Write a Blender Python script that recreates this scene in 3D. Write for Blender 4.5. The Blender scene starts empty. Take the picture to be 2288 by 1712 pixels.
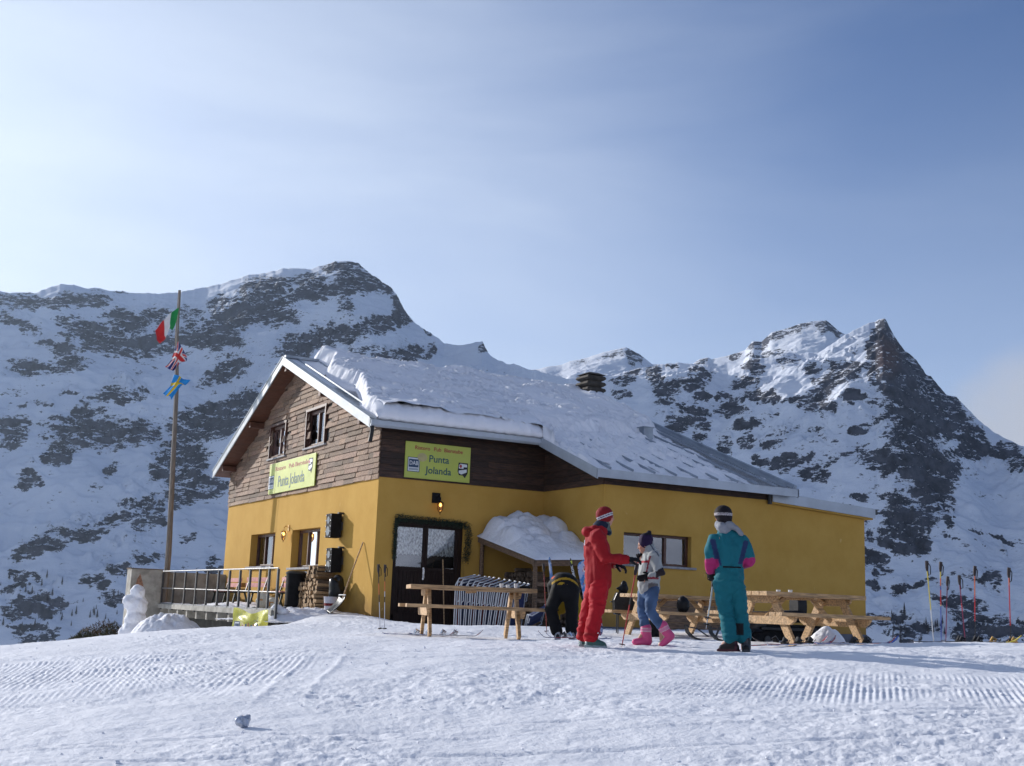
import bpy, math, random
import numpy as np
from mathutils import Vector, Matrix, noise as mnoise
R = math.radians
C = bpy.context.scene.collection
scene = bpy.context.scene
PI = math.pi
rng = random.Random(7)

# ------------------------------------------------------------------ camera
CAM = np.array([-10.808, -25.665, 0.213])
YAW, PITCH, ROLL, FPX = R(28.966), R(10.611), R(2.148), 2700.0   # FPX: focal length in pixels of a 2288 px wide frame
FW = np.array([math.sin(YAW)*math.cos(PITCH), math.cos(YAW)*math.cos(PITCH), math.sin(PITCH)])
RT0 = np.array([math.cos(YAW), -math.sin(YAW), 0.0]); UP0 = np.cross(RT0, FW)
RT = math.cos(ROLL)*RT0 + math.sin(ROLL)*UP0
UP = -math.sin(ROLL)*RT0 + math.cos(ROLL)*UP0
cam = bpy.data.cameras.new('camera'); cam_o = bpy.data.objects.new('camera', cam); C.objects.link(cam_o)
cam.sensor_width = 36; cam.lens = 36*FPX/2288; cam.clip_start = 0.1; cam.clip_end = 20000
m = Matrix(((RT[0], UP[0], -FW[0]), (RT[1], UP[1], -FW[1]), (RT[2], UP[2], -FW[2]))).to_4x4()
m.translation = Vector(CAM); cam_o.matrix_world = m
scene.camera = cam_o

# ------------------------------------------------------------------ sky, sun, exposure
SUN_EL, SUN_AZ = R(19.5), R(26.0)          # azimuth counted from +Y towards -X
SUN = Vector((-math.sin(SUN_AZ)*math.cos(SUN_EL), math.cos(SUN_AZ)*math.cos(SUN_EL), math.sin(SUN_EL)))
world = bpy.data.worlds.new("World"); scene.world = world; world.use_nodes = True
wt = world.node_tree; wn = wt.nodes; wl = wt.links
for n in list(wn): wn.remove(n)
out = wn.new('ShaderNodeOutputWorld'); bg = wn.new('ShaderNodeBackground')
sky = wn.new('ShaderNodeTexSky'); sky.sky_type = 'NISHITA'; sky.sun_disc = False
sky.sun_elevation = SUN_EL; sky.sun_rotation = -SUN_AZ; sky.altitude = 2300
sky.air_density = 1.0; sky.dust_density = 1.6; sky.ozone_density = 2.0
bg.inputs['Strength'].default_value = 0.105
tc = wn.new('ShaderNodeTexCoord')
def wmath(op, a, b=None, clamp=False):
    n = wn.new('ShaderNodeMath'); n.operation = op; n.use_clamp = clamp
    for i, v in enumerate((a, b)):
        if v is None: continue
        if isinstance(v, (int, float)): n.inputs[i].default_value = v
        else: wl.new(v, n.inputs[i])
    return n.outputs[0]
def wnoise(scale, detail, rough, loc=(0, 0, 0), rot=(0, 0, 0), sc=(1, 1, 1), dist=0.0):
    mp = wn.new('ShaderNodeMapping'); mp.inputs['Location'].default_value = loc
    mp.inputs['Rotation'].default_value = rot; mp.inputs['Scale'].default_value = sc
    wl.new(tc.outputs['Generated'], mp.inputs['Vector'])
    n = wn.new('ShaderNodeTexNoise'); n.inputs['Scale'].default_value = scale
    n.inputs['Detail'].default_value = detail; n.inputs['Roughness'].default_value = rough
    n.inputs['Distortion'].default_value = dist
    wl.new(mp.outputs[0], n.inputs['Vector']); return n.outputs['Fac']
def wramp(v, a, b):
    n = wn.new('ShaderNodeMapRange'); n.interpolation_type = 'SMOOTHSTEP'
    n.inputs['From Min'].default_value = a; n.inputs['From Max'].default_value = b
    wl.new(v, n.inputs['Value']); return n.outputs[0]
def wdot(vec):
    n = wn.new('ShaderNodeVectorMath'); n.operation = 'DOT_PRODUCT'
    wl.new(tc.outputs['Generated'], n.inputs[0]); n.inputs[1].default_value = vec
    return n.outputs['Value']
# thin cirrus veil, thicker towards the sun side
cirrus = wmath('MULTIPLY', wramp(wnoise(2.2, 6, 0.55, (3.1, 0.4, 1.7), (0.35, 0.6, 0.3), (0.7, 1.0, 3.6), 0.5), 0.30, 0.85),
               wramp(wnoise(0.9, 2, 0.5, (7.7, 2.0, 0)), 0.30, 0.62))
sunside = wramp(wdot((SUN.x, SUN.y, SUN.z)), 0.38, 0.95)
sepz = wn.new('ShaderNodeSeparateXYZ'); wl.new(tc.outputs['Generated'], sepz.inputs[0])
low = wmath('SUBTRACT', 1.0, wramp(sepz.outputs['Z'], 0.10, 0.48))
veil = wmath('ADD', wmath('ADD', wmath('MULTIPLY', cirrus, 0.24), wmath('MULTIPLY', sunside, 0.46)), wmath('MULTIPLY', low, 0.27), True)
# a soft cloud bank low on the right
cb = Vector((0.812, 0.575, 0.10)).normalized()
bank = wmath('ADD', wramp(wdot(tuple(cb)), 0.9880, 0.9985), wmath('MULTIPLY', wmath('SUBTRACT', wnoise(7, 5, 0.55), 0.5), 1.3))
bank = wramp(bank, 0.35, 1.0)
mix1 = wn.new('ShaderNodeMixRGB'); wl.new(veil, mix1.inputs['Fac'])
tint = wn.new('ShaderNodeMixRGB'); tint.blend_type = 'MULTIPLY'; tint.inputs['Fac'].default_value = 1
wl.new(sky.outputs[0], tint.inputs['Color1']); tint.inputs['Color2'].default_value = (0.83, 0.93, 1.15, 1)
wl.new(tint.outputs[0], mix1.inputs['Color1']); mix1.inputs['Color2'].default_value = (7.8, 8.5, 9.4, 1)
mix2 = wn.new('ShaderNodeMixRGB'); wl.new(wmath('MULTIPLY', bank, 0.85), mix2.inputs['Fac'])
wl.new(mix1.outputs[0], mix2.inputs['Color1']); mix2.inputs['Color2'].default_value = (4.6, 4.8, 5.4, 1)
wl.new(mix2.outputs[0], bg.inputs['Color']); wl.new(bg.outputs[0], out.inputs['Surface'])

sl = bpy.data.lights.new('sun', 'SUN'); sl.energy = 5.0; sl.angle = R(0.5); sl.color = (1.0, 0.955, 0.90)
so = bpy.data.objects.new('sun', sl); C.objects.link(so)
so.rotation_euler = SUN.to_track_quat('Z', 'Y').to_euler(); so.location = (-60, 90, 60)
scene.view_settings.view_transform = 'Standard'; scene.view_settings.look = 'None'
scene.view_settings.gamma = 1.0; scene.view_settings.exposure = 0.15
scene.view_settings.use_curve_mapping = False
scene.render.engine = 'CYCLES'
scene.cycles.max_bounces = 6; scene.cycles.diffuse_bounces = 3; scene.cycles.transparent_max_bounces = 12
CREST_NEAR = [(2.627,0.219), (5.287,0.2286), (6.043,0.2299), (6.858,0.232), (7.317,0.2374), (7.778,0.2412), (8.329,0.2413), (8.826,0.2404), (9.435,0.2414), (9.942,0.2403), (10.43,0.2413), (10.811,0.2406), (11.943,0.2422), (12.76,0.2445), (13.835,0.2501), (14.852,0.256), (15.742,0.2631), (15.995,0.2653), (17.036,0.2696), (17.694,0.2744), (18.286,0.2752), (19.092,0.2762), (19.355,0.2782), (19.851,0.2827), (20.485,0.2848), (20.93,0.2854), (21.259,0.2841), (21.669,0.2782), (21.94,0.275), (22.339,0.2708), (22.739,0.2672), (23.15,0.2601), (23.366,0.2533), (23.58,0.2465), (23.995,0.2377), (24.398,0.2323), (24.792,0.2286), (25.128,0.2248), (25.598,0.2195), (26.057,0.2182), (26.573,0.218), (27.02,0.2207), (27.468,0.2222), (27.612,0.2165), (27.819,0.2116), (28.219,0.2066), (28.672,0.2035), (28.995,0.2043), (29.326,0.2016), (29.849,0.1996), (30.176,0.1985), (30.809,0.1954), (31.634,0.1928), (32.54,0.1924), (33.377,0.1936), (34.038,0.1976), (35.019,0.2027), (35.979,0.206), (36.947,0.208), (37.714,0.2071), (38.507,0.2009), (39.263,0.2006), (39.87,0.2067), (40.496,0.2116), (41.224,0.213), (41.867,0.2163), (42.67,0.2154), (43.488,0.2163), (44.001,0.2222), (44.37,0.2273), (44.696,0.2309), (45.235,0.2358), (45.767,0.2399), (46.295,0.2433), (46.494,0.2431), (46.685,0.2356), (46.932,0.2269), (47.31,0.217), (47.811,0.2083), (48.185,0.1972), (48.433,0.1947), (48.801,0.1862), (49.044,0.1801), (49.478,0.1776), (50.081,0.1655), (50.675,0.1537), (51.446,0.1442), (52.225,0.1376), (54.19,0.1225)]
CREST_FAR = [(28.012,0.189), (29.076,0.1966), (30.151,0.2001), (30.731,0.2027), (31.366,0.2047), (31.752,0.2079), (32.335,0.21), (33.303,0.216), (34.176,0.2199), (34.42,0.2209), (34.659,0.2187), (35.006,0.2157), (35.397,0.2106), (35.694,0.2068), (36.597,0.2064), (37.447,0.2062), (37.69,0.2081), (37.905,0.2111), (38.333,0.213), (38.503,0.2112), (39.134,0.2139), (39.806,0.2173), (40.078,0.2192), (40.429,0.2267), (40.841,0.226), (41.323,0.2341), (42.007,0.2371), (42.688,0.2412), (43.23,0.2429), (43.839,0.2433), (44.17,0.2382), (44.435,0.2337), (44.696,0.2311), (45.315,0.2243), (46.498,0.2107), (47.852,0.1954)]
# rock bands on the slopes: bearing (deg), elevation (tan), half length (deg), half height (tan), dip (deg), strength
BLOBS = [(6.157,0.2233,1.592,0.0059,3,1), (7.535,0.2235,1.273,0.0044,8,0.9), (8.874,0.2317,1.167,0.0052,8,0.9), (10.403,0.239,0.424,0.0019,0,0.7), (6.077,0.2054,1.061,0.0037,-12,0.8), (7.654,0.1929,0.849,0.0026,0,0.7), (8.361,0.1857,0.806,0.0059,-25,0.7), (9.785,0.2004,1.698,0.0096,-18,1), (10.816,0.2168,1.061,0.0081,-15,0.8), (11.889,0.2211,0.743,0.0074,20,0.6), (12.092,0.2006,1.061,0.0081,5,0.8), (14.377,0.2086,1.485,0.0074,0,1), (13.471,0.2278,0.531,0.0074,0,0.6), (14.858,0.2378,0.637,0.0059,20,0.6), (15.566,0.2276,1.485,0.0111,35,1), (17.012,0.2452,0.955,0.0222,60,1), (16.752,0.2571,1.273,0.0056,15,0.8), (18.408,0.2656,1.273,0.0044,10,0.8), (6.805,0.1708,0.849,0.0052,-5,0.8), (8.102,0.1744,0.531,0.0052,0,0.7), (8.923,0.1777,0.467,0.0044,0,0.7), (11.628,0.1748,0.297,0.0015,20,1), (15.419,0.1821,1.061,0.0074,35,0.9), (10.808,0.1549,1.061,0.0052,8,1), (9.338,0.1478,0.318,0.0022,0,0.8), (8.687,0.155,0.424,0.0011,5,0.8), (6.969,0.1431,0.637,0.0011,8,0.8), (6.489,0.1245,0.637,0.0081,25,1), (9.147,0.1375,0.955,0.0037,15,0.8), (10.37,0.1244,2.334,0.0096,5,0.9), (11.895,0.1265,0.552,0.0052,0,0.9), (14.992,0.1415,1.91,0.013,20,0.95), (16.206,0.1572,1.061,0.0074,30,1), (18.225,0.2317,0.467,0.0059,0,0.7), (18.734,0.2094,1.061,0.0089,25,1), (8.35,0.1045,0.637,0.0081,40,1), (6.504,0.1158,0.637,0.0067,30,0.9), (9.335,0.114,0.743,0.0052,0,0.7), (7.342,0.083,0.424,0.0063,0,0.9), (10.705,0.0942,0.467,0.0044,40,0.8), (13.778,0.1055,0.955,0.0185,0,1), (12.949,0.0969,0.467,0.0074,0,0.9), (14.775,0.0886,0.955,0.0093,0,1), (13.801,0.0761,0.637,0.0067,0,0.9), (12.052,0.0732,0.722,0.003,15,0.9), (10.141,0.0471,1.273,0.0048,22,1), (8.297,0.0364,0.849,0.0063,15,1), (11.185,0.0582,0.849,0.0037,22,0.8), (12.622,0.0607,0.7,0.0081,20,1), (7.45,0.0278,0.637,0.0022,0,0.8), (11.506,0.0193,0.637,0.0041,0,0.9), (12.684,0.0292,0.637,0.0044,0,0.9), (10.615,0.0086,0.531,0.0056,0,0.8), (7.686,-0.0119,0.849,0.0074,25,1), (8.848,-0.0112,0.743,0.0056,25,1), (8.323,-0.0308,0.849,0.0074,0,1), (7.331,0.0052,0.637,0.0037,25,0.9), (11.333,-0.0018,0.637,0.0037,0,0.7), (14.513,0.0473,0.424,0.0033,0,0.7), (15.521,0.0266,0.424,0.0059,0,0.9), (7.279,0.0139,0.361,0.0019,0,0.9), (20.693,0.2791,1.061,0.0052,0,1), (20.923,0.2689,0.743,0.0093,-30,0.8), (20.758,0.2608,0.594,0.0044,0,1), (21.825,0.2704,0.679,0.0081,-40,1), (22.617,0.2667,0.594,0.0059,-30,1), (19.19,0.2563,1.273,0.0067,10,1), (18.315,0.2515,0.849,0.0056,20,0.9), (20.747,0.2456,0.424,0.0067,-35,0.6), (23.176,0.2544,0.17,0.0052,0,0.9), (23.454,0.2418,0.509,0.0081,-50,1), (22.597,0.2327,0.637,0.0067,10,1), (21.648,0.227,0.552,0.0052,20,0.9), (20.319,0.2219,0.955,0.0074,5,1), (19.045,0.211,1.273,0.0089,20,1), (24.658,0.2302,0.467,0.0022,-35,0.9), (23.191,0.2013,1.167,0.0067,12,1), (24.198,0.21,0.424,0.0052,30,0.9), (25.037,0.2108,0.255,0.0059,-40,0.9), (21.276,0.2046,0.637,0.0052,10,0.8), (27.471,0.2164,0.212,0.0052,-60,1), (26.45,0.1916,0.849,0.0019,5,0.9), (27.725,0.1915,0.955,0.0033,0,1), (31.416,0.1811,0.849,0.0033,-8,0.9), (30.458,0.1864,0.212,0.0022,0,0.8), (34.535,0.1948,0.594,0.0044,20,1), (35.75,0.1986,0.382,0.0074,45,1), (36.597,0.2064,0.255,0.0019,0,0.9), (33.874,0.1918,0.255,0.0022,0,0.9), (38.106,0.2009,0.531,0.0081,-40,1), (37.435,0.1905,0.679,0.0044,-5,1), (36.378,0.1858,0.743,0.0052,5,1), (34.315,0.1809,0.509,0.0044,-5,1), (36.237,0.1755,0.637,0.0026,-5,0.9), (37.743,0.1664,0.637,0.0052,-20,1), (37.115,0.1595,0.594,0.0037,-10,1), (39.479,0.1693,0.594,0.0052,0,1), (40.038,0.1923,0.594,0.0044,5,0.9), (40.475,0.1795,0.531,0.0033,0,0.9), (36.741,0.1526,0.531,0.0044,0,0.8), (38.168,0.1549,0.424,0.003,0,0.8), (38.115,0.1793,0.318,0.0037,0,0.8), (37.943,0.1429,0.297,0.0044,0,0.8), (40.187,0.1434,0.297,0.0052,45,0.9), (39.112,0.1357,0.297,0.0037,45,0.8), (39.017,0.1802,0.297,0.003,0,0.8), (39.813,0.1552,0.318,0.0037,0,0.8), (40.559,0.2055,0.467,0.0067,-40,1), (41.989,0.2092,0.594,0.0059,0,0.8), (40.827,0.1796,1.019,0.0037,-3,1), (39.955,0.1931,0.509,0.0037,0,0.7), (43.323,0.1731,0.743,0.0067,-10,1), (42.532,0.178,0.531,0.0037,0,0.9), (43.798,0.1901,0.849,0.0081,30,0.8), (44.674,0.2022,0.743,0.0059,15,0.9), (44.92,0.184,0.255,0.0052,0,1), (44.995,0.1777,0.531,0.0033,0,0.9), (45.232,0.1524,0.34,0.0037,0,1), (43.216,0.2025,0.382,0.0037,30,1), (46.275,0.2249,0.467,0.0167,-15,1.2), (46.976,0.2146,0.637,0.013,-45,1.2), (47.608,0.2021,0.955,0.0111,-45,1.2), (46.645,0.2004,0.849,0.0093,-20,1.1), (46.944,0.1871,1.061,0.0074,-30,1.1), (48.555,0.1864,0.637,0.0074,-45,1.1), (47.898,0.1722,1.273,0.0067,-30,1.1), (49.161,0.1696,0.955,0.0081,-40,1.1), (47.551,0.1582,1.167,0.0074,-35,1), (49.136,0.1542,0.849,0.0081,-20,1), (50.046,0.1458,0.849,0.0067,-25,1.1), (51.249,0.1339,0.806,0.0052,5,1.1), (51.94,0.1234,0.531,0.0059,0,1.1), (49.839,0.1342,0.531,0.0059,0,1), (47.225,0.1464,0.637,0.0148,0,0.8), (48.145,0.1285,1.485,0.0111,-40,1), (46.232,0.1285,0.955,0.0081,-10,1.1), (48.75,0.1136,0.531,0.0167,0,1.2), (47.826,0.1193,1.061,0.0074,-25,1.1), (41.843,0.1249,0.637,0.0059,25,1), (43.293,0.1168,0.637,0.0067,-20,1), (40.166,0.1426,0.424,0.0056,45,0.9), (41.173,0.1417,0.424,0.0044,0,0.8), (42.636,0.1309,0.531,0.003,10,0.7), (44.619,0.131,0.955,0.0026,15,0.8), (40.824,0.1247,0.424,0.0052,0,0.8), (45.184,0.0981,0.318,0.003,0,1), (46.835,0.0959,0.531,0.0052,0,0.9), (48.297,0.102,0.594,0.0074,0,1.2), (40.227,0.156,0.531,0.0037,0,0.8), (48.305,0.1076,0.849,0.0074,0,1.1), (48.197,0.0985,0.531,0.0052,0,1), (46.968,0.0945,0.531,0.0044,-25,1), (47.627,0.0854,1.273,0.0056,5,1.1), (47.617,0.0781,0.955,0.0081,30,1.1), (46.704,0.0667,0.743,0.0093,0,1.1), (47.31,0.062,0.637,0.0074,0,1.1), (48.87,0.0815,0.17,0.0033,0,1.2), (49.287,0.0847,0.127,0.0019,0,1.2), (45.858,0.0493,0.531,0.0059,0,0.8), (46.06,0.0403,0.424,0.0044,0,0.8), (47.439,0.0299,0.955,0.0022,12,1), (46.769,0.0248,0.424,0.0022,15,1), (50.732,0.0383,0.531,0.0044,30,0.8), (49.469,0.0164,0.743,0.0081,-20,1), (49.987,-0.001,0.955,0.0081,25,1.1), (51.256,0.0029,0.743,0.0052,-40,1.1), (51.008,-0.0049,0.849,0.0052,0,1), (47.28,-0.0056,0.637,0.0067,0,1.1), (46.36,-0.0004,0.531,0.0044,0,0.9), (45.522,0.0021,0.255,0.0074,0,0.8), (48.517,0.0227,0.318,0.0019,0,1), (45.527,0.0674,0.17,0.0037,0,1.1), (45.665,0.0301,0.318,0.0037,0,0.8), (51.205,0.0665,0.531,0.0015,-25,1), (50.046,0.0727,0.382,0.0011,0,1), (49.127,0.067,0.212,0.0011,0,1)]
GP = [(-9.72,-17.32,-0.86), (-6.95,-18.88,-0.74), (-4.18,-20.43,-0.62), (-10.43,-16.9,-0.95), (-3.43,-20.86,-0.59), (-8.27,-4.79,-0.64), (-6.86,-4.44,-0.5), (-5.8,-3.88,-0.41), (-4.99,-3.77,-0.34), (-4.37,-3.54,-0.29), (-3.94,-3.78,-0.27), (-3.35,-3.53,-0.27), (-9.55,-5.22,-0.74), (-11.28,-4.22,-0.96), (-1.61,-0.69,-0.1), (-0.97,-0.59,-0.07), (-0.59,-0.68,-0.05), (-0.52,-1.52,-0.1), (-1.86,-0.29,-0.21), (-1.88,-4.93,-0.23), (-1.81,-4.97,-0.23), (-2.75,-8.52,-0.25), (-1.48,-9.45,-0.23), (-2.1,-8.87,-0.24), (-2.06,-12.39,-0.23), (-2.14,-12.35,-0.22), (-1.28,-12.25,-0.19), (-1.03,-12.38,-0.18), (-1.09,-13.75,-0.2), (-0.9,-13.85,-0.19), (-1.16,-9.99,-0.2), (-1.36,-9.4,-0.23), (1.14,-8.35,-0.18), (1.84,-9.33,-0.17), (0.74,-12.92,-0.12), (3.1,-11.9,-0.12), (3.71,-12.71,-0.04), (4.67,-12.66,-0.04), (4.71,-13.27,-0.03), (5.68,-13.23,-0.03), (6.7,-14.38,-0), (5.84,-9.21,-0.18), (-1.14,-3.62,-0.13), (-1.46,-5.98,-0.2), (-1.4,-7.17,-0.23), (-0.96,-7.53,-0.23), (0.72,-5.47,-0.1), (-0.53,-7.31,-0.21), (4.28,-5.47,-0.05), (5.87,-6.34,-0.12), (2.33,-6.7,-0.12), (-10.81,-25.66,-1.35), (-17.81,-21.79,-1.7), (-3.81,-29.54,-1.2), (-16.62,-36.16,-2.4), (-16.46,-11.1,-1.35), (3.57,-24.48,-0.75), (-17.06,-3.92,-1.5), (9.97,-21.16,-0.4), (1,-1.5,-0.3), (2,-2.5,-0.32), (1.2,-0.3,-0.28), (2.2,-0.3,-0.28), (2.5,3,-0.3), (6,3,-0.3), (9,0,-0.25), (12.5,-2.7,-0.3), (12,6,-1), (4,11,-1.1), (0.02,0.3,-0.03), (-0.3,2.2,-0.03), (-0.3,4.5,-0.45), (-1.5,6,-0.8), (-1.2,4.3,-0.55), (-2.3,2.6,-0.62), (-1.5,9,-1.1), (-0.3,7,-0.6), (-1.6,0.8,-0.16), (-1.3,2.2,-0.2), (-7.6,0.7,-1.22), (-6.84,0.25,-1.06), (-5.88,0.87,-0.98), (-4.86,1.44,-0.88), (-4.02,0.96,-0.72), (-3.19,0.48,-0.63), (-3.71,6.66,-1.43), (-2.72,6.08,-1.21), (-2.02,4.5,-0.97), (-2.35,0.01,-0.47), (-3.16,-1.29,-0.4), (-9.9,2.04,-1.56), (-6.4,10.59,-2.87), (-4.1,10.42,-2.6), (-9.6,11.27,-3.21), (12.72,-7.21,-0.86), (10.97,-6.24,-0.87), (15.45,-8.73,-0.81)]
# ------------------------------------------------------------------ helpers
def V(*a): return Vector(a)
def tag(o, label=None, cat=None, group=None, kind=None):
    if label: o['label'] = label
    if cat: o['category'] = cat
    if group: o['group'] = group
    if kind: o['kind'] = kind
    return o
def thing(name, label, cat, loc=(0, 0, 0), rz=0.0, group=None, rot=None):
    o = bpy.data.objects.new(name, None); C.objects.link(o)
    o.empty_display_size = 0.2; o.location = loc; o.rotation_euler = rot if rot else (0, 0, rz)
    return tag(o, label, cat, group)
def copy_tree(o, parent=None):
    c = o.copy(); C.objects.link(c)
    if parent is not None: c.parent = parent
    for ch in list(o.children): copy_tree(ch, c)
    return c

class MB:
    """collects shapes and links them as one mesh object"""
    def __init__(s): s.v = []; s.f = []; s.mi = []; s.cur = 0; s.col = []; s.c = (1, 1, 1, 1)
    def add(s, vs, fs):
        b = len(s.v); s.v += [tuple(p) for p in vs]; s.col += [s.c]*len(vs)
        for f in fs: s.f.append(tuple(i+b for i in f)); s.mi.append(s.cur)
        return s
    def box(s, x0, y0, z0, x1, y1, z1, M=None):
        vs = [V(x, y, z) for x in (x0, x1) for y in (y0, y1) for z in (z0, z1)]
        if M is not None: vs = [M @ p for p in vs]
        return s.add(vs, [(0, 1, 3, 2), (4, 6, 7, 5), (0, 4, 5, 1), (2, 3, 7, 6), (0, 2, 6, 4), (1, 5, 7, 3)])
    def bar(s, p, q, w, h, up=(0, 0, 1)):
        p, q = Vector(p), Vector(q); d = (q-p); L = d.length; d.normalize(); up = Vector(up)
        sd = d.cross(up)
        if sd.length < 1e-4: sd = d.cross(V(1, 0, 0))
        sd.normalize(); u = sd.cross(d)
        vs = []
        for t in (p, q):
            for a, b in ((-1, -1), (1, -1), (1, 1), (-1, 1)): vs.append(t + sd*(a*w/2) + u*(b*h/2))
        return s.add(vs, [(0, 1, 2, 3)[::-1], (4, 5, 6, 7), (0, 1, 5, 4), (1, 2, 6, 5), (2, 3, 7, 6), (3, 0, 4, 7)])
    def tube(s, pts, r, n=8, cap=True):
        pts = [Vector(p) for p in pts]; rs = r if isinstance(r, (list, tuple)) else [r]*len(pts)
        rings = []; ref = None
        for i, p in enumerate(pts):
            d = (pts[min(i+1, len(pts)-1)]-pts[max(i-1, 0)]).normalized()
            if ref is None:
                ref = d.cross(V(0, 0, 1)) if abs(d.z) < 0.95 else d.cross(V(1, 0, 0))
            else: ref = ref - d*ref.dot(d)
            ref.normalize(); b = d.cross(ref)
            rings.append([p + (ref*math.cos(2*PI*k/n) + b*math.sin(2*PI*k/n))*rs[i] for k in range(n)])
        vs = [q for rg in rings for q in rg]; fs = []
        for i in range(len(pts)-1):
            for k in range(n):
                a = i*n+k; b2 = i*n+(k+1) % n; fs.append((a, b2, b2+n, a+n))
        if cap: fs.append(tuple(range(n))[::-1]); fs.append(tuple((len(pts)-1)*n+k for k in range(n)))
        return s.add(vs, fs)
    def ell(s, c, r, M=None, nu=12, nv=8):
        c = Vector(c); r = (r, r, r) if isinstance(r, (int, float)) else r
        vs = [V(0, 0, r[2])]; fs = []
        for j in range(1, nv):
            t = PI*j/nv
            for k in range(nu):
                a = 2*PI*k/nu; vs.append(V(r[0]*math.sin(t)*math.cos(a), r[1]*math.sin(t)*math.sin(a), r[2]*math.cos(t)))
        vs.append(V(0, 0, -r[2])); N = len(vs)-1
        for k in range(nu): fs.append((0, 1+k, 1+(k+1) % nu)); fs.append((N, N-nu+(k+1) % nu, N-nu+k))
        for j in range(nv-2):
            for k in range(nu):
                a = 1+j*nu+k; b = 1+j*nu+(k+1) % nu; fs.append((a, a+nu, b+nu, b))
        if M is not None: vs = [M @ p for p in vs]
        return s.add([p+c for p in vs], fs)
    def cone(s, p, q, r0, r1, n=12): return s.tube([p, q], [r0, r1], n)
    def prism(s, poly, axis, a0, a1):
        """poly: 2-D outline in the plane perpendicular to axis, counter-clockwise"""
        def P(u, v, a): return {'x': (a, u, v), 'y': (u, a, v), 'z': (u, v, a)}[axis]
        n = len(poly); vs = [P(u, v, a0) for u, v in poly]+[P(u, v, a1) for u, v in poly]
        fs = [tuple(range(n))[::-1], tuple(range(n, 2*n))]+[(i, (i+1) % n, (i+1) % n+n, i+n) for i in range(n)]
        return s.add(vs, fs)
    def quad(s, a, b, c, d): return s.add([a, b, c, d], [(0, 1, 2, 3)])
    def grid(s, P, closed=False):
        """P: list of rows of points"""
        nr, nc = len(P), len(P[0]); fs = []
        for i in range(nr-1):
            for j in range(nc-1 if not closed else nc):
                j2 = (j+1) % nc; fs.append((i*nc+j, i*nc+j2, (i+1)*nc+j2, (i+1)*nc+j))
        return s.add([q for r in P for q in r], fs)
    def build(s, name, mats, parent=None, smooth=False, bevel=0.0, auto=None, recalc=True, loc=None):
        me = bpy.data.meshes.new(name); me.from_pydata([tuple(p) for p in s.v], [], s.f)
        mats = mats if isinstance(mats, (list, tuple)) else [mats]
        for m_ in mats: me.materials.append(m_)
        me.polygons.foreach_set('material_index', s.mi)
        if any(c != (1, 1, 1, 1) for c in s.col):
            at = me.color_attributes.new('tint', 'FLOAT_COLOR', 'POINT'); at.data.foreach_set('color', [x for c in s.col for x in c])
        if recalc:
            import bmesh
            bm = bmesh.new(); bm.from_mesh(me); bmesh.ops.recalc_face_normals(bm, faces=bm.faces); bm.to_mesh(me); bm.free()
        if smooth:
            me.polygons.foreach_set('use_smooth', [True]*len(me.polygons))
        me.update()
        o = bpy.data.objects.new(name, me); C.objects.link(o)
        if loc is not None: o.location = loc
        if parent is not None: o.parent = parent
        if bevel:
            b = o.modifiers.new('bevel', 'BEVEL'); b.width = bevel; b.segments = 2; b.limit_method = 'ANGLE'; b.angle_limit = R(40)
        if auto: me.polygons.foreach_set('use_smooth', [True]*len(me.polygons)); me.set_sharp_from_angle(angle=R(auto))
        return o

def fastmesh(name, verts, faces, mats, smooth=True, parent=None, attrs=None):
    me = bpy.data.meshes.new(name); nv, nf = len(verts), len(faces)
    me.vertices.add(nv); me.vertices.foreach_set('co', np.asarray(verts, np.float32).ravel())
    me.loops.add(nf*4); me.loops.foreach_set('vertex_index', np.asarray(faces, np.int32).ravel())
    me.polygons.add(nf); me.polygons.foreach_set('loop_start', np.arange(0, nf*4, 4, dtype=np.int32))
    me.polygons.foreach_set('loop_total', np.full(nf, 4, np.int32))
    me.polygons.foreach_set('use_smooth', np.full(nf, smooth))
    for m_ in (mats if isinstance(mats, (list, tuple)) else [mats]): me.materials.append(m_)
    me.update(calc_edges=True)
    for k, a in (attrs or {}).items():
        at = me.attributes.new(k, 'FLOAT', 'POINT'); at.data.foreach_set('value', np.asarray(a, np.float32).ravel())
    o = bpy.data.objects.new(name, me); C.objects.link(o)
    if parent is not None: o.parent = parent
    return o
def gridfaces(nr, nc):
    i, j = np.meshgrid(np.arange(nr-1), np.arange(nc-1), indexing='ij')
    a = (i*nc+j).ravel(); return np.stack([a, a+1, a+nc+1, a+nc], 1)

# vectorised gradient noise
_rs = np.random.RandomState(11); _perm = np.tile(_rs.permutation(512), 2); _gr = _rs.uniform(0, 2*np.pi, 512)
def gn(x, y, seed=0):
    xi = np.floor(x).astype(int); yi = np.floor(y).astype(int); fx = x-xi; fy = y-yi
    u = fx*fx*fx*(fx*(fx*6-15)+10); v = fy*fy*fy*(fy*(fy*6-15)+10)
    def g(ix, iy, dx, dy):
        h = _gr[_perm[(_perm[(ix+seed*37) & 511]+iy) & 511]]; return np.cos(h)*dx+np.sin(h)*dy
    a = g(xi, yi, fx, fy); b = g(xi+1, yi, fx-1, fy); c = g(xi, yi+1, fx, fy-1); d = g(xi+1, yi+1, fx-1, fy-1)
    return (a+(b-a)*u+(c-a)*v+(a-b-c+d)*u*v)*1.5
def fbm(x, y, oct=5, gain=0.5, seed=0):
    s = 0; a = 1
    for k in range(oct): s = s+a*gn(x*2**k, y*2**k, seed+k); a *= gain
    return s
def ridged(x, y, oct=5, gain=0.55, seed=0):
    s = 0; a = 1
    for k in range(oct): s = s+a*(1-2*np.abs(gn(x*2**k, y*2**k, seed+k))); a *= gain
    return s
def sstep(a, b, x): t = np.clip((x-a)/(b-a), 0, 1); return t*t*(3-2*t)

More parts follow.
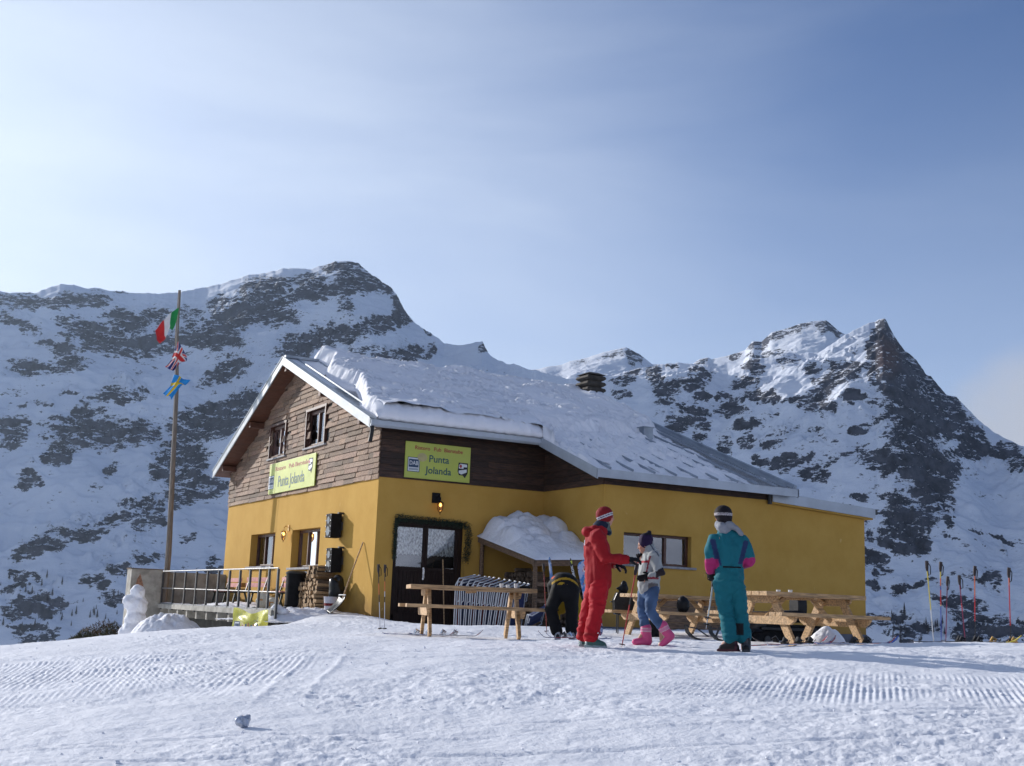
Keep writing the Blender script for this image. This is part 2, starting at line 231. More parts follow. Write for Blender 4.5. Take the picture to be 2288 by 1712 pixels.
# ------------------------------------------------------------------ materials
_mats = {}
class NT:
    def __init__(s, name):
        s.m = bpy.data.materials.new(name); s.m.use_nodes = True; s.t = s.m.node_tree; s.n = s.t.nodes; s.l = s.t.links
        s.b = s.n['Principled BSDF']; s.co = s.n.new('ShaderNodeTexCoord').outputs['Object']
    def set(s, k, v):
        i = s.b.inputs[k]
        if hasattr(v, 'links'): s.l.new(v, i)
        else: i.default_value = v
    def noise(s, scale, detail=4, rough=0.55, sc=None, dist=0, rot=None, co=None):
        n = s.n.new('ShaderNodeTexNoise'); n.inputs['Scale'].default_value = scale; n.inputs['Detail'].default_value = detail
        n.inputs['Roughness'].default_value = rough; n.inputs['Distortion'].default_value = dist
        src = co or s.co
        if sc or rot:
            mp = s.n.new('ShaderNodeMapping'); mp.inputs['Scale'].default_value = sc or (1, 1, 1); mp.inputs['Rotation'].default_value = rot or (0, 0, 0)
            s.l.new(src, mp.inputs[0]); src = mp.outputs[0]
        s.l.new(src, n.inputs['Vector']); return n.outputs['Fac']
    def mr(s, v, a, b, c=0.0, d=1.0, smooth=True):
        n = s.n.new('ShaderNodeMapRange'); n.interpolation_type = 'SMOOTHSTEP' if smooth else 'LINEAR'
        s.l.new(v, n.inputs['Value'])
        for k, x in zip(('From Min', 'From Max', 'To Min', 'To Max'), (a, b, c, d)): n.inputs[k].default_value = x
        return n.outputs[0]
    def mix(s, f, a, b, mode='MIX'):
        n = s.n.new('ShaderNodeMixRGB'); n.blend_type = mode
        for k, x in (('Fac', f), ('Color1', a), ('Color2', b)):
            if hasattr(x, 'links'): s.l.new(x, n.inputs[k])
            elif isinstance(x, (int, float)): n.inputs[k].default_value = x
            else: n.inputs[k].default_value = (*x[:3], 1)
        return n.outputs[0]
    def math(s, op, a, b=None, clamp=False):
        n = s.n.new('ShaderNodeMath'); n.operation = op; n.use_clamp = clamp
        for i, x in enumerate((a, b)):
            if x is None: continue
            if isinstance(x, (int, float)): n.inputs[i].default_value = x
            else: s.l.new(x, n.inputs[i])
        return n.outputs[0]
    def attr(s, name, out='Color'):
        n = s.n.new('ShaderNodeAttribute'); n.attribute_name = name; return n.outputs[out]
    def bump(s, h, strength=0.3, dist=0.01, normal=None):
        n = s.n.new('ShaderNodeBump'); n.inputs['Strength'].default_value = strength; n.inputs['Distance'].default_value = dist
        s.l.new(h, n.inputs['Height'])
        if normal is not None: s.l.new(normal, n.inputs['Normal'])
        s.l.new(n.outputs[0], s.b.inputs['Normal']); return n.outputs[0]

def mat(name, col, rough=0.6, metal=0.0, var=0.15, scale=6.0, bump=0.0, bscale=40.0, bd=0.005, sc=None, tint=False, spec=None, coat=0, emit=None, trans=0):
    if name in _mats: return _mats[name]
    N = NT(name); n1 = N.noise(scale, 4, 0.6, sc)
    lo = tuple(c*(1-var) for c in col); hi = tuple(min(1, c*(1+var)) for c in col)
    c = N.mix(N.mr(n1, 0.3, 0.7), lo, hi)
    if tint: c = N.mix(1.0, c, N.attr('tint'), 'MULTIPLY')
    N.set('Base Color', c); N.set('Roughness', N.mr(N.noise(scale*2.3), 0.3, 0.7, max(0, rough-0.08), min(1, rough+0.08))); N.set('Metallic', metal)
    if spec is not None: N.set('Specular IOR Level', spec)
    if coat: N.set('Coat Weight', coat)
    if trans: N.set('Transmission Weight', trans)
    if emit: N.set('Emission Color', (*emit[:3], 1)); N.set('Emission Strength', emit[3])
    if bump: N.bump(N.noise(bscale, 5, 0.6, sc), bump, bd)
    _mats[name] = N.m; return N.m

M_wood = mat('pine_wood', (0.42, 0.265, 0.130), 0.7, var=0.42, scale=3, sc=(1.5, 14, 14), bump=0.4, bscale=8, bd=0.003)
M_woodold = mat('old_wood', (0.16, 0.10, 0.06), 0.8, var=0.45, scale=3, sc=(2, 14, 14), bump=0.5, bscale=9, bd=0.004)
M_polewood = mat('grey_pole_wood', (0.20, 0.165, 0.13), 0.85, var=0.35, scale=3, sc=(14, 14, 1), bump=0.4, bscale=9)
M_brown = mat('brown_joinery', (0.075, 0.028, 0.016), 0.45, var=0.3, scale=5, bump=0.2, bscale=20)
M_darkdoor = mat('dark_door_wood', (0.022, 0.012, 0.009), 0.55, var=0.35, scale=4, sc=(14, 14, 1), bump=0.3, bscale=8, spec=0.2)
M_metal = mat('roof_sheet', (0.27, 0.31, 0.36), 0.45, 0.3, var=0.15, scale=2.5, bump=0.1, bscale=6)
M_trim = mat('pale_trim', (0.35, 0.385, 0.40), 0.4, 0.0, var=0.08, scale=2)
M_trimgrey = mat('grey_fascia', (0.36, 0.40, 0.45), 0.4, 0.1, var=0.1, scale=2)
M_black = mat('black_plastic', (0.008, 0.008, 0.009), 0.35, var=0.3, scale=8, spec=0.3)
M_blackm = mat('black_matt', (0.009, 0.009, 0.010), 0.75, var=0.3, scale=8, bump=0.3, bscale=30, spec=0.15)
M_rail = mat('painted_steel', (0.035, 0.036, 0.038), 0.5, 0.0, var=0.2, scale=9)
M_tube = mat('white_tube', (0.36, 0.38, 0.42), 0.4, 0.0, var=0.1, scale=9)
M_conc = mat('concrete', (0.30, 0.285, 0.25), 0.9, var=0.3, scale=3, bump=0.5, bscale=14, bd=0.01)
M_stone = mat('stone_sill', (0.26, 0.26, 0.27), 0.8, var=0.25, scale=8, bump=0.3, bscale=30)
M_plinth = mat('plinth_render', (0.10, 0.105, 0.13), 0.9, var=0.2, scale=4, bump=0.3, bscale=30)
M_red = mat('red_plastic', (0.55, 0.03, 0.02), 0.4, var=0.15)
M_railtop = mat('pale_rail_paint', (0.20, 0.205, 0.21), 0.5, var=0.2)  # grey for the rails, paler than the posts
M_chrome = mat('steel', (0.65, 0.66, 0.68), 0.22, 1.0, var=0.05)
M_white = mat('white_plastic', (0.75, 0.75, 0.74), 0.45, var=0.06)
M_navy = mat('navy_cloth', (0.012, 0.022, 0.085), 0.8, var=0.25, bump=0.2, bscale=60)
M_maroon = mat('maroon_cloth', (0.16, 0.012, 0.016), 0.8, var=0.25, bump=0.2, bscale=60)

def snow_mat(name, base=(0.80, 0.81, 0.85), b1=0.35, s1=9, b2=0.3, s2=60, dirt=0.0):
    N = NT(name)
    c = N.mix(N.mr(N.noise(0.6, 5, 0.6), 0.35, 0.7), tuple(x*0.955 for x in base), base)
    if dirt: c = N.mix(N.math('MULTIPLY', N.mr(N.noise(3, 6, 0.7), 0.6, 0.75), dirt), c, (0.45, 0.36, 0.27))
    N.set('Base Color', c); N.set('Roughness', 0.72); N.set('Specular IOR Level', 0.25)
    h = N.math('ADD', N.math('MULTIPLY', N.noise(s1, 6, 0.6), 1.0), N.math('MULTIPLY', N.noise(s2, 3, 0.6), 0.25))
    N.bump(h, b1, 0.05); return N.m
M_snow = snow_mat('packed_snow', b1=0.35, s1=16, s2=80)
M_snowroof = snow_mat('roof_snow', b1=0.35, s1=4, s2=30)
M_snowdirty = snow_mat('lumpy_snow', b1=0.7, s1=10, s2=50, dirt=0.25)

def resample_text(body, size, mat_, name, parent, loc, rot, sx=1.0, ext=0.002, bold=0.0, shear=0):
    cu = bpy.data.curves.new(name, 'FONT'); cu.body = body; cu.size = size; cu.extrude = ext; cu.offset = bold; cu.resolution_u = 3
    cu.align_x = 'CENTER'; cu.align_y = 'CENTER'; cu.shear = shear
    tmp = bpy.data.objects.new(name, cu); C.objects.link(tmp); bpy.context.view_layer.update()
    dg = bpy.context.evaluated_depsgraph_get(); me = bpy.data.meshes.new_from_object(tmp.evaluated_get(dg))
    bpy.data.objects.remove(tmp); bpy.data.curves.remove(cu)
    me.materials.clear(); me.materials.append(mat_)
    o = bpy.data.objects.new(name, me); C.objects.link(o); o.parent = parent; o.location = loc; o.rotation_euler = rot; o.scale = (sx, 1, 1)
    return o
# ------------------------------------------------------------------ snow ground
_gp = np.array(GP); _n = len(_gp)
def _phi(r2): return 0.5*r2*np.log(r2+1e-9)
_d2 = ((_gp[:, None, :2]-_gp[None, :, :2])**2).sum(-1)
_A = np.zeros((_n+3, _n+3)); _A[:_n, :_n] = _phi(_d2)+np.eye(_n)*0.08
_A[:_n, _n] = 1; _A[:_n, _n+1:] = _gp[:, :2]; _A[_n, :_n] = 1; _A[_n+1:, :_n] = _gp[:, :2].T
_w = np.linalg.solve(_A, np.concatenate([_gp[:, 2], np.zeros(3)]))
def G0(x, y):
    x = np.asarray(x, float); y = np.asarray(y, float); s = _w[_n]+_w[_n+1]*x+_w[_n+2]*y
    for k in range(_n): s = s+_w[k]*_phi((x-_gp[k, 0])**2+(y-_gp[k, 1])**2)
    return s
def bumpg(x, y, cx, cy, rx, ry, h, rot=0.0, p=1.0):
    c, s = math.cos(rot), math.sin(rot); dx, dy = x-cx, y-cy
    a = (dx*c+dy*s)/rx; b = (-dx*s+dy*c)/ry; return h*np.exp(-(a*a+b*b)**p)
def G(x, y):
    x = np.asarray(x, float); y = np.asarray(y, float)
    xl, yl = np.clip(x, -34, 24), np.clip(y, -48, 24)
    z = G0(xl, yl)
    d = np.hypot(x-xl, y-yl); r = np.hypot(x+2, y+8)
    z = z-d*0.42-0.0005*d*d
    # past the crest the hill falls away to the valley
    far = np.maximum(0, (x-CAM[0])*math.sin(YAW)+(y-CAM[1])*math.cos(YAW)-33)
    z = z-np.minimum(far*0.45, 400)
    return np.maximum(z, -150)
def gz(x, y): return float(G(np.array([x]), np.array([y]))[0])

def ground_detail(x, y):
    """the trampled, groomed surface: metres of relief on top of G"""
    a = (x-CAM[0])*math.cos(YAW)-(y-CAM[1])*math.sin(YAW)     # across
    d = (x-CAM[0])*math.sin(YAW)+(y-CAM[1])*math.cos(YAW)     # away
    near = 1-sstep(26, 34, d)
    h = 0.026*fbm(x*0.5, y*0.5, 3, seed=1)+0.008*fbm(x*2.0, y*2.0, 3, seed=4)
    rough = sstep(-0.25, 0.5, fbm(x*0.35+4, y*0.35, 3, seed=9))
    h = h+(0.0035+0.006*rough)*fbm(x*6.5, y*6.5, 4, 0.6, seed=12)
    ch = gn(x*9.0, y*9.0, 21); h = h+0.005*np.maximum(0, ch-0.30)*(0.3+rough)*2.4
    # ragged ledges left by ski edges, long across the slope
    led = gn(a*1.6+0.6*gn(a*.5, d*.5, 5), d*4.2+a*0.5, 31); h = h+0.013*np.maximum(0, led-0.25)*(0.4+rough)
    led2 = gn(a*4.5+0.8*gn(a*1.3, d*1.3, 55), d*11.0+a*1.1, 33); h = h+0.0075*np.maximum(0, led2-0.22)*(0.6+rough)
    led3 = gn(a*10.0+3.3, d*21.0-a*1.5, 37); h = h-0.0045*np.maximum(0, led3-0.2)*(0.6+rough)
    # groomer corduroy patches: (across, away, half-across, half-away, direction, pitch, amplitude)
    for (ca, cd, ra, rd, ang, pit, amp) in ((4.3, 11.2, 2.3, 1.0, 17, 0.056, 0.0048), (2.2, 11.2, 1.3, 0.6, 34, 0.055, 0.0045), (-4.7, 12.9, 1.5, 2.4, -11, 0.062, 0.0045), (-3.3, 13.2, 0.8, 1.5, -24, 0.055, 0.0036), (-2.5, 13.0, 0.45, 1.8, -4, 0.075, 0.0055), (0.6, 13.6, 0.8, 0.6, 42, 0.055, 0.004)):
        c, s = math.cos(R(ang)), math.sin(R(ang)); u = (a*c-d*s)
        e = np.exp(-(((a-ca)/ra)**2+((d-cd)/rd)**2)**2)*sstep(-0.75, 0.15, fbm(a*0.9, d*0.9, 3, seed=41))
        h = h+amp*e*np.sin(2*np.pi*u/pit+0.35*gn(a*0.9, d*0.5, 44))
    # two faint groomer track ledges
    for (x0, x1, w) in ((-2.05, -2.25, 0.05), (-1.65, -1.85, 0.04)):
        xx = x0+(x1-x0)*(d-10)/5; h = h+0.010*np.exp(-((a-xx)/w)**2)*sstep(10.2, 11, d)*(1-sstep(14, 15, d))
    # ski tracks curving over the foreground
    for (k0, k1, k2, w, dep) in ((8.2, 0.16, 0.012, 0.03, -0.018), (9.3, 0.24, -0.006, 0.025, -0.016), (8.9, 0.2, 0.01, 0.02, 0.014), (7.6, -0.12, 0.02, 0.03, -0.012), (10.8, 0.05, 0.01, 0.03, 0.016), (15.1, 0.03, 0.004, 0.05, -0.02), (14.6, 0.03, 0.006, 0.04, -0.018), (14.2, 0.02, 0.003, 0.05, 0.022)):
        dd = d-(k0+k1*a+k2*a*a); h = h+dep*np.exp(-(dd/w)**2)*(0.5+0.5*sstep(-0.4, 0.3, gn(a*0.6+k0, d*0.1, 50)))
    return h*near
# fine part, tessellated finer towards the camera, and a coarse skirt down into the valley
NA, ND = 1080, 560
aa = np.tan(np.linspace(-0.50, 0.50, NA)); dd_ = 4.6*np.exp(np.linspace(0, 1, ND)**1.0*math.log(40/4.6))
Dg, Ag = np.meshgrid(dd_, aa, indexing='ij')
ax_ = Ag*Dg
X = CAM[0]+ax_*math.cos(YAW)+Dg*math.sin(YAW); Y = CAM[1]-ax_*math.sin(YAW)+Dg*math.cos(YAW)
Z = G(X, Y)+ground_detail(X, Y)
v1 = np.stack([X, Y, Z], -1).reshape(-1, 3); f1 = gridfaces(ND, NA)
# skirt: same fan widened all round (an angular ring grid starting where the fine part ends)
def cl(a, d): return CAM[0]+a*math.cos(YAW)+d*math.sin(YAW), CAM[1]-a*math.sin(YAW)+d*math.cos(YAW)
vs, fs, off = [v1], [f1], len(v1)
def patch(Agrid, Dgrid, dz=0.0):
    global off
    x, y = cl(Agrid, Dgrid); z = G(x, y)+dz
    n, m_ = x.shape; vs.append(np.stack([x, y, z], -1).reshape(-1, 3)); fs.append(gridfaces(n, m_)+off); off += n*m_
tA = math.tan(0.50)
ds = 40*np.exp(np.linspace(0, 1, 70)*math.log(1500/40)); s_, d_ = np.meshgrid(aa[::8].tolist()+[aa[-1]], ds); patch(s_*d_, d_)
for sg in (-1, 1):
    ds = np.concatenate([dd_[::6], 40*np.exp(np.linspace(0, 1, 40)*math.log(1500/40))]); t_ = np.linspace(0, 1, 40)**1.6
    tt, d2 = np.meshgrid(t_ if sg > 0 else t_, ds); w_ = sg*(tA*d2+tt*(30+d2*1.2)); 
    patch(w_ if sg > 0 else w_[:, ::-1], d2)
d3, a3 = np.meshgrid(np.linspace(-40, 4.6, 50), np.linspace(-38, 38, 80), indexing='ij'); patch(a3, d3)
ground = fastmesh('snow_ground', np.concatenate(vs), np.concatenate(fs), M_snow)
tag(ground, kind='structure')

# ------------------------------------------------------------------ mountains
def mountain_mat(name, rockcol=(0.048, 0.050, 0.062)):
    N = NT(name); co = N.co
    wob = N.noise(0.010, 4, 0.6)
    a = N.noise(0.014, 6, 0.65, (1, 1, 2.2), rot=(0.0, R(14), 0.0)); b = N.noise(0.05, 7, 0.75, (1, 1, 3.0), dist=0.4, rot=(0.0, R(14), 0.0)); c = N.noise(0.13, 5, 0.75, (1, 1, 2.2), dist=0.3)
    rk = N.math('MINIMUM', N.attr('rock', 'Fac'), 0.73)
    wk = N.mr(rk, 0.02, 0.5, 0.55, 1.0); s = N.math('ADD', rk, N.math('MULTIPLY', wk, N.math('ADD', N.math('MULTIPLY', N.math('SUBTRACT', a, 0.5), 1.1), N.math('MULTIPLY', N.math('SUBTRACT', b, 0.5), 3.2))))
    s = N.math('ADD', s, N.math('MULTIPLY', N.math('MULTIPLY', N.math('SUBTRACT', c, 0.5), wk), 2.6))
    geo = N.n.new('ShaderNodeNewGeometry'); sp = N.n.new('ShaderNodeSeparateXYZ'); N.l.new(geo.outputs['Normal'], sp.inputs[0])
    steep = N.math('SUBTRACT', 0.72, sp.outputs['Z']); s = N.math('ADD', s, N.math('MULTIPLY', steep, 1.0))
    mask = N.mr(s, 0.49, 0.57)
    rc = N.mix(N.mr(N.noise(0.05, 5, 0.7), 0.35, 0.65), tuple(x*0.6 for x in rockcol), tuple(x*1.7 for x in rockcol))
    red = N.mr(N.attr('red', 'Fac'), 0.2, 0.9)
    rc = N.mix(red, rc, N.mix(N.mr(b, 0.4, 0.6), (0.075, 0.045, 0.042), (0.12, 0.075, 0.065)))
    sn = N.mix(N.mr(N.noise(0.006, 5, 0.6), 0.35, 0.65), (0.64, 0.68, 0.76), (0.75, 0.78, 0.84))
    N.set('Base Color', N.mix(mask, sn, rc)); N.set('Roughness', 0.85); N.set('Specular IOR Level', 0.15)
    h = N.math('ADD', N.math('MULTIPLY', mask, 0.7), N.math('ADD', N.math('MULTIPLY', b, 0.9), N.math('MULTIPLY', c, 0.35)))
    N.bump(h, 0.55, 5.0); return N.m
M_mtn = mountain_mat('mountain_rock_and_snow')

_bl = np.array(BLOBS)
def rockmap(az, el, only=None):
    out_ = np.zeros_like(az)
    # warp so that the bands come out ragged
    wx = 0.24*fbm(az*1.3, el*60, 4, 0.6, seed=61); wy = 0.0035*fbm(az*1.3+9, el*60, 4, 0.6, seed=63)
    A, E = az+wx, el+wy
    for b in _bl:
        c, s = math.cos(R(b[4])), math.sin(R(b[4]))
        dx = (A-b[0]); dy = (E-b[1])*57.3                      # both in degrees now
        u = (dx*c+dy*s)/b[2]; v = (-dx*s+dy*c)/(b[3]*57.3)
        q = u*u+v*v; sel = q < 6
        out_[sel] = np.maximum(out_[sel], b[5]*0.92*np.exp(-(q[sel]/1.35)**2))
    return out_
def ridge(name, crest, az0, az1, r_front, r_crest, zfoot, nA, nT, relief, prof, rib=None, back=500, seed=0, rockf=True, tmin=0.0, extra=None, jagk=1.0, jagp=22, ksig=9.0):
    az = np.linspace(az0, az1, nA); ca = np.array(crest)
    jag = jagk*0.0009*fbm(az*2.2, az*0+seed, 4, 0.55, seed=seed+3)
    ec = np.interp(az, ca[:, 0], ca[:, 1])+jag
    t = tmin+(1-tmin)*np.linspace(0, 1, nT); tb = np.linspace(0, 1, 14)[1:]
    T, AZ = np.meshgrid(np.concatenate([t, 1+tb]), az, indexing='ij')
    rc = r_crest(az) if callable(r_crest) else np.full(nA, float(r_crest)); rf = r_front(az) if callable(r_front) else np.full(nA, float(r_front))
    Tc = np.minimum(T, 1); Rr = rf+(rc-rf)*Tc+np.maximum(0, T-1)*back
    zc = CAM[2]+rc*ec
    F = prof(Tc)
    kk = np.exp(-0.5*(np.arange(-60, 61)/ksig)**2); kk /= kk.sum()
    zs = np.convolve(np.pad(zc, 60, 'edge'), kk, 'valid')
    Zm = zfoot+(zs-zfoot)*F+(zc-zs)*Tc**jagp-np.maximum(0, T-1)*back*0.75
    x = CAM[0]+Rr*np.sin(np.radians(AZ)); y = CAM[1]+Rr*np.cos(np.radians(AZ))
    env = np.clip((1-Tc)*5.0, 0, 1)**0.8*np.clip(T*4, 0, 1)
    el0 = (Zm-CAM[2])/Rr
    rk = rockmap(AZ, el0) if rockf else np.zeros_like(AZ)
    q = 1/620.0
    rel = relief*(0.55*ridged(x*q+seed, y*q, 4, 0.5, seed=seed)-0.25)+relief*0.30*fbm(x/150.0, y/150.0+Zm/120.0, 4, 0.6, seed=seed+5)
    small = 5.0*fbm(x/32.0, y/32.0+Zm/30.0, 4, 0.65, seed=seed+8)*(0.25+1.6*np.clip(rk, 0, 1))
    Zm = Zm+env*rel+np.clip((1-Tc)*16, 0.15, 1)*small*np.clip(T*4, 0, 1)
    # strata: ledges dipping gently across the face
    ph = Zm/21.0+0.9*np.radians(AZ)*Rr/160.0*0.35+1.6*fbm(x/180.0, y/180.0, 3, seed=seed+30)
    saw = ph-np.floor(ph); Zm = Zm+env*6.5*(0.35+np.clip(rk, 0, 1))*(np.where(saw < 0.72, saw/0.72, (1-saw)/0.28)-0.5)
    if rib is not None: Zm = Zm+rib(AZ, Tc, Rr)
    red = np.zeros_like(AZ)
    if extra is not None: rk, red = extra(AZ, (Zm-CAM[2])/Rr, rk)
    else: rk = rockmap(AZ, (Zm-CAM[2])/Rr) if rockf else 0.5*sstep(0.0, 0.7, fbm(x/140.0, y/140.0+Zm/60.0, 4, seed=seed+50))
    v = np.stack([x, y, Zm], -1).reshape(-1, 3)
    o = fastmesh(name, v, gridfaces(*T.shape), M_mtn, attrs={'rock': rk, 'red': red})
    return tag(o, kind='structure')

def red_extra(AZ, EL, rk):
    rk2 = rockmap(AZ, EL)
    red = 0.8*np.exp(-(((AZ-46.6)/0.7)**2+((EL-0.212)/0.022)**2))
    # the east flank below the summit is almost bare
    return rk2, red
def rib_near(AZ, T, Rr):
    out_ = np.zeros_like(AZ)
    # (bearing at crest, bearing at foot, top t, bottom t, left width m, right width m, height)
    for (a0, a1, t1, t0, wl_, wr_, h) in RIBS:
        ax = a0+(a1-a0)*(1-T)/(1-t0); d = np.radians(AZ-ax)*Rr
        e = sstep(t0-0.06, t0+0.08, T)*(1-sstep(t1-0.03, t1+0.02, T))*np.where(T < 1, 1, 0)
        k = np.where(d < 0, 1+d/wl_, 1-d/wr_); out_ = np.maximum(out_, h*np.clip(k, 0, 1)*e*np.clip((1-T)*4.2, 0, 1))
    return out_
RIBS = [(46.1, 46.5, 0.93, 0.60, 240, 150, 75), (46.6, 46.7, 0.66, 0.52, 70, 130, 45), (43.0, 43.6, 0.93, 0.78, 90, 100, 26),
        (38.0, 37.0, 0.96, 0.8, 90, 80, 20)]
def rc_near(az): return np.interp(az, [0, 14, 24, 30, 34, 40, 44, 46, 52, 60], [2350, 2450, 2300, 2150, 2050, 2050, 2080, 2120, 1950, 1750])
def rf_near(az): return np.interp(az, [0, 24, 34, 46, 60], [1440, 1430, 1320, 1330, 1200])
ridge('near_mountain_slope', CREST_NEAR, 2.0, 57.0, rf_near, rc_near, -170, 1500, 520, 60, lambda t: t**1.08, rib=rib_near, seed=3, extra=red_extra, tmin=0.0)
FARB = [(34.7, .214, .55, .006, -40, 1.1), (33.8, .2133, .6, .003, 15, .8), (39.55, .2155, .3, .004, 30, 1.1), (40.8, .2237, .5, .005, 25, 1.1), (41.85, .233, .6, .004, 20, 1.1), (42.9, .2392, .6, .004, 15, 1), (43.9, .240, .45, .006, -30, 1.2), (44.3, .2335, .3, .005, -45, 1.1), (38.08, .2112, .5, .003, 10, 1), (41.2, .216, .9, .0022, 10, .8), (32.3, .208, .5, .002, 10, .8)]
def far_extra(AZ, EL, rk):
    global _bl
    keep = _bl; _bl = np.array(FARB_T); r_ = rockmap(AZ, EL); _bl = keep; return r_, r_*0
FARB_T = FARB
ridge('far_snow_plateau', CREST_FAR, 27.0, 46.2, 2350, 3100, 150, 900, 260, 30, lambda t: t**0.93, seed=17, extra=far_extra, back=400, jagk=0.35, jagp=60, ksig=3.0)

# the sunny slope across the valley behind the camera: it is what the windows mirror
ridge('opposite_mountain_slope', [(130, 0.16), (150, 0.26), (170, 0.36), (185, 0.33), (205, 0.44), (225, 0.38), (245, 0.30), (270, 0.18)], 130, 270, 520, 1750, -60, 420, 130, 70, lambda t: t**1.1, seed=29, rockf=False, ksig=6.0)
# ------------------------------------------------------------------ chalet
N = NT('ochre_render')
y0c = N.mix(N.mr(N.noise(1.1, 5, 0.65), 0.3, 0.7), (0.46, 0.268, 0.058), (0.515, 0.31, 0.075))
y0c = N.mix(N.math('MULTIPLY', N.mr(N.noise(1.6, 6, 0.7, (3, 3, 0.5)), 0.62, 0.8), 0.45), y0c, (0.52, 0.36, 0.13))
stk = N.mr(N.noise(2.6, 6, 0.75, (4, 4, 0.35)), 0.60, 0.78); y0c = N.mix(N.math('MULTIPLY', stk, 0.55), y0c, (0.30, 0.165, 0.040))
spx = N.n.new('ShaderNodeSeparateXYZ'); N.l.new(N.co, spx.inputs[0])
damp = N.math('MULTIPLY', N.mr(N.math('ADD', spx.outputs['Z'], N.math('MULTIPLY', N.noise(1.7, 5, 0.7), -1.3)), -0.75, -0.05, 1, 0), 0.65); y0c = N.mix(damp, y0c, (0.27, 0.16, 0.055))
spot = N.mr(N.noise(1.9, 3, 0.5, (3.2, 3.2, 1.3)), 0.71, 0.76); y0c = N.mix(N.math('MULTIPLY', spot, 0.6), y0c, (0.60, 0.42, 0.17))
N.set('Base Color', y0c); N.set('Roughness', 0.9); N.set('Specular IOR Level', 0.15)
N.bump(N.math('ADD', N.math('MULTIPLY', N.noise(90, 3, 0.6), 0.6), N.noise(3, 3, 0.5)), 0.18, 0.01); M_yel = N.m
N = NT('weathered_shingles')
g = N.noise(4, 5, 0.65, (1, 4, 18)); c = N.mix(N.mr(g, 0.3, 0.72), (0.085, 0.050, 0.034), (0.42, 0.285, 0.20))
c = N.mix(1.0, c, N.attr('tint'), 'MULTIPLY'); N.set('Base Color', c); N.set('Roughness', 0.85); N.bump(N.noise(12, 5, 0.6, (1, 1, 6)), 0.5, 0.01); M_shingle = N.m
N = NT('smoke_dark_boards')
g = N.noise(3, 6, 0.7, (1.2, 1.2, 14)); c = N.mix(N.mr(g, 0.34, 0.74), (0.018, 0.011, 0.008), (0.095, 0.045, 0.026))
c = N.mix(1.0, c, N.attr('tint'), 'MULTIPLY'); N.set('Base Color', c); N.set('Roughness', 0.75); N.bump(g, 0.5, 0.01); M_boards = N.m
M_soffit = mat('soffit_boards', (0.085, 0.030, 0.014), 0.65, var=0.35, scale=3, sc=(1, 12, 1), bump=0.3, bscale=8)
M_curtain = mat('lace_curtain', (0.42, 0.43, 0.43), 0.9, var=0.75, scale=16, sc=(1.6, 1.6, 1), bump=0.5, bscale=30)
N = NT('window_glass')
gl = N.n.new('ShaderNodeBsdfGlossy'); gl.inputs['Roughness'].default_value = 0.02; gl.inputs['Color'].default_value = (0.9, 0.93, 1, 1)
tr = N.n.new('ShaderNodeBsdfTransparent'); tr.inputs['Color'].default_value = (0.86, 0.9, 0.9, 1)
fr = N.n.new('ShaderNodeFresnel'); fr.inputs['IOR'].default_value = 1.52
ms = N.n.new('ShaderNodeMixShader'); N.l.new(N.mr(fr.outputs[0], 0.0, 1.0, 0.14, 1.0, False), ms.inputs[0]); N.l.new(tr.outputs[0], ms.inputs[1]); N.l.new(gl.outputs[0], ms.inputs[2])
N.l.new(ms.outputs[0], N.n['Material Output'].inputs['Surface']); M_glass = N.m
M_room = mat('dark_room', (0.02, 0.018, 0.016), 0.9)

chalet = thing('chalet', 'ochre yellow mountain restaurant with weathered shingle gable and snow covered metal roof', 'building', (0, 0, 0))
H = 3.10; LY = 11.96; IX = 4.414; WD = 2.683; WX = 9.278; EX = 12.50
def wall_face(mb, P, u0, u1, z0, z1, holes, depth):
    """flat wall split round its openings; P(u, z, d) gives the point d metres behind the face"""
    us = sorted({u0, u1}|{h[0] for h in holes}|{h[1] for h in holes}); zs = sorted({z0, z1}|{h[2] for h in holes}|{h[3] for h in holes})
    for a, b in zip(us, us[1:]):
        for c, d in zip(zs, zs[1:]):
            if any(h[0] <= a and b <= h[1] and h[2] <= c and d <= h[3] for h in holes): continue
            mb.quad(P(a, c, 0), P(b, c, 0), P(b, d, 0), P(a, d, 0))
    for (a, b, c, d) in holes:
        for p, q in (((a, c), (b, c)), ((b, c), (b, d)), ((b, d), (a, d)), ((a, d), (a, c))):
            mb.quad(P(*p, 0), P(*q, 0), P(*q, depth), P(*p, depth))
        e = 0.9     # shallow dark room behind the glass
def gableP(y, z, d): return (d, y, z)
def frontP(x, z, d): return (x, d, z)
def wingP(x, z, d): return (x, -WD+d, z)
ZB = -1.6
W1 = (7.16, 9.36, 1.16, 2.09); W2 = (3.60, 5.72, 1.09, 2.09)
DOOR = (0.46, 2.30, -0.30, 2.20); W3 = (4.98, 6.91, 1.335, 2.05)
w = MB()
wall_face(w, gableP, 0, LY, ZB, H, [W1, W2], 0.34)
wall_face(w, frontP, 0, IX, ZB, H, [DOOR], 0.24)
w.quad((IX, 0, ZB), (IX, -WD, ZB), (IX, -WD, H), (IX, 0, H))
wall_face(w, wingP, IX, WX, -0.085, H, [W3], 0.20)
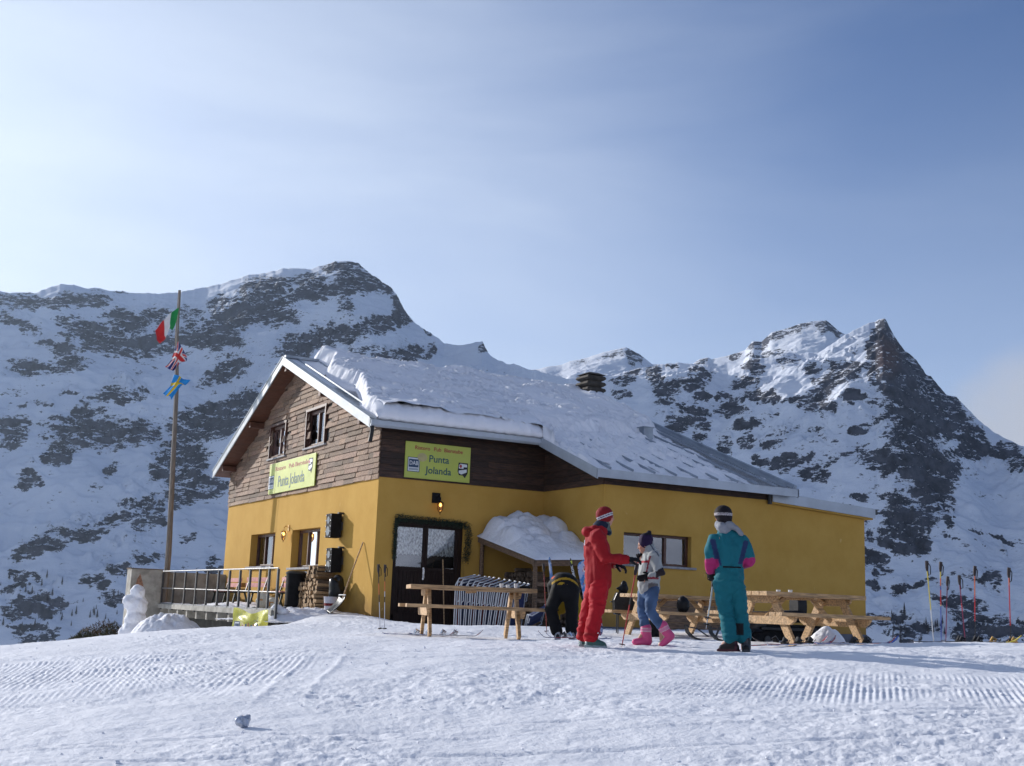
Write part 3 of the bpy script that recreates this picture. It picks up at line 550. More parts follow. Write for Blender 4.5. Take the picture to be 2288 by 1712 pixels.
# annex end: top slopes down to the right
def ztop(x): return 3.03+(2.88-3.03)*(x-WX)/(EX-WX)
w.quad((WX, -WD, -0.085), (EX, -WD, -0.085), (EX, -WD, ztop(EX)), (WX, -WD, ztop(WX)))
w.quad((EX, -WD, -0.085), (EX, 6, -0.085), (EX, 6, ztop(EX)), (EX, -WD, ztop(EX)))
w.quad((0, LY, ZB), (WX, LY, ZB), (WX, LY, H+1), (0, LY, H+1)); w.quad((WX, 6, ZB), (WX, LY, ZB), (WX, LY, 4.2), (WX, 6, 6.6)); w.quad((WX, 6, ZB), (EX, 6, ZB), (EX, 6, 2.9), (WX, 6, 2.9))
w.quad((WX, -WD, 2.8), (WX, 6, 2.8), (WX, 6, 6.6), (WX, -WD, 3.2))
w.build('wall', M_yel, chalet, recalc=False)
p = MB(); p.box(IX-0.02, -WD-0.02, -1.6, EX+0.02, -WD+0.1, -0.085); p.box(EX-0.1, -WD+0.1, -1.6, EX+0.02, 6, -0.085)
p.build('plinth', M_plinth, chalet)
# dark rooms so that the glass has depth behind it
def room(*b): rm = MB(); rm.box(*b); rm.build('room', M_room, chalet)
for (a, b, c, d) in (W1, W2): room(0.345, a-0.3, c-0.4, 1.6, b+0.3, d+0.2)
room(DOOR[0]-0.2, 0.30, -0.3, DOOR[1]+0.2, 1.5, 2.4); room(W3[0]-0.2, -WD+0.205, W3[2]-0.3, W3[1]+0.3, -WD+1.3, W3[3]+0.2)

# --- upper gable: individual weathered shingles in courses
RS = 0.378
def ztopf(y): return 4.36+RS*(y+0.5) if y < 6 else 6.82-0.4323*(y-6)
def zunder(y): return ztopf(y)-0.21
sh = MB(); z = H-0.03; row = 0; UW = ((6.75, 8.14, 4.22, 5.14), (3.63, 5.10, 4.24, 5.21))
sg = random.Random(3)
while z < 6.6:
    hh = 0.128+sg.uniform(-0.006, 0.006); y = -0.005-sg.uniform(0, 0.15)
    while y < LY:
        wd = sg.uniform(0.18, 1.0); ya, yb = max(y, -0.005), min(y+wd-0.006, LY); y += wd
        if yb-ya < 0.02: continue
        ym = (ya+yb)/2
        if z+0.02 > zunder(ym): continue
        zt = min(z+hh+0.05, max(zunder(ya), zunder(yb))+0.03)
        if any(ym > u[0]-0.05 and ym < u[1]+0.05 and z+hh*0.6 > u[2]-0.02 and z+hh*0.4 < u[3]+0.06 for u in UW): continue
        t = sg.uniform(0.5, 1.2); sh.c = (t*sg.uniform(0.95, 1.05), t, t*sg.uniform(0.93, 1.03), 1)
        th = 0.042+sg.uniform(-0.014, 0.016); zl = z-sg.uniform(0, 0.016)
        a = [(-th, ya, zl), (-th, yb, zl+sg.uniform(-0.006, 0.006)), (-0.006, yb, zt), (-0.006, ya, zt), (0.01, ya, zl), (0.01, yb, zl), (0.01, yb, zt), (0.01, ya, zt)]
        sh.add(a, [(0, 1, 2, 3)[::-1], (4, 5, 6, 7), (0, 4, 5, 1), (0, 3, 7, 4), (1, 5, 6, 2), (3, 2, 6, 7)])
    z += hh; row += 1
sh.build('gable_shingles', M_shingle, chalet)
gb = MB(); pl = [(0, H-0.02), (LY, H-0.02), (LY, zunder(LY)+0.1), (6, zunder(6)+0.1), (0, zunder(0)+0.1)]
# backing behind the shingles with the two openings cut
def gcell(a, b, c, d): gb.box(0.0, a, c, 0.08, b, d)
gb.prism([(0.02, H-0.02), (LY, H-0.02), (LY, 4.22), (0.02, 4.22)], 'x', 0.012, 0.10)
for a, b in ((0.02, 3.63), (5.10, 6.75), (8.14, LY)):
    n = 14
    for i in range(n):
        p0, p1 = a+(b-a)*i/n, a+(b-a)*(i+1)/n; zt = min(zunder(p0), zunder(p1))+0.05
        if zt > 4.22: gb.prism([(p0, 4.22), (p1, 4.22), (p1, zunder(p1)+0.05), (p0, zunder(p0)+0.05)], 'x', 0.012, 0.10)
for a, b, c, d in UW:
    n = 6
    for i in range(n):
        p0, p1 = a+(b-a)*i/n, a+(b-a)*(i+1)/n; gb.prism([(p0, d), (p1, d), (p1, zunder(p1)+0.05), (p0, zunder(p0)+0.05)], 'x', 0.012, 0.10)
gb.build('gable_backing', M_boards, chalet)
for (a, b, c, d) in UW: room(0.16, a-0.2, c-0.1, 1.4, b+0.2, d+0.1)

# --- dark boards under the eaves
bd = MB()
def board_rows(P, u0, u1, z0, z1f, seed):
    q = random.Random(seed); z = z0
    while z < max(z1f(u0), z1f(u1)):
        h = 0.15; u = u0
        while u < u1-0.01:
            L = min(q.uniform(1.6, 3.2), u1-u); t = q.uniform(0.6, 1.3); bd.c = (t, t, t, 1); n = max(1, int(L/0.35))
            for k in range(n):
                a, b = u+L*k/n, u+L*(k+1)/n; za, zb = min(z+h-0.006, z1f(a)), min(z+h-0.006, z1f(b))
                if za <= z+0.002 and zb <= z+0.002: continue
                vs = [P(a, z, -0.034), P(b, z, -0.034), P(b, max(zb, z), -0.020), P(a, max(za, z), -0.020), P(a, z, 0.0), P(b, z, 0.0), P(b, max(zb, z), 0.0), P(a, max(za, z), 0.0)]
                bd.add(vs, [(0, 1, 2, 3), (0, 4, 5, 1), (3, 2, 6, 7), (0, 3, 7, 4), (1, 5, 6, 2)])
            u += L+0.004
        z += h
board_rows(frontP, 0.0, IX, H, lambda x: 4.2, 1)
board_rows(lambda u, z, d: (IX+d, -u, z), 0.0, WD, H, lambda u: 4.36+RS*(0.5-u)-0.22, 2)
board_rows(wingP, IX, WX+0.02, H, lambda x: 3.38, 3)
bd.c = (1, 1, 1, 1); bd.quad((0, 0.0, H), (IX, 0.0, H), (IX, 0.0, 4.5), (0, 0.0, 4.5)); bd.quad((IX, 0, H), (IX, -WD, H), (IX, -WD, 3.4), (IX, 0, 4.4)); bd.quad((IX, -WD, H), (WX, -WD, H), (WX, -WD, 3.35), (IX, -WD, 3.35))
bd.build('eave_boards', M_boards, chalet)

# --- roof: one pitch with a catslide over the wing, and the back pitch
RX0, RX1, NX = -0.50, 9.83, 3.96; YE, YWE, YR, YB = -0.50, -3.10, 6.0, 12.13
def rz_(x, y): return ztopf(y)
rf = MB()
def slab(mb, poly, zf, t0, t1):
    n = len(poly); vs = [(x, y, zf(x, y)+t1) for x, y in poly]+[(x, y, zf(x, y)+t0) for x, y in poly]
    mb.add(vs, [tuple(range(n)), tuple(range(n, 2*n))[::-1]]+[(i, i+n, (i+1) % n+n, (i+1) % n) for i in range(n)])
ff = lambda x, y: 4.36+RS*(y+0.5); fb = lambda x, y: 6.82-0.4323*(y-6)
slab(rf, [(RX0, YE), (NX, YE), (NX, YR), (RX0, YR)], ff, -0.16, 0); slab(rf, [(NX, YWE), (RX1, YWE), (RX1, YR), (NX, YR)], ff, -0.16, 0)
slab(rf, [(RX0, YR), (RX1, YR), (RX1, YB), (RX0, YB)], fb, -0.16, 0)
x = NX+0.35
while x < RX1-0.1:                                   # standing seams
    rf.bar((x, YWE+0.01, ff(x, YWE)+0.03), (x, YR, ff(x, YR)+0.03), 0.035, 0.07); x += 0.61
x = RX0+0.35
while x < NX:
    rf.bar((x, YE+0.01, ff(x, YE)+0.03), (x, YR, ff(x, YR)+0.03), 0.035, 0.07); x += 0.61
rf.bar((RX0, YR, 6.83), (RX1, YR, 6.83), 0.34, 0.07)   # ridge cap
rf.bar((RX1-0.05, YWE+0.02, ff(0, YWE)+0.05), (RX1-0.05, YR, ff(0, YR)+0.05), 0.10, 0.10)
rf.bar((RX1-0.32, YWE+0.02, ff(0, YWE)+0.035), (RX1-0.32, YR, ff(0, YR)+0.035), 0.03, 0.07)
rf.build('roof', M_metal, chalet)
so_ = MB()
slab(so_, [(RX0+0.02, YE+0.02), (NX, YE+0.02), (NX, YR), (RX0+0.02, YR)], ff, -0.195, -0.163); slab(so_, [(NX+0.02, YWE+0.03), (RX1-0.02, YWE+0.03), (RX1-0.02, YR), (NX+0.02, YR)], ff, -0.195, -0.163)
slab(so_, [(RX0+0.02, YR), (RX1-0.02, YR), (RX1-0.02, YB-0.02), (RX0+0.02, YB-0.02)], fb, -0.195, -0.163)
for yy in (0.35, 3.1, 5.95, 8.9, 11.4): so_.box(RX0+0.05, yy-0.07, zunder(yy)-0.16, 0.02, yy+0.07, zunder(yy)-0.005)
so_.build('soffit', M_soffit, chalet)
tr_ = MB()   # pale verge boards on the gable
def verge(mb, x0, x1, ya, yb, f, t0, t1):
    vs = [(x, y, f(0, y)+t) for x in (x0, x1) for y, t in ((ya, t0), (yb, t0), (yb, t1), (ya, t1))]
    mb.add(vs, [(0, 1, 2, 3), (4, 7, 6, 5), (0, 4, 5, 1), (1, 5, 6, 2), (2, 6, 7, 3), (3, 7, 4, 0)])
verge(tr_, RX0-0.03, RX0-0.002, YE-0.06, YR, ff, -0.215, 0.02); verge(tr_, RX0-0.03, RX0-0.002, YR, YB+0.04, fb, -0.215, 0.02)
verge(tr_, RX0-0.05, RX0+0.10, YE-0.06, YR+0.02, ff, 0.004, 0.03); verge(tr_, RX0-0.05, RX0+0.10, YR, YB+0.05, fb, 0.004, 0.03)
tr_.build('verge_board', M_trim, chalet)
fa = MB()
verge(fa, NX-0.03, NX-0.002, YWE-0.02, YE-0.01, ff, -0.215, 0.012)
fa.box(NX-0.03, YWE-0.03, ff(0, YWE)-0.185, RX1+0.03, YWE-0.002, ff(0, YWE)+0.008)
verge(fa, RX1+0.002, RX1+0.03, YWE-0.03, YR, ff, -0.2, 0.012)
fa.build('grey_fascia', M_trimgrey, chalet)
gu = MB()   # gutter along the short eave with its outlet by the gable
pr = [(YE-0.005, 4.34), (YE-0.005, 4.20), (YE-0.04, 4.155), (YE-0.10, 4.155), (YE-0.14, 4.20), (YE-0.14, 4.30), (YE-0.125, 4.30), (YE-0.12, 4.21), (YE-0.03, 4.20), (YE-0.02, 4.34)]
gu.prism(pr[::-1], 'x', RX0-0.03, NX)
gu.build('gutter', M_trimgrey, chalet)
dp = MB(); dp.tube([(RX0+0.03, YE-0.07, 4.17), (RX0+0.03, YE-0.07, 4.05), (RX0+0.02, YE-0.06, 3.93), (RX0+0.0, YE-0.05, 3.80)], 0.045, 10); dp.build('gutter_outlet', M_black, chalet, auto=40)
dp = MB(); dp.tube([(WX-0.02, -WD-0.07, 3.24), (WX-0.02, -WD-0.07, 3.0)], 0.06, 10); dp.build('downpipe', M_rail, chalet, auto=40)
# annex roof
an = MB(); fz = lambda x: 3.30+(3.12-3.30)*(x-9.3)/(12.72-9.3)
def anb(mb, x0, x1, y0, y1, f0, f1): 
    vs = [(x, y, f(x)) for x in (x0, x1) for y in (y0, y1) for f in (f0, f1)]
    mb.add(vs, [(0, 1, 3, 2), (4, 6, 7, 5), (0, 4, 5, 1), (2, 3, 7, 6), (0, 2, 6, 4), (1, 5, 7, 3)])
anb(an, 9.27, 12.72, -2.86, -2.83, lambda x: fz(x)-0.245, fz); anb(an, 9.27, 12.72, -2.83, 6.0, lambda x: fz(x)-0.10, lambda x: fz(x)-0.012)
an.build('annex_roof', M_trimgrey, chalet)
an = MB(); anb(an, 9.28, 12.68, -2.81, -WD+0.0, lambda x: fz(x)-0.285, lambda x: fz(x)-0.12); anb(an, EX, 12.68, -WD, 6.0, lambda x: fz(x)-0.285, lambda x: fz(x)-0.12)
an.build('annex_eave', M_yel, chalet)
dp = MB(); dp.box(12.725, -2.80, 2.98, 12.86, -2.60, 3.10); dp.box(12.725, -2.82, 3.10, 12.90, -2.58, 3.12); dp.build('annex_gutter', M_rail, chalet)

# --- windows
def window(P, a, b, c, d, cols, rec, mfr, sill=None, sash=0.055, curt=None, name='window', fr=0.07, mull=0.07, lights=None):
    f = MB()
    def bx(u0, u1, z0, z1, d0, d1):
        vs = [P(u, z, dd) for u in (u0, u1) for z in (z0, z1) for dd in (d0, d1)]
        f.add(vs, [(0, 1, 3, 2), (4, 6, 7, 5), (0, 4, 5, 1), (2, 3, 7, 6), (0, 2, 6, 4), (1, 5, 7, 3)])
    bx(a, b, d-fr, d, rec, rec+0.07); bx(a, b, c, c+fr, rec, rec+0.07)
    bx(a, a+fr, c+fr, d-fr, rec, rec+0.07); bx(b-fr, b, c+fr, d-fr, rec, rec+0.07)
    edges = [a+fr+(b-a-2*fr)*k/cols for k in range(cols+1)]
    for e in edges[1:-1]: bx(e-mull/2, e+mull/2, c+fr, d-fr, rec-0.005, rec+0.065)
    o = f.build(name, mfr, chalet, bevel=0.004)
    g = MB(); vs = [P(a+fr*0.6, c+fr*0.6, rec+0.04), P(b-fr*0.6, c+fr*0.6, rec+0.04), P(b-fr*0.6, d-fr*0.6, rec+0.04), P(a+fr*0.6, d-fr*0.6, rec+0.04)]
    g.quad(*vs); g.build('pane', M_glass, o)
    if sill:
        s = MB(); s0, s1, th, pj = sill
        vs = [P(u, z, dd) for u in (a+s0, b+s1) for z in (c-th, c-0.003) for dd in (-pj, rec+0.02)]
        s.add(vs, [(0, 1, 3, 2), (4, 6, 7, 5), (0, 4, 5, 1), (2, 3, 7, 6), (0, 2, 6, 4), (1, 5, 7, 3)]); s.build('sill', M_stone, o, bevel=0.006)
    if curt:
        for (u0, u1, z0, z1, m_) in curt:
            s = MB(); n = max(8, int(abs(u1-u0)/0.02)); rows = []
            for zz in (z1, (z0+z1)/2, z0):
                rows.append([Vector(P(u0+(u1-u0)*k/n, zz+(0.02*abs(math.sin(k*0.5)) if zz == z0 else 0), rec+0.13+0.018*math.sin(k*0.9+zz))) for k in range(n+1)])
            s.grid(rows); s.build('curtain', m_, o, smooth=True, recalc=False)
    return o
M_brownc = mat('brown_curtain', (0.16, 0.075, 0.035), 0.9, var=0.3, scale=12, sc=(4, 4, 1))
M_whitec = mat('white_net_curtain', (0.24, 0.26, 0.30), 0.9, var=0.25, scale=12, sc=(4, 4, 1))
window(gableP, *W1, 3, 0.20, M_brown, sill=(-0.05, 0.12, 0.07, 0.09), curt=[(W1[1]-0.5, W1[1]-0.9, 1.2, 2.05, M_brownc), (7.3, 8.4, 1.2, 2.05, M_whitec)])
window(gableP, *W2, 3, 0.20, M_brown, sill=(-0.05, 0.05, 0.06, 0.09), curt=[(W2[1]-0.2, W2[1]-0.9, 1.15, 2.05, M_brownc), (3.7, 4.6, 1.15, 2.05, M_whitec)])
window(wingP, *W3, 3, 0.14, M_brown, sill=(-0.06, 0.11, 0.055, 0.07), fr=0.06)
for (a, b, c, d) in UW:
    o = window(gableP, a, b, c, d, 2, 0.05, M_brown, sill=(-0.1, 0.1, 0.05, 0.08), fr=0.09, curt=[(a+0.1, a+0.5, c+0.05, d-0.05, M_whitec)])
    cs = MB(); z1 = d+0.05
    for (u0, u1, e0, e1) in ((a-0.02, a+0.05, c, d), (b-0.05, b+0.02, c, d), (a-0.04, b+0.04, d, d+0.07)): cs.box(-0.06, u0, e0, 0.05, u1, e1)
    cs.build('casing', M_brown, o, bevel=0.004)
# half-open inner shutter edge, pale, in the right upper window
s = MB(); s.box(-0.035, 3.70, 4.30, 0.0, 3.76, 5.14); s.build('sash_edge', M_trim, o)

# --- door
a, b, c, d = DOOR
dr = MB()
dr.box(a, 0.17, -0.3, a+0.10, 0.24, 2.20); dr.box(b-0.12, 0.17, -0.3, b, 0.24, 2.20); dr.box(a+0.10, 0.17, 2.08, b-0.12, 0.24, 2.20)
for (p0, p1) in ((a+0.10, 1.345), (1.355, b-0.12)):
    dr.box(p0, 0.19, 0.0, p0+0.06, 0.235, 2.08); dr.box(p1-0.06, 0.19, 0.0, p1, 0.235, 2.08); dr.box(p0+0.06, 0.19, 2.01, p1-0.06, 0.235, 2.08); dr.box(p0+0.06, 0.19, 1.02, p1-0.06, 0.235, 1.10)
    dr.box(p0+0.06, 0.215, -0.3, p1-0.06, 0.24, 1.02); n = 7
    for k in range(n): u = p0+0.06+(p1-p0-0.12)*k/n; dr.box(u+0.006, 0.20, 0.06, u+(p1-p0-0.12)/n-0.006, 0.214, 1.0)
    dr.box(p0+0.06, 0.19, -0.3, p1-0.06, 0.2145, 0.05)
door = dr.build('door', M_darkdoor, chalet, bevel=0.003)
for (p0, p1) in ((a+0.15, 1.30), (1.40, b-0.17)):
    g = MB(); g.quad((p0, 0.212, 1.08), (p1, 0.212, 1.08), (p1, 0.212, 2.03), (p0, 0.212, 2.03)); g.build('pane', M_glass, door)
    s = MB(); n = 40; rows = []
    for i, zz in enumerate((2.03, 1.8, 1.55, 1.36)):
        rows.append([V(p0+(p1-p0)*k/n, 0.245+0.02*math.sin(k*1.1), zz+(0.03*abs(math.sin(k*0.55)) if i == 3 else 0)) for k in range(n+1)])
    s.grid(rows); s.build('curtain', M_curtain, door, smooth=True, recalc=False)
s = MB(); s.tube([(1.325, 0.19, 1.06), (1.325, 0.13, 1.06), (1.325, 0.13, 0.86), (1.325, 0.19, 0.86)], 0.011, 8); s.box(1.305, 0.183, 0.82, 1.345, 0.189, 1.10); s.build('handle', M_chrome, door, auto=40)

# --- chimney and roof vent
M_chim = mat('sooty_concrete', (0.055, 0.048, 0.040), 0.9, var=0.4, scale=6, bump=0.3, bscale=20)
ch = MB(); cx, cy = 9.28, 5.55; ch.box(cx-0.27, cy-0.27, 6.2, cx+0.27, cy+0.27, 6.965)
cho = ch.build('chimney', M_stone, chalet, bevel=0.01)
for k, (zz, hw) in enumerate(((6.92, 0.35), (7.11, 0.35), (7.30, 0.35))):
    r_ = MB()
    for (s0, s1, z0, z1) in ((hw-0.07, hw, zz, zz+0.06), (hw, hw-0.03, zz+0.06, zz+0.13), (hw-0.03, hw-0.14, zz+0.13, zz+0.17)):
        vs = [(cx+sx*s, cy+sy*s, z) for s, z in ((s0, z0), (s1, z1)) for sx, sy in ((-1, -1), (1, -1), (1, 1), (-1, 1))]
        r_.add(vs, [(3, 2, 1, 0), (4, 5, 6, 7)]+[(i, (i+1) % 4, (i+1) % 4+4, i+4) for i in range(4)])
    r_.build('louvre_ring', M_chim, cho)
r_ = MB(); vs = [(cx+sx*s, cy+sy*s, z) for s, z in ((0.34, 7.475), (0.16, 7.56)) for sx, sy in ((-1, -1), (1, -1), (1, 1), (-1, 1))]
r_.add(vs, [(3, 2, 1, 0), (4, 5, 6, 7)]+[(i, (i+1) % 4, (i+1) % 4+4, i+4) for i in range(4)]); r_.box(cx-0.24, cy-0.24, 6.97, cx+0.24, cy+0.24, 7.475)
r_.build('chimney_cap', M_chim, cho)
vt = MB(); vt.box(8.0, 0.85, 4.7, 8.30, 1.15, 5.19); vt.box(7.97, 0.82, 5.19, 8.33, 1.18, 5.22); vt.build('roof_vent', M_metal, chalet, bevel=0.005)

# ------------------------------------------------------------------ snow on the roof
def roof_snow():
    nx, ny = 420, 300; xs = np.linspace(RX0+0.03, RX1-0.02, nx); ys = np.linspace(YWE+0.01, YR+0.35, ny)
    Xg, Yg = np.meshgrid(xs, ys, indexing='ij')
    n1 = fbm(Xg*0.55, Yg*0.55, 4, seed=71); n2 = fbm(Xg*2.2, Yg*2.2, 4, seed=75); n3 = fbm(Xg*6, Yg*6, 2, 0.5, seed=78)
    # the blanket: deep on the main pitch, thin and patchy on the catslide and along the gable edge
    lower = Yg+0.35-0.30*np.sin(Xg*0.9)-0.15*n2                    # height above the main eave line
    main = 0.36+0.11*n1+0.012*n2+0.003*n3
    # bare strip at the gable, wide near the ridge
    bare = np.interp(Yg, [-0.6, 0.5, 1.6, 3.0, 4.2, 5.2, 6.4], [0.12, 0.20, 0.55, 0.85, 0.62, 0.95, 0.80])+0.10*n1+0.035*n2
    main = main*sstep(0.0, 0.22, Xg-RX0-bare)
    main = main+0.07*np.exp(-((Xg-1.2)/1.0)**2-((Yg-5.3)/0.9)**2)
    # boundary of the deep snow over the wing: recedes up the slope to the right
    lim = np.interp(Xg, [-1, 3.7, 4.3, 5.3, 6.4, 7.4, 8.3, 9.0, 9.6], [-3, -3, 0.35, 0.1, 0.5, 0.55, 0.9, 1.5, 2.3])+0.22*n2
    deep = main*sstep(-0.05, 0.55, Yg-lim)
    right = sstep(0.05, 0.7, np.interp(Yg, [-3, 1.5, 2.3, 3.3, 6.5], [9.6, 9.3, 9.75, 9.95, 9.95])-Xg+0.1*n2)
    deep = deep*right
    strk = fbm(Xg*3.2, Yg*0.55, 3, 0.6, seed=95); thin = (0.040+0.035*n1+0.03*n2+0.015*n3+0.045*sstep(0.1, 0.5, n2)+0.05*strk)*sstep(0.0, 0.5, Yg-YWE-0.10-0.12*n2)
    thin = thin-0.12*sstep(7.9, 9.0, Xg-0.10*(Yg+3)+0.25*n2+0.4*strk)+0.01
    thin = np.where(Xg < NX, 0.10*sstep(NX-1.2, NX-0.2, Xg)-0.04, thin)
    t = np.maximum(deep, thin)
    edge = sstep(0, 0.05, Yg-YE+0.16)
    t = np.where((Xg < NX+0.02), np.where(Yg < YE-0.12, -0.25, t), t)
    # slabs broken off: crisp ledges
    led = fbm(Xg*0.9+3, Yg*1.4, 4, 0.55, seed=83); t = t+np.where(t > 0.12, 0.05*sstep(0.16, 0.20, led)-0.05*sstep(0.34, 0.37, led), 0)
    t = np.where(Yg > YR+0.2, t*(1-sstep(YR+0.2, YR+0.35, Yg)), t)
    base = np.where(Yg < YR, 4.36+RS*(Yg+0.5), 6.82-0.4323*(Yg-6))
    Zs = base+np.maximum(t, -0.03)
    # the blanket creeps a little over the eave: bulge its lower edge
    v = np.stack([Xg, Yg, Zs], -1)
    return v.reshape(-1, 3), nx, ny
v, nx, ny = roof_snow()
_f = gridfaces(nx, ny)[:, ::-1]; _c = v[_f].mean(1)
_f = _f[~((_c[:, 0] < NX+0.0) & (_c[:, 1] < YE+0.0))]
rsn = fastmesh('roof_snow', v, _f, M_snowroof)
tag(rsn, 'thick wind-carved snow blanket lying on the chalet roof', 'snow')
# thick rounded lip of the blanket hanging at the short eave
lip = MB(); n = 150; prof = [(0.35, 0.36), (0.12, 0.35), (-0.02, 0.30), (-0.09, 0.22), (-0.115, 0.13), (-0.10, 0.05), (-0.06, 0.0), (0.0, -0.03), (0.35, -0.02)]
rows = []
for i in range(n+1):
    x = RX0+0.13+(NX+0.16-RX0-0.13)*i/n; k1 = 1+0.18*float(fbm(np.array([x*1.2]), np.array([3.1]), 3, seed=90)[0]); k2 = 0.03*float(gn(np.array([x*4.0]), np.array([1.7]), 92)[0])
    tap = min(1, (i)/8+0.25)*min(1, (n-i)/40+0.55)
    rows.append([V(x+0.02*math.sin(j*2+i), YE+dy*1.0-k2*(1 if j in (2, 3, 4, 5) else 0), 4.36+RS*dy+dz*k1*(0.25+0.75*tap)+0.012*math.sin(i*0.7+j)) for j, (dy, dz) in enumerate(prof)])
lip.grid(rows); lo = lip.build('snow_lip', M_snowroof, None, smooth=True, recalc=True); lo.parent = rsn
# ------------------------------------------------------------------ signs and lamps on the walls
M_sign = mat('sign_panel', (0.41, 0.46, 0.07), 0.45, var=0.05, scale=1.5)
M_sred = mat('sign_red', (0.33, 0.03, 0.03), 0.5, var=0.05)
M_sblue = mat('sign_dark_teal', (0.012, 0.07, 0.085), 0.5, var=0.05)
M_snavy = mat('sign_navy', (0.015, 0.045, 0.10), 0.5, var=0.05)
M_swhite = mat('sign_white', (0.62, 0.65, 0.66), 0.5, var=0.05)
M_sgrey = mat('sign_grey', (0.28, 0.33, 0.36), 0.5, var=0.05)
M_stan = mat('sign_tan', (0.42, 0.36, 0.16), 0.5, var=0.1)
def flat(pts, m_, name, parent, z, closed=None):
    mb = MB(); n = len(pts); vs = [(u, v, z) for u, v in pts]+[(u, v, z-0.002) for u, v in pts]
    mb.add(vs, [tuple(range(n)), tuple(range(n, 2*n))[::-1]]+[(i, i+n, (i+1) % n+n, (i+1) % n) for i in range(n)]); return mb.build(name, m_, parent)
def rrect(x0, y0, x1, y1, r, n=4):
    p = []
    for cx, cy, a0 in ((x1-r, y1-r, 0), (x0+r, y1-r, 90), (x0+r, y0+r, 180), (x1-r, y0+r, 270)):
        for k in range(n+1): a = R(a0+90*k/n); p.append((cx+r*math.cos(a), cy+r*math.sin(a)))
    return p
def sign(W, Hh, two, label, origin, rot):
    """drawn in its own plane: x right, y up, z out of the wall"""
    t = thing('restaurant_sign', label, 'sign', origin, rot=rot, group='restaurant name boards')
    p = MB(); p.box(-W/2, -Hh/2, -0.03, W/2, Hh/2, 0); p.build('panel', M_sign, t, bevel=0.003)
    k = W/1.70; Z = 0.003
    if two:
        for w_, wx in (('Ristoro', -0.42), ('Pub', -0.03), ('Bierstube', 0.39)): resample_text(w_, 0.130, M_sred, 'lettering', t, (wx, 0.29, Z), (0, 0, 0), 1.0, bold=0.0015)
        resample_text('Punta', 0.235, M_sblue, 'lettering', t, (0.02, 0.055, Z), (0, 0, 0), 1.0, bold=0.003)
        resample_text('Jolanda', 0.235, M_sblue, 'lettering', t, (0.02, -0.215, Z), (0, 0, 0), 0.98, bold=0.003)
        lx, ly, s = -0.63, -0.11, 1.0; ex, ey = 0.66, -0.13
    else:
        for w_, wx in (('Ristoro', -0.92), ('Pub', 0.0), ('Bierstube', 0.86)): resample_text(w_, 0.17, M_sred, 'lettering', t, (wx, 0.25, Z), (0, 0, 0), 1.75, bold=0.001)
        for w_, wx in (('Punta', -0.62), ('Jolanda', 0.52)): resample_text(w_, 0.44, M_sblue, 'lettering', t, (wx, -0.13, Z), (0, 0, 0), 0.92, bold=0.003)
        lx, ly, s = -1.66, -0.10, 1.12; ex, ey = 1.52, 0.13
    sx = 1.0 if two else 1.35
    def q(dx, dy): return (lx+dx*s*sx, ly+dy*s)
    def lbox(x0, y0, x1, y1, m_, z, nm='logo'): flat([q(x0, y0), q(x1, y0), q(x1, y1), q(x0, y1)], m_, nm, t, z)
    lbox(-0.155, -0.17, 0.155, 0.17, M_snavy, Z); lbox(-0.140, -0.155, 0.140, 0.155, M_swhite, Z+0.002); lbox(-0.125, -0.065, 0.125, 0.125, M_snavy, Z+0.004); lbox(-0.12, -0.135, 0.12, -0.085, M_sgrey, Z+0.004)
    resample_text('DAB', 0.135*s, M_swhite, 'lettering', t, (lx, ly+0.03*s, Z+0.006), (0, 0, 0), 0.85*sx, bold=0.001)
    if two:
        flat([(-0.42+0.125*math.cos(a*PI/12), 0.075+0.10*math.sin(a*PI/12)) for a in range(24)], M_stan, 'stamp', t, Z+0.0085)
    def e(dx, dy): return (ex+dx*s*(1 if two else 1.1), ey+dy*s)
    sh_ = [(-0.12, 0.17), (0.13, 0.17), (0.13, -0.07), (0.06, -0.19), (0.0, -0.13), (-0.10, -0.13), (-0.14, -0.04)]
    flat([e(*p_) for p_ in sh_][::-1], M_black, 'emblem', t, Z)
    flat([e(*p_) for p_ in ((-0.11, 0.03), (-0.11, 0.11), (-0.07, 0.145), (0.10, 0.135), (0.11, 0.07), (0.02, 0.07), (0.01, 0.03))][::-1], M_swhite, 'emblem_shape', t, Z+0.003)
    flat([e(-0.065+0.035*math.cos(a*PI/8), 0.085+0.04*math.sin(a*PI/8)) for a in range(16)], M_sred, 'emblem_dot', t, Z+0.0055)
    flat([e(*p_) for p_ in ((-0.11, -0.02), (0.10, 0.02), (0.10, -0.05), (-0.04, -0.11), (-0.11, -0.08))][::-1], M_swhite, 'emblem_shape', t, Z+0.003)
    return t
sign(1.70, 0.845, True, 'yellow-green name board in two lines on the dark boards above the double door', (1.455, -0.065, 3.56), (R(90), 0, 0))
sign(3.75, 0.86, False, 'long yellow-green name board on the sunlit shingle gable under the upper windows', (-0.085, 5.93, 3.60), (R(90), 0, R(-90)))

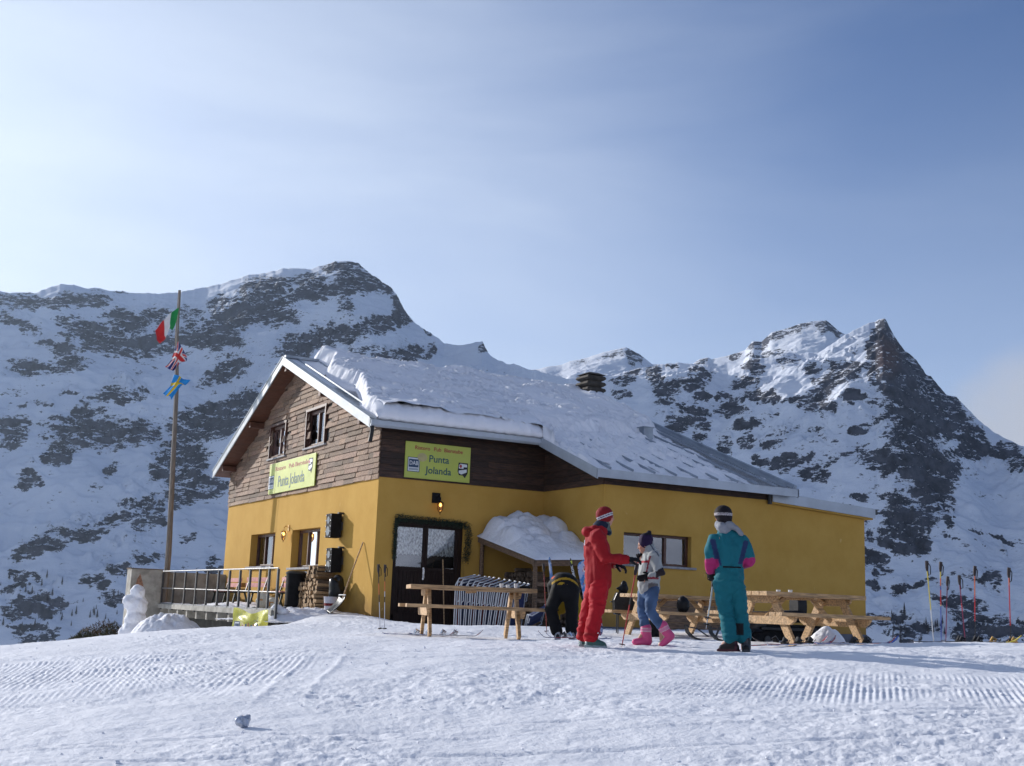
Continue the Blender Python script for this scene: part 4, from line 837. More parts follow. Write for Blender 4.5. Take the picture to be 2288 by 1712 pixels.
M_bulb = mat('lit_bulb', (1, 0.8, 0.5), 0.4, emit=(1.0, 0.62, 0.22, 9.0))
M_lglass = mat('amber_glass', (0.55, 0.33, 0.12), 0.15, var=0.05, trans=0.75)
M_brass = mat('brass', (0.55, 0.33, 0.10), 0.3, 0.9, var=0.1)
def lamp(label, loc, rz, plate):
    t = thing('wall_lamp', label, 'wall lamp', loc, rz, group='ship lanterns on the walls')    # local -y points out of the wall
    b = MB()
    if plate: 
        b.box(-0.10, -0.035, -0.02, 0.10, 0, 0.22); b.tube([(0, 0, 0.20), (0, -0.03, 0.20)], 0.0, 3) if False else None
    else: b.box(-0.05, -0.02, 0.02, 0.05, 0, 0.18)
    b.tube([(0.02, -0.03, 0.12), (0.03, -0.10, 0.15), (0.05, -0.16, 0.10), (0.05, -0.16, 0.03)], 0.012, 8)
    b.build('bracket', M_blackm if plate else M_brass, t, auto=40)
    c = MB(); c.cone((0.05, -0.16, 0.02), (0.05, -0.16, -0.02), 0.03, 0.085, 12); c.build('cap', M_blackm if plate else M_brass, t, auto=40)
    g = MB(); g.tube([(0.05, -0.16, -0.022), (0.05, -0.16, -0.06), (0.05, -0.16, -0.15), (0.05, -0.16, -0.20), (0.05, -0.16, -0.225)], [0.052, 0.064, 0.062, 0.045, 0.012], 12); g.build('glass', M_lglass, t, smooth=True)
    bu = MB(); bu.ell((0.05, -0.16, -0.075), (0.022, 0.022, 0.034)); bu.build('bulb', M_bulb, t, smooth=True)
    w_ = MB()
    for k in range(4):
        a = PI/4+k*PI/2; c_, s_ = math.cos(a)*0.07, math.sin(a)*0.07
        w_.tube([(0.05+c_, -0.16+s_, -0.02), (0.05+c_, -0.16+s_, -0.15), (0.05+c_*0.6, -0.16+s_*0.6, -0.215), (0.05, -0.16, -0.25)], 0.006, 6)
    w_.tube([(0.05, -0.16, -0.24), (0.05, -0.16, -0.30)], [0.014, 0.004], 8)
    w_.build('guard', M_blackm, t, auto=40)
lamp('lit lantern on a black wall plate above the double door', (1.47, -0.0, 2.62), 0, True)
lamp('small lit brass lantern on the sunlit gable wall between the two lower windows', (0.0, 6.02, 2.06), R(-90), False)

# loudspeakers on the gable wall
M_cone = mat('speaker_cone', (0.03, 0.03, 0.033), 0.2, var=0.2, coat=0.8)
def speaker(label, y, zc, tilt):
    t = thing('loudspeaker', label, 'loudspeaker', (0, y, zc), group='loudspeakers beside the window')
    b = MB(); b.prism([(0.0, -0.29), (0.36, -0.29), (0.36, 0.29), (0.0, 0.29)], 'x', -0.32, -0.05); o = b.build('cabinet', M_blackm, t, bevel=0.012)
    for zz, rr in ((-0.13, 0.115), (0.13, 0.09)):
        c = MB(); c.tube([(-0.322, 0.18, zz), (-0.33, 0.18, zz), (-0.325, 0.18, zz), (-0.30, 0.18, zz)], [rr, rr, rr*0.9, rr*0.3], 20, cap=True); c.build('driver', M_cone, t, auto=50)
    for zz in (-0.27, -0.14, -0.02, 0.12, 0.25):
        for yy in (0.025, 0.335): s = MB(); s.ell((-0.325, yy, zz), (0.010, 0.017, 0.017), nu=8, nv=6); s.build('stud', M_chrome, t, smooth=True)
    k = MB(); k.box(-0.13, 0.02, 0.292, 0.0, 0.12, 0.33); k.build('bracket', M_rail, t); k = MB(); k.box(-0.05, 0.03, -0.1, 0.0, 0.33, 0.1); k.build('wall_mount', M_rail, t)
speaker('upper of two black loudspeakers on the gable wall', 2.02, 2.05, 0)
speaker('lower of two black loudspeakers, right above the log pile', 1.86, 1.22, 0)

# garland of fir round the door
gl_ = MB(); gr_ = random.Random(5)
path = [(0.47, 1.25), (0.46, 1.6), (0.47, 2.0), (0.50, 2.19), (1.0, 2.17), (1.5, 2.16), (2.0, 2.14), (2.30, 2.12), (2.36, 1.95), (2.33, 1.6), (2.30, 1.28)]
def along(path, s):
    L = [math.hypot(b[0]-a[0], b[1]-a[1]) for a, b in zip(path, path[1:])]; s *= sum(L)
    for (a, b), l in zip(zip(path, path[1:]), L):
        if s <= l: return a[0]+(b[0]-a[0])*s/l, a[1]+(b[1]-a[1])*s/l
        s -= l
    return path[-1]
for k in range(4200):
    x, z = along(path, gr_.random()); r_ = (0.05 if x < 0.49 and z < 2.1 else 0.095)*gr_.random()**0.5; a = gr_.uniform(0, 2*PI); b_ = gr_.uniform(-1, 1)
    c0 = V(x+r_*math.cos(a), 0.02-0.07+0.06*b_, z+r_*math.sin(a)); d = V(gr_.gauss(0, 1), gr_.gauss(0, 0.8), gr_.gauss(0, 1)).normalized()*gr_.uniform(0.03, 0.07); s_ = d.cross(V(gr_.gauss(0, 1), gr_.gauss(0, 1), gr_.gauss(0, 1))).normalized()*0.006
    gl_.add([c0-s_, c0+s_, c0+d], [(0, 1, 2)])
M_fir = mat('fir_needles', (0.012, 0.028, 0.014), 0.7, var=0.5, scale=12)
tag(gl_.build('garland', M_fir, recalc=False), 'dark fir garland hung round the top of the double door', 'garland')

# ------------------------------------------------------------------ terrace on the left
tr_t = thing('terrace', 'raised concrete terrace with snow on it along the gable wall', 'terrace', (0, 0, 0))
b = MB(); b.box(-2.08, 0.75, -0.13, -0.002, 11.9, 0.0); b.build('deck_slab', M_conc, tr_t, bevel=0.01)
for k in range(11):
    yy = 1.2+k*1.0; b = MB(); b.box(-2.02, yy-0.07, -0.34, -0.1, yy+0.07, -0.134); b.build('joist', M_conc, tr_t)
b = MB(); b.box(-1.2, 0.9, -1.7, -1.0, 11.9, -0.345); b.build('support_wall', mat('underdeck_shade_masonry', (0.05, 0.05, 0.045), 0.95, var=0.4, scale=3), tr_t)  # its dark colour stands in for the shaded void under the deck
# drifted snow on the terrace
ds_ = MB(); rows = []
for i in range(40):
    yy = 2.5+9.0*i/39
    rows.append([V(-2.0+1.9*j/24, yy, 0.004+max(-0.01, 0.10*float(fbm(np.array([j*0.14]), np.array([yy*0.5]), 3, seed=101)[0])+0.10*math.exp(-((yy-7.6)/1.2)**2-((j/24-0.6)/0.35)**2))) for j in range(25)])
ds_.grid(rows); ds_.build('terrace_snow', M_snow, tr_t, smooth=True, recalc=False)
rl = thing('railing', 'dark steel railing along the outer edge of the terrace', 'railing', (-2.03, 0, 0))
ys = [0.58, 1.20, 1.88, 2.62, 3.42, 4.30, 5.27, 6.30, 7.40, 8.55, 9.80, 11.15]
for k, yy in enumerate(ys):
    b = MB(); b.box(-0.025, yy-0.034, -0.16 if k else -0.25, 0.025, yy+0.034, 0.91); b.build('post', M_rail, rl, bevel=0.003)
b = MB(); b.tube([(0, 0.58, 0.93), (0, 11.2, 0.95)], 0.016, 8); b.build('top_rail', M_railtop, rl, auto=40)
b = MB(); b.tube([(0.0, 0.58, 0.40), (0.0, 11.2, 0.46)], 0.014, 8); b.build('mid_rail', M_railtop, rl, auto=40)
b = MB(); b.box(-0.02, 0.6, 0.0, 0.02, 11.2, 0.035); b.build('bottom_rail', M_railtop, rl)
M_brick = mat('bare_brick', (0.25, 0.13, 0.08), 0.9, var=0.35, scale=18, bump=0.5, bscale=30)
cw = thing('parapet_wall', 'grey concrete parapet with an exposed brick patch at the far end of the terrace', 'wall', (0, 0, 0))
b = MB(); b.box(-2.92, 11.35, -2.4, -2.0, 11.95, 0.99); b.box(-2.0, 11.65, -1.2, 0.6, 11.85, 0.95); b.build('wall', M_conc, cw, bevel=0.015)
b = MB(); b.add([(x, 11.345, z) for x, z in ((-2.78, 0.45), (-2.62, 0.38), (-2.52, 0.42), (-2.58, 0.62), (-2.66, 0.85), (-2.74, 0.70))], [(0, 1, 2, 3, 4, 5)]); b.build('brick_patch', M_brick, cw)
b = MB(); b.box(-2.95, 11.32, 0.993, -1.98, 11.98, 1.01); b.build('coping', M_woodold, cw)
fp = MB(); fp.tube([(-1.87, 11.45, -0.1), (-1.86, 11.45, 1.5), (-1.96, 11.45, 4.0), (-2.06, 11.45, 6.5), (-2.20, 11.45, 8.2), (-2.24, 11.45, 9.62)], [0.088, 0.086, 0.078, 0.066, 0.054, 0.044], 12)
tag(fp.build('flagpole', M_polewood, auto=40), 'tall weathered wooden flagpole at the far end of the terrace', 'flagpole')

fpo = [o for o in bpy.data.objects if o.name.startswith('flagpole')][0]
rp = MB(); rp.tube([(-1.97, 11.33, 1.1), (-2.02, 11.30, 3.2), (-2.12, 11.32, 6.2), (-2.22, 11.37, 8.2), (-2.26, 11.41, 9.5)], 0.008, 5); rp.build('rope', M_railtop, fpo, auto=40)
# flags: crumpled cloth given as a grid of hand-placed folds
def cloth(name, label, top, rows_, cols, colf, cat='flag', group='flags on the pole'):
    """rows_: control rows from the hoist down, points (right, up, out) in metres from top; interpolated"""
    n, m_ = 26, 26; P = np.array(rows_, float); nr, nc = P.shape[0], P.shape[1]; vs = []; cs = []
    def cr(A, t):
        k = len(A); x = t*(k-1); i = int(min(x, k-2)); f = x-i; a = A[max(i-1, 0)]; b_ = A[i]; c_ = A[i+1]; d = A[min(i+2, k-1)]
        return 0.5*((2*b_)+(-a+c_)*f+(2*a-5*b_+4*c_-d)*f*f+(-a+3*b_-3*c_+d)*f**3)
    mb = MB(); rows2 = []
    for i in range(n+1):
        line = np.array([cr(P[:, j], i/n) for j in range(nc)]); row = []
        for j in range(m_+1):
            p = cr(line, j/m_); w_ = 0.02*math.sin(6*j/m_*PI+3*i/n); q = V(RT0[0], RT0[1], 0)*p[0]+V(0, 0, 1)*p[1]+V(-math.sin(YAW), -math.cos(YAW), 0)*(p[2]+w_); row.append(q)
        rows2.append(row)
    for i in range(n):
        for j in range(m_):
            mb.cur = colf((j+0.5)/m_, (i+0.5)/n); mb.add([rows2[i][j], rows2[i][j+1], rows2[i+1][j+1], rows2[i+1][j]], [(0, 1, 2, 3)])
    o = mb.build(name, cols, None, smooth=True, recalc=False)
    import bmesh
    bm = bmesh.new(); bm.from_mesh(o.data); bmesh.ops.remove_doubles(bm, verts=bm.verts, dist=0.0005); bm.to_mesh(o.data); bm.free()
    o.location = top; tag(o, label, cat, group); return o
F_g = mat('flag_green', (0.01, 0.22, 0.05), 0.8, var=0.15); F_w = mat('flag_white', (0.62, 0.62, 0.62), 0.8, var=0.08); F_r = mat('flag_red', (0.50, 0.015, 0.015), 0.8, var=0.12)
F_b = mat('flag_navy', (0.012, 0.015, 0.13), 0.8, var=0.15); F_c = mat('flag_sky_blue', (0.01, 0.24, 0.60), 0.75, var=0.15); F_y = mat('flag_yellow', (0.62, 0.44, 0.02), 0.75, var=0.12)
# scale: about 72 px of the 2288 px photo per metre here
k_ = 1/72.0
def px(L): return [[(a*k_, -b*k_, c) for a, b, c in r] for r in L]
cloth('italian_flag', 'green, white and red flag, topmost on the pole', (-2.23, 11.36, 9.05),
      px([[(0, 0, 0), (-14, 12, .06), (-30, 32, .10), (-46, 57, .12)], [(-1, 20, .02), (-14, 36, .12), (-28, 50, .02), (-42, 70, .08)], [(-4, 40, .03), (-12, 46, .16), (-26, 66, .05), (-40, 78, .1)], [(-9, 54, .05), (-15, 52, .1), (-22, 72, .08), (-34, 85, .05)]]),
      [F_g, F_w, F_r], lambda u, v: 0 if u < 0.33 else (1 if u < 0.64 else 2))
def uj(u, v):
    x, y = u*2-1, v*2-1
    if abs(x) < 0.10 or abs(y) < 0.18: return 1
    if abs(x) < 0.18 or abs(y) < 0.30: return 0
    d = abs(abs(x)-abs(y))
    return 1 if d < 0.08 else (0 if d < 0.2 else 2)
cloth('union_flag', 'crumpled red, white and blue crossed flag, middle one on the pole', (-2.17, 11.33, 7.98),
      px([[(0, 0, 0), (8, 10, .1), (18, 24, .15), (24, 36, .1)], [(-5, 22, .05), (3, 24, .16), (14, 32, .05), (25, 46, .12)], [(-11, 44, .04), (-2, 42, .14), (6, 50, .06), (13, 50, .1)], [(-23, 60, .04), (-12, 66, .15), (-5, 68, .06), (0, 66, .1)]]),
      [F_w, F_r, F_b], uj)
cloth('blue_and_yellow_flag', 'bright blue flag with a yellow cross, lowest on the pole', (-2.09, 11.32, 6.96),
      px([[(-8, 2, .04), (6, 6, .12), (14, 12, .05), (33, 14, .16)], [(-11, 18, .05), (2, 18, .16), (10, 20, .1), (22, 26, .12)], [(-14, 32, .1), (-2, 30, .2), (10, 26, .12), (12, 28, .1)], [(-28, 46, .06), (-20, 52, .12), (-12, 52, .08), (-9, 60, .05)]]),
      [F_c, F_y], lambda u, v: 1 if (0.36 < u < 0.50 or 0.42 < v < 0.60) else 0)

# benches against the gable, bin, bags
M_pink = mat('faded_red_slats', (0.52, 0.22, 0.20), 0.7, var=0.2, scale=9, bump=0.3, bscale=20)
M_iron = mat('dark_green_iron', (0.02, 0.035, 0.03), 0.5, var=0.3)
def bench():
    t = thing('bench', 'x', 'bench', group='slatted benches on the terrace')
    for z_ in (0.60, 0.75):
        b = MB(); b.bar((-0.72, 0.20+z_*0.10, z_), (0.72, 0.20+z_*0.10, z_), 0.022, 0.115); b.build('back_slat', M_pink, t, bevel=0.004)
    for y_ in (-0.18, -0.04, 0.10):
        b = MB(); b.box(-0.72, y_-0.06, 0.41, 0.72, y_+0.06, 0.435); b.build('seat_slat', M_pink, t, bevel=0.004)
    for x_ in (-0.55, 0.55):
        b = MB(); b.bar((x_, -0.20, 0.0), (x_, -0.12, 0.40), 0.035, 0.05); b.bar((x_, 0.28, 0.0), (x_, 0.14, 0.40), 0.035, 0.05); b.box(x_-0.018, -0.2, 0.37, x_+0.018, 0.18, 0.408); b.bar((x_, 0.16, 0.38), (x_, 0.30, 0.84), 0.035, 0.03); b.build('leg_frame', M_iron, t, bevel=0.003)
    return t
b0 = bench(); bs = [b0, copy_tree(b0), copy_tree(b0)]
for o, (x, y, rz, lb) in zip(bs, ((-0.45, 10.1, R(-90), 'faded red bench farthest from the bin on the terrace'), (-0.60, 7.3, R(-82), 'middle faded red bench, set slightly askew'), (-0.50, 4.9, R(-90), 'faded red bench nearest the black bin'))):
    o.location = (x, y, 0.02); o.rotation_euler = (0, 0, rz); o['label'] = lb
bt = thing('rubbish_bin', 'tall black ribbed bin beside the window on the terrace', 'bin', (-0.62, 3.35, 0.0))
b = MB(); n = 24; b.tube([(0, 0, 0), (0, 0, 0.02)]+[(0, 0, 0.05+0.8*k/16) for k in range(17)]+[(0, 0, 0.88)], [0.25, 0.262]+[0.262+0.006*(k % 2) for k in range(17)]+[0.27], n); b.build('body', M_blackm, bt, auto=30)
b = MB(); b.tube([(0, 0, 0.88), (0, 0, 0.91), (0, 0, 0.95), (0, 0, 0.965)], [0.28, 0.28, 0.22, 0.05], n); b.build('lid', M_black, bt, auto=30)
b = MB(); b.tube([(0.02, -0.27, 0.72), (0.02, -0.34, 0.70), (0.02, -0.34, 0.62), (0.02, -0.27, 0.60)], 0.015, 8); b.build('handle', M_black, bt, auto=30)
M_bag = mat('cream_printed_bag', (0.58, 0.52, 0.40), 0.7, var=0.1); M_orange = mat('orange_print', (0.50, 0.22, 0.05), 0.7)
def bag(label, loc, s, rz):
    t = thing('bag', label, 'bag', loc, rz, group='printed bags under the benches'); b = MB(); b.ell((0, 0, 0.16*s), (0.20*s, 0.10*s, 0.17*s), nu=16, nv=10)
    for i, v_ in enumerate(b.v):
        k = 1+0.14*mnoise.noise(V(*v_)*9+V(*loc)); b.v[i] = (v_[0]*k, v_[1]*k, max(0, v_[2])*(1+0.15*(mnoise.noise(V(*v_)*6))))
    b.build('sack', M_bag, t, smooth=True)
    h = MB()
    for sx in (-0.08, 0.08): h.tube([(sx*s-0.04, 0, 0.28*s), (sx*s, -0.01, 0.38*s), (sx*s+0.04, 0, 0.28*s)], 0.008, 6)
    h.build('handles', M_bag, t, auto=40); g = MB(); g.box(-0.07*s, -0.105*s, 0.08*s, -0.03*s, -0.098*s, 0.2*s); g.box(-0.03*s, -0.107*s, 0.17*s, 0.07*s, -0.1*s, 0.2*s); g.build('print', M_orange, t)
bag('cream bag with orange print, larger one under the benches', (-1.25, 3.9, 0.01), 1.15, R(-60))
bag('small cream bag closest to the bin', (-1.28, 3.05, 0.01), 0.85, R(-50))

# yellow crumpled banner hanging low by the terrace end
M_ban = mat('yellow_foil', (0.60, 0.56, 0.06), 0.25, var=0.15, scale=5, coat=0.5)
bn = thing('banner', 'crumpled shiny yellow banner below the terrace railing', 'banner', (0, 0, 0)); rows = []
c0, c1 = V(-2.60, 1.15, 0), V(-2.12, 0.15, 0)
A0 = V(-2.75, 1.35, 0.03); A1 = V(-2.35, 0.10, 0.0)
for i in range(22):
    row = []
    for j in range(34):
        u = j/33; v_ = i/21; p = A0.lerp(A1, u); sag = -0.07*math.sin(PI*u)+0.03*math.sin(9*u)
        p = p+V(-0.10, -0.12, 0)*(0.10*math.sin(14*u+5*v_)+0.5*mnoise.noise(V(u*4, v_*3, 1)))+V(0, 0, sag-(0.52-0.05*math.sin(7*u))*v_); row.append(p)
    rows.append(row)
b = MB(); b.grid(rows); bo = b.build('cloth', M_ban, bn, smooth=True, recalc=False)
dirv = (A1-A0).normalized(); 
def onban(u, dz): 
    p = A0.lerp(A1, u); return V(p.x, p.y, 0.0+dz)+V(-0.075, -0.085, 0)
def bpatch(u0, u1, z0, z1, m_, nm, off=1.0):
    b = MB(); o_ = V(-0.02, -0.024, 0)*off; b.quad(onban(u0, z0)+o_, onban(u1, z0)+o_, onban(u1, z1)+o_, onban(u0, z1)+o_); b.build(nm, m_, bn, recalc=False)
bpatch(0.13, 0.30, -0.50, -0.26, M_snavy, 'logo'); bpatch(0.15, 0.28, -0.48, -0.28, M_swhite, 'logo', 1.1); bpatch(0.16, 0.27, -0.43, -0.31, M_snavy, 'logo', 1.2)
for k in range(7): bpatch(0.36+k*0.08, 0.39+k*0.08+0.02*(k % 2), -0.46, -0.33+0.02*(k % 3), M_snavy if k % 2 else M_sred, 'lettering')

# ------------------------------------------------------------------ log pile, bucket, shovel at the gable
M_log = mat('split_log', (0.36, 0.235, 0.125), 0.85, var=0.4, scale=7, sc=(12, 2, 12), bump=0.5, bscale=14, tint=False)
M_bark = mat('bark', (0.10, 0.07, 0.045), 0.9, var=0.4, scale=10, bump=0.6, bscale=20)
lg = random.Random(9)
def log_mesh(k, L):
    q = random.Random(100+k); n = q.choice([3, 4, 5, 6]); prof = []
    for i in range(n): a = 2*PI*i/n+q.uniform(-0.3, 0.3); r_ = q.uniform(0.045, 0.075); prof.append((r_*math.cos(a), r_*math.sin(a)))
    b = MB(); m0 = 4; vs = []; 
    for j in range(m0+1):
        x = -L/2+L*j/m0; w_ = 1+q.uniform(-0.08, 0.08); vs += [(x, y*w_+q.uniform(-.003, .003), z*w_) for y, z in prof]
    fs = [tuple(range(n))[::-1], tuple(m0*n+i for i in range(n))]; mi = [0, 0]
    for j in range(m0):
        for i in range(n): fs.append((j*n+i, j*n+(i+1) % n, (j+1)*n+(i+1) % n, (j+1)*n+i)); mi.append(1 if i % 3 == 0 else 0)
    b.add(vs, fs); b.mi = mi; return b
logm = []
for k in range(9):
    o = log_mesh(k, 0.42).build('firewood_log', [M_log, M_bark], None, bevel=0.004); logm.append(o)
used_log = [False]*9
def put_log(k, loc, rot, label, group, dark=False):
    global used_log
    if dark:
        o = logm2[k].copy(); C.objects.link(o); o.location = loc; o.rotation_euler = rot; o['label'] = label; o['category'] = 'log'; o['group'] = group; return
    if not used_log[k]: o = logm[k]; used_log[k] = True
    else: o = logm[k].copy(); C.objects.link(o)
    o.location = loc; o.rotation_euler = rot; o['label'] = label; o['category'] = 'log'; o['group'] = group
# pile: log ends look out from the wall (-x); courses step back as it rises
cols = []
z = 0.02; r = 0
while z < 1.08:
    ya, yb = (1.95, 3.15) if z < 0.68 else (2.35, 3.0-0.25*(z-0.7))
    depth_ = -0.42 if z < 0.62 else -0.30
    y = ya+0.04*(r % 2)
    while y < yb:
        put_log(lg.randrange(9), (depth_+lg.uniform(-0.04, 0.04), y+lg.uniform(-.01, .01), z+0.03+lg.uniform(-.01, .01)), (lg.uniform(0, 2*PI), lg.uniform(-0.05, 0.05), lg.uniform(-0.08, 0.08)), 'split firewood log in the pile beside the gable window', 'logs piled against the gable wall')
        y += 0.108
    z += 0.098; r += 1
# bucket, white tub, sack, shovel
M_bucket = mat('white_bucket', (0.50, 0.50, 0.55), 0.4, var=0.1)
t = thing('bucket', 'whitish printed bucket between the log pile and the snow shovel', 'bucket', (-0.55, 1.12, 0.0))
b = MB(); b.tube([(0, 0, 0.0), (0, 0, 0.33), (0, 0, 0.35), (0, 0, 0.35), (0, 0, 0.03)], [0.13, 0.165, 0.172, 0.155, 0.12], 20); b.build('body', M_bucket, t, auto=40)
b = MB(); b.tube([(0, 0, 0.14), (0, 0, 0.20)], [0.149, 0.155], 20, cap=False); b.build('printed_band', M_maroon, t, auto=40)
t = thing('white_tub', 'small cream tub at the left foot of the log pile', 'tub', (-0.72, 3.42, 0.0)); b = MB(); b.tube([(0, 0, 0), (0, 0, 0.21), (0, 0, 0.225), (0, 0, 0.235)], [0.09, 0.10, 0.11, 0.11], 18); b.build('body', mat('cream_plastic', (0.66, 0.60, 0.42), 0.5, var=0.05), t, auto=40); b = MB(); b.tube([(0, 0, 0.236), (0, 0, 0.25)], [0.105, 0.10], 18); b.build('lid', M_white, t, auto=40)
b = MB(); b.ell((0, 0, 0.3), (0.20, 0.22, 0.33), nu=22, nv=16)
for i, v_ in enumerate(b.v): k = 1+0.22*mnoise.noise(V(*v_)*5); b.v[i] = (v_[0]*k, v_[1]*k, v_[2]*k)
tag(b.build('black_sack', M_black, None, smooth=True, loc=(-0.30, 1.45, 0.20)), 'bulging black plastic sack leaning on the wall beside the log pile', 'sack')
t = thing('snow_shovel', 'black snow shovel with a long wooden handle leaning on the gable wall', 'shovel', (0, 0, 0))
b = MB(); b.tube([(-0.52, 0.55, 0.22), (-0.28, 0.62, 0.90), (-0.02, 0.67, 1.62)], 0.016, 8); b.build('handle', M_wood, t, auto=40)
b = MB(); rows = []
for i in range(9):
    s = i/8; rows.append([V(-0.50-0.30*s**1.6, 0.55+0.24*(j/8-0.5)*2*(0.85+0.15*s), 0.33-0.36*s+0.06*abs(j/8-0.5)*2) for j in range(9)])
b.grid(rows); o = b.build('blade', M_black, t, smooth=True, recalc=False); md = o.modifiers.new('thick', 'SOLIDIFY'); md.thickness = 0.012
b = MB(); b.bar(V(-0.50, 0.35, 0.40), V(-0.50, 0.75, 0.40), 0.02, 0.02); b.build('edge_strip', M_white, t)

# ------------------------------------------------------------------ woodshed in the corner
sd = thing('woodshed', 'low lean-to wood store in the corner between the two walls', 'shed', (0, 0, 0))
cA, cB, cC, cD = V(2.62, -0.02, 1.90), V(4.38, -0.02, 1.96), V(4.38, -2.45, 1.42), V(2.62, -2.70, 1.32)
def rq(u, v_, dz=0): return cA.lerp(cB, u).lerp(cD.lerp(cC, u), v_)+V(0, 0, dz)
b = MB(); n = 8
for k in range(n):
    u0, u1 = k/n+0.004, (k+1)/n-0.004; vs = [rq(u, v_, dz) for dz in (-0.028, 0) for u, v_ in ((u0, 0), (u1, 0), (u1, 1), (u0, 1))]; b.add(vs, [(3, 2, 1, 0), (4, 5, 6, 7), (0, 1, 5, 4), (1, 2, 6, 5), (2, 3, 7, 6), (3, 0, 4, 7)])
b.build('roof_boards', M_woodold, sd)
b = MB(); b.bar(rq(0.02, 0, -0.09), rq(0.02, 1.0, -0.09), 0.07, 0.11); b.build('rafter', M_woodold, sd, bevel=0.004)
b = MB(); b.bar(rq(0.98, 0, -0.09), rq(0.98, 1.0, -0.09), 0.07, 0.11); b.build('rafter', M_woodold, sd, bevel=0.004)
b = MB(); b.bar(rq(0, 0.985, -0.10), rq(1, 0.985, -0.10), 0.07, 0.14); b.build('front_beam', M_woodold, sd, bevel=0.004)
for (x, y, zt) in ((2.70, -0.10, 1.80), (2.70, -2.62, 1.20), (4.28, -2.38, 1.28)):
    b = MB(); b.tube([(x, y, -0.45), (x+0.01, y, 0.4), (x, y, zt)], [0.06, 0.055, 0.05], 10); b.build('post', M_woodold, sd, auto=40)
for z_ in (0.42, 0.78):
    b = MB(); b.bar((2.70, -2.60, z_), (4.28, -2.40, z_+0.02), 0.03, 0.09); b.build('rail', M_woodold, sd)
# logs stacked inside: ends towards -x
M_log_shade = mat('split_log_shade_dark', (0.085, 0.055, 0.034), 0.85, var=0.55, scale=5, sc=(3, 3, 3), bump=0.5, bscale=14)  # log colour darkened to stand in for the shade inside the store
logm2 = [log_mesh(k, 0.42).build('firewood_log', [M_log_shade, M_bark], None, bevel=0.004) for k in range(9)]
y = -0.9
while y > -2.35:
    z = -0.32; zt = 1.05-0.06*abs(y+1.6)
    while z < zt:
        put_log(lg.randrange(9), (2.98+lg.uniform(-.05, .05)+(0.35 if y > -1.2 else 0), y+lg.uniform(-.01, .01), z+0.05), (lg.uniform(0, 6.28), lg.uniform(-.06, .06), lg.uniform(-.1, .1)), 'split log stacked inside the low wood store', 'logs stacked in the wood store', True)
        z += 0.105
    y -= 0.112
x = 3.25
while x < 4.2:
    z = -0.30
    while z < 0.95:
        put_log(lg.randrange(9), (x, -2.28+lg.uniform(-.03, .03), z+0.05), (lg.uniform(0, 6.28), lg.uniform(-.06, .06), R(90)+lg.uniform(-.1, .1)), 'split log stacked inside the low wood store', 'logs stacked in the wood store', True)
        z += 0.115
    x += 0.118
for k in range(9):
    bpy.data.objects.remove(logm2[k])
    if not used_log[k]: bpy.data.objects.remove(logm[k])
# snow heap on its roof
nx_, ny_ = 90, 120; U_, V_ = np.meshgrid(np.linspace(-0.02, 1.03, nx_), np.linspace(0.0, 1.05, ny_), indexing='ij')
pts_ = np.array([[tuple(rq(float(u), float(v_))) for v_ in V_[0]] for u in U_[:, 0]])
fb1 = fbm(U_*2.4, V_*3.2, 4, 0.5, seed=111); lump = U_*0; q_ = random.Random(8)
for k in range(30):
    cu, cv, cr_ = q_.uniform(0.08, 0.95), q_.random()**1.5*0.75+0.06, q_.uniform(0.12, 0.40); d2_ = ((U_-cu)*1.76)**2+((V_-cv)*2.7)**2
    lump = np.maximum(lump, np.sqrt(np.maximum(0, cr_**2-d2_))*0.85)
hgt = np.interp(V_, [0, 0.12, 0.30, 0.5, 0.75, 1.0], [0.22, 0.55, 0.66, 0.50, 0.34, 0.16])*np.interp(U_, [0, 0.15, 0.5, 0.85, 1.0], [0.30, 0.85, 1.05, 1.0, 0.9])
hgt = hgt*(0.95+0.22*fb1)*0.8+0.62*lump*np.interp(V_, [0, 0.6, 0.8, 1], [1, 0.8, 0.3, 0.1])
ed = np.minimum(np.minimum((U_+0.02)/0.10, (1.05-V_)/0.05), 1); hgt = hgt*np.clip(ed, 0, 1)**0.5-0.002
v_ = pts_.copy(); v_[..., 2] += hgt
hs = fastmesh('snow_heap', v_.reshape(-1, 3), gridfaces(nx_, ny_)[:, ::-1], M_snowdirty); tag(hs, 'lumpy heap of snow on the roof of the wood store', 'snow')

# ------------------------------------------------------------------ snow figures and mounds
def blob(name, label, cat, parts, loc, vox, noise_a, noise_f, m_, kind=None, sm=4):
    mb = MB()
    for c, r_ in parts: mb.ell(c, r_, nu=20, nv=14)
    me = bpy.data.meshes.new(name); me.from_pydata([tuple(p) for p in mb.v], [], mb.f); tmp = bpy.data.objects.new(name, me); C.objects.link(tmp)
    rm_ = tmp.modifiers.new('r', 'REMESH'); rm_.mode = 'VOXEL'; rm_.voxel_size = vox; s_ = tmp.modifiers.new('s', 'SMOOTH'); s_.iterations = sm
    bpy.context.view_layer.update(); dg = bpy.context.evaluated_depsgraph_get(); me2 = bpy.data.meshes.new_from_object(tmp.evaluated_get(dg)); bpy.data.objects.remove(tmp)
    for v_ in me2.vertices:
        n_ = v_.normal; a = mnoise.fractal(v_.co*noise_f, 0.8, 2.0, 4); v_.co = v_.co+n_*a*noise_a
    me2.materials.clear(); me2.materials.append(m_); me2.polygons.foreach_set('use_smooth', [True]*len(me2.polygons))
    o = bpy.data.objects.new(name, me2); C.objects.link(o); o.location = loc; tag(o, label, cat); return o
M_snowfig = snow_mat('snowman_snow', b1=0.4, s1=9, s2=40)
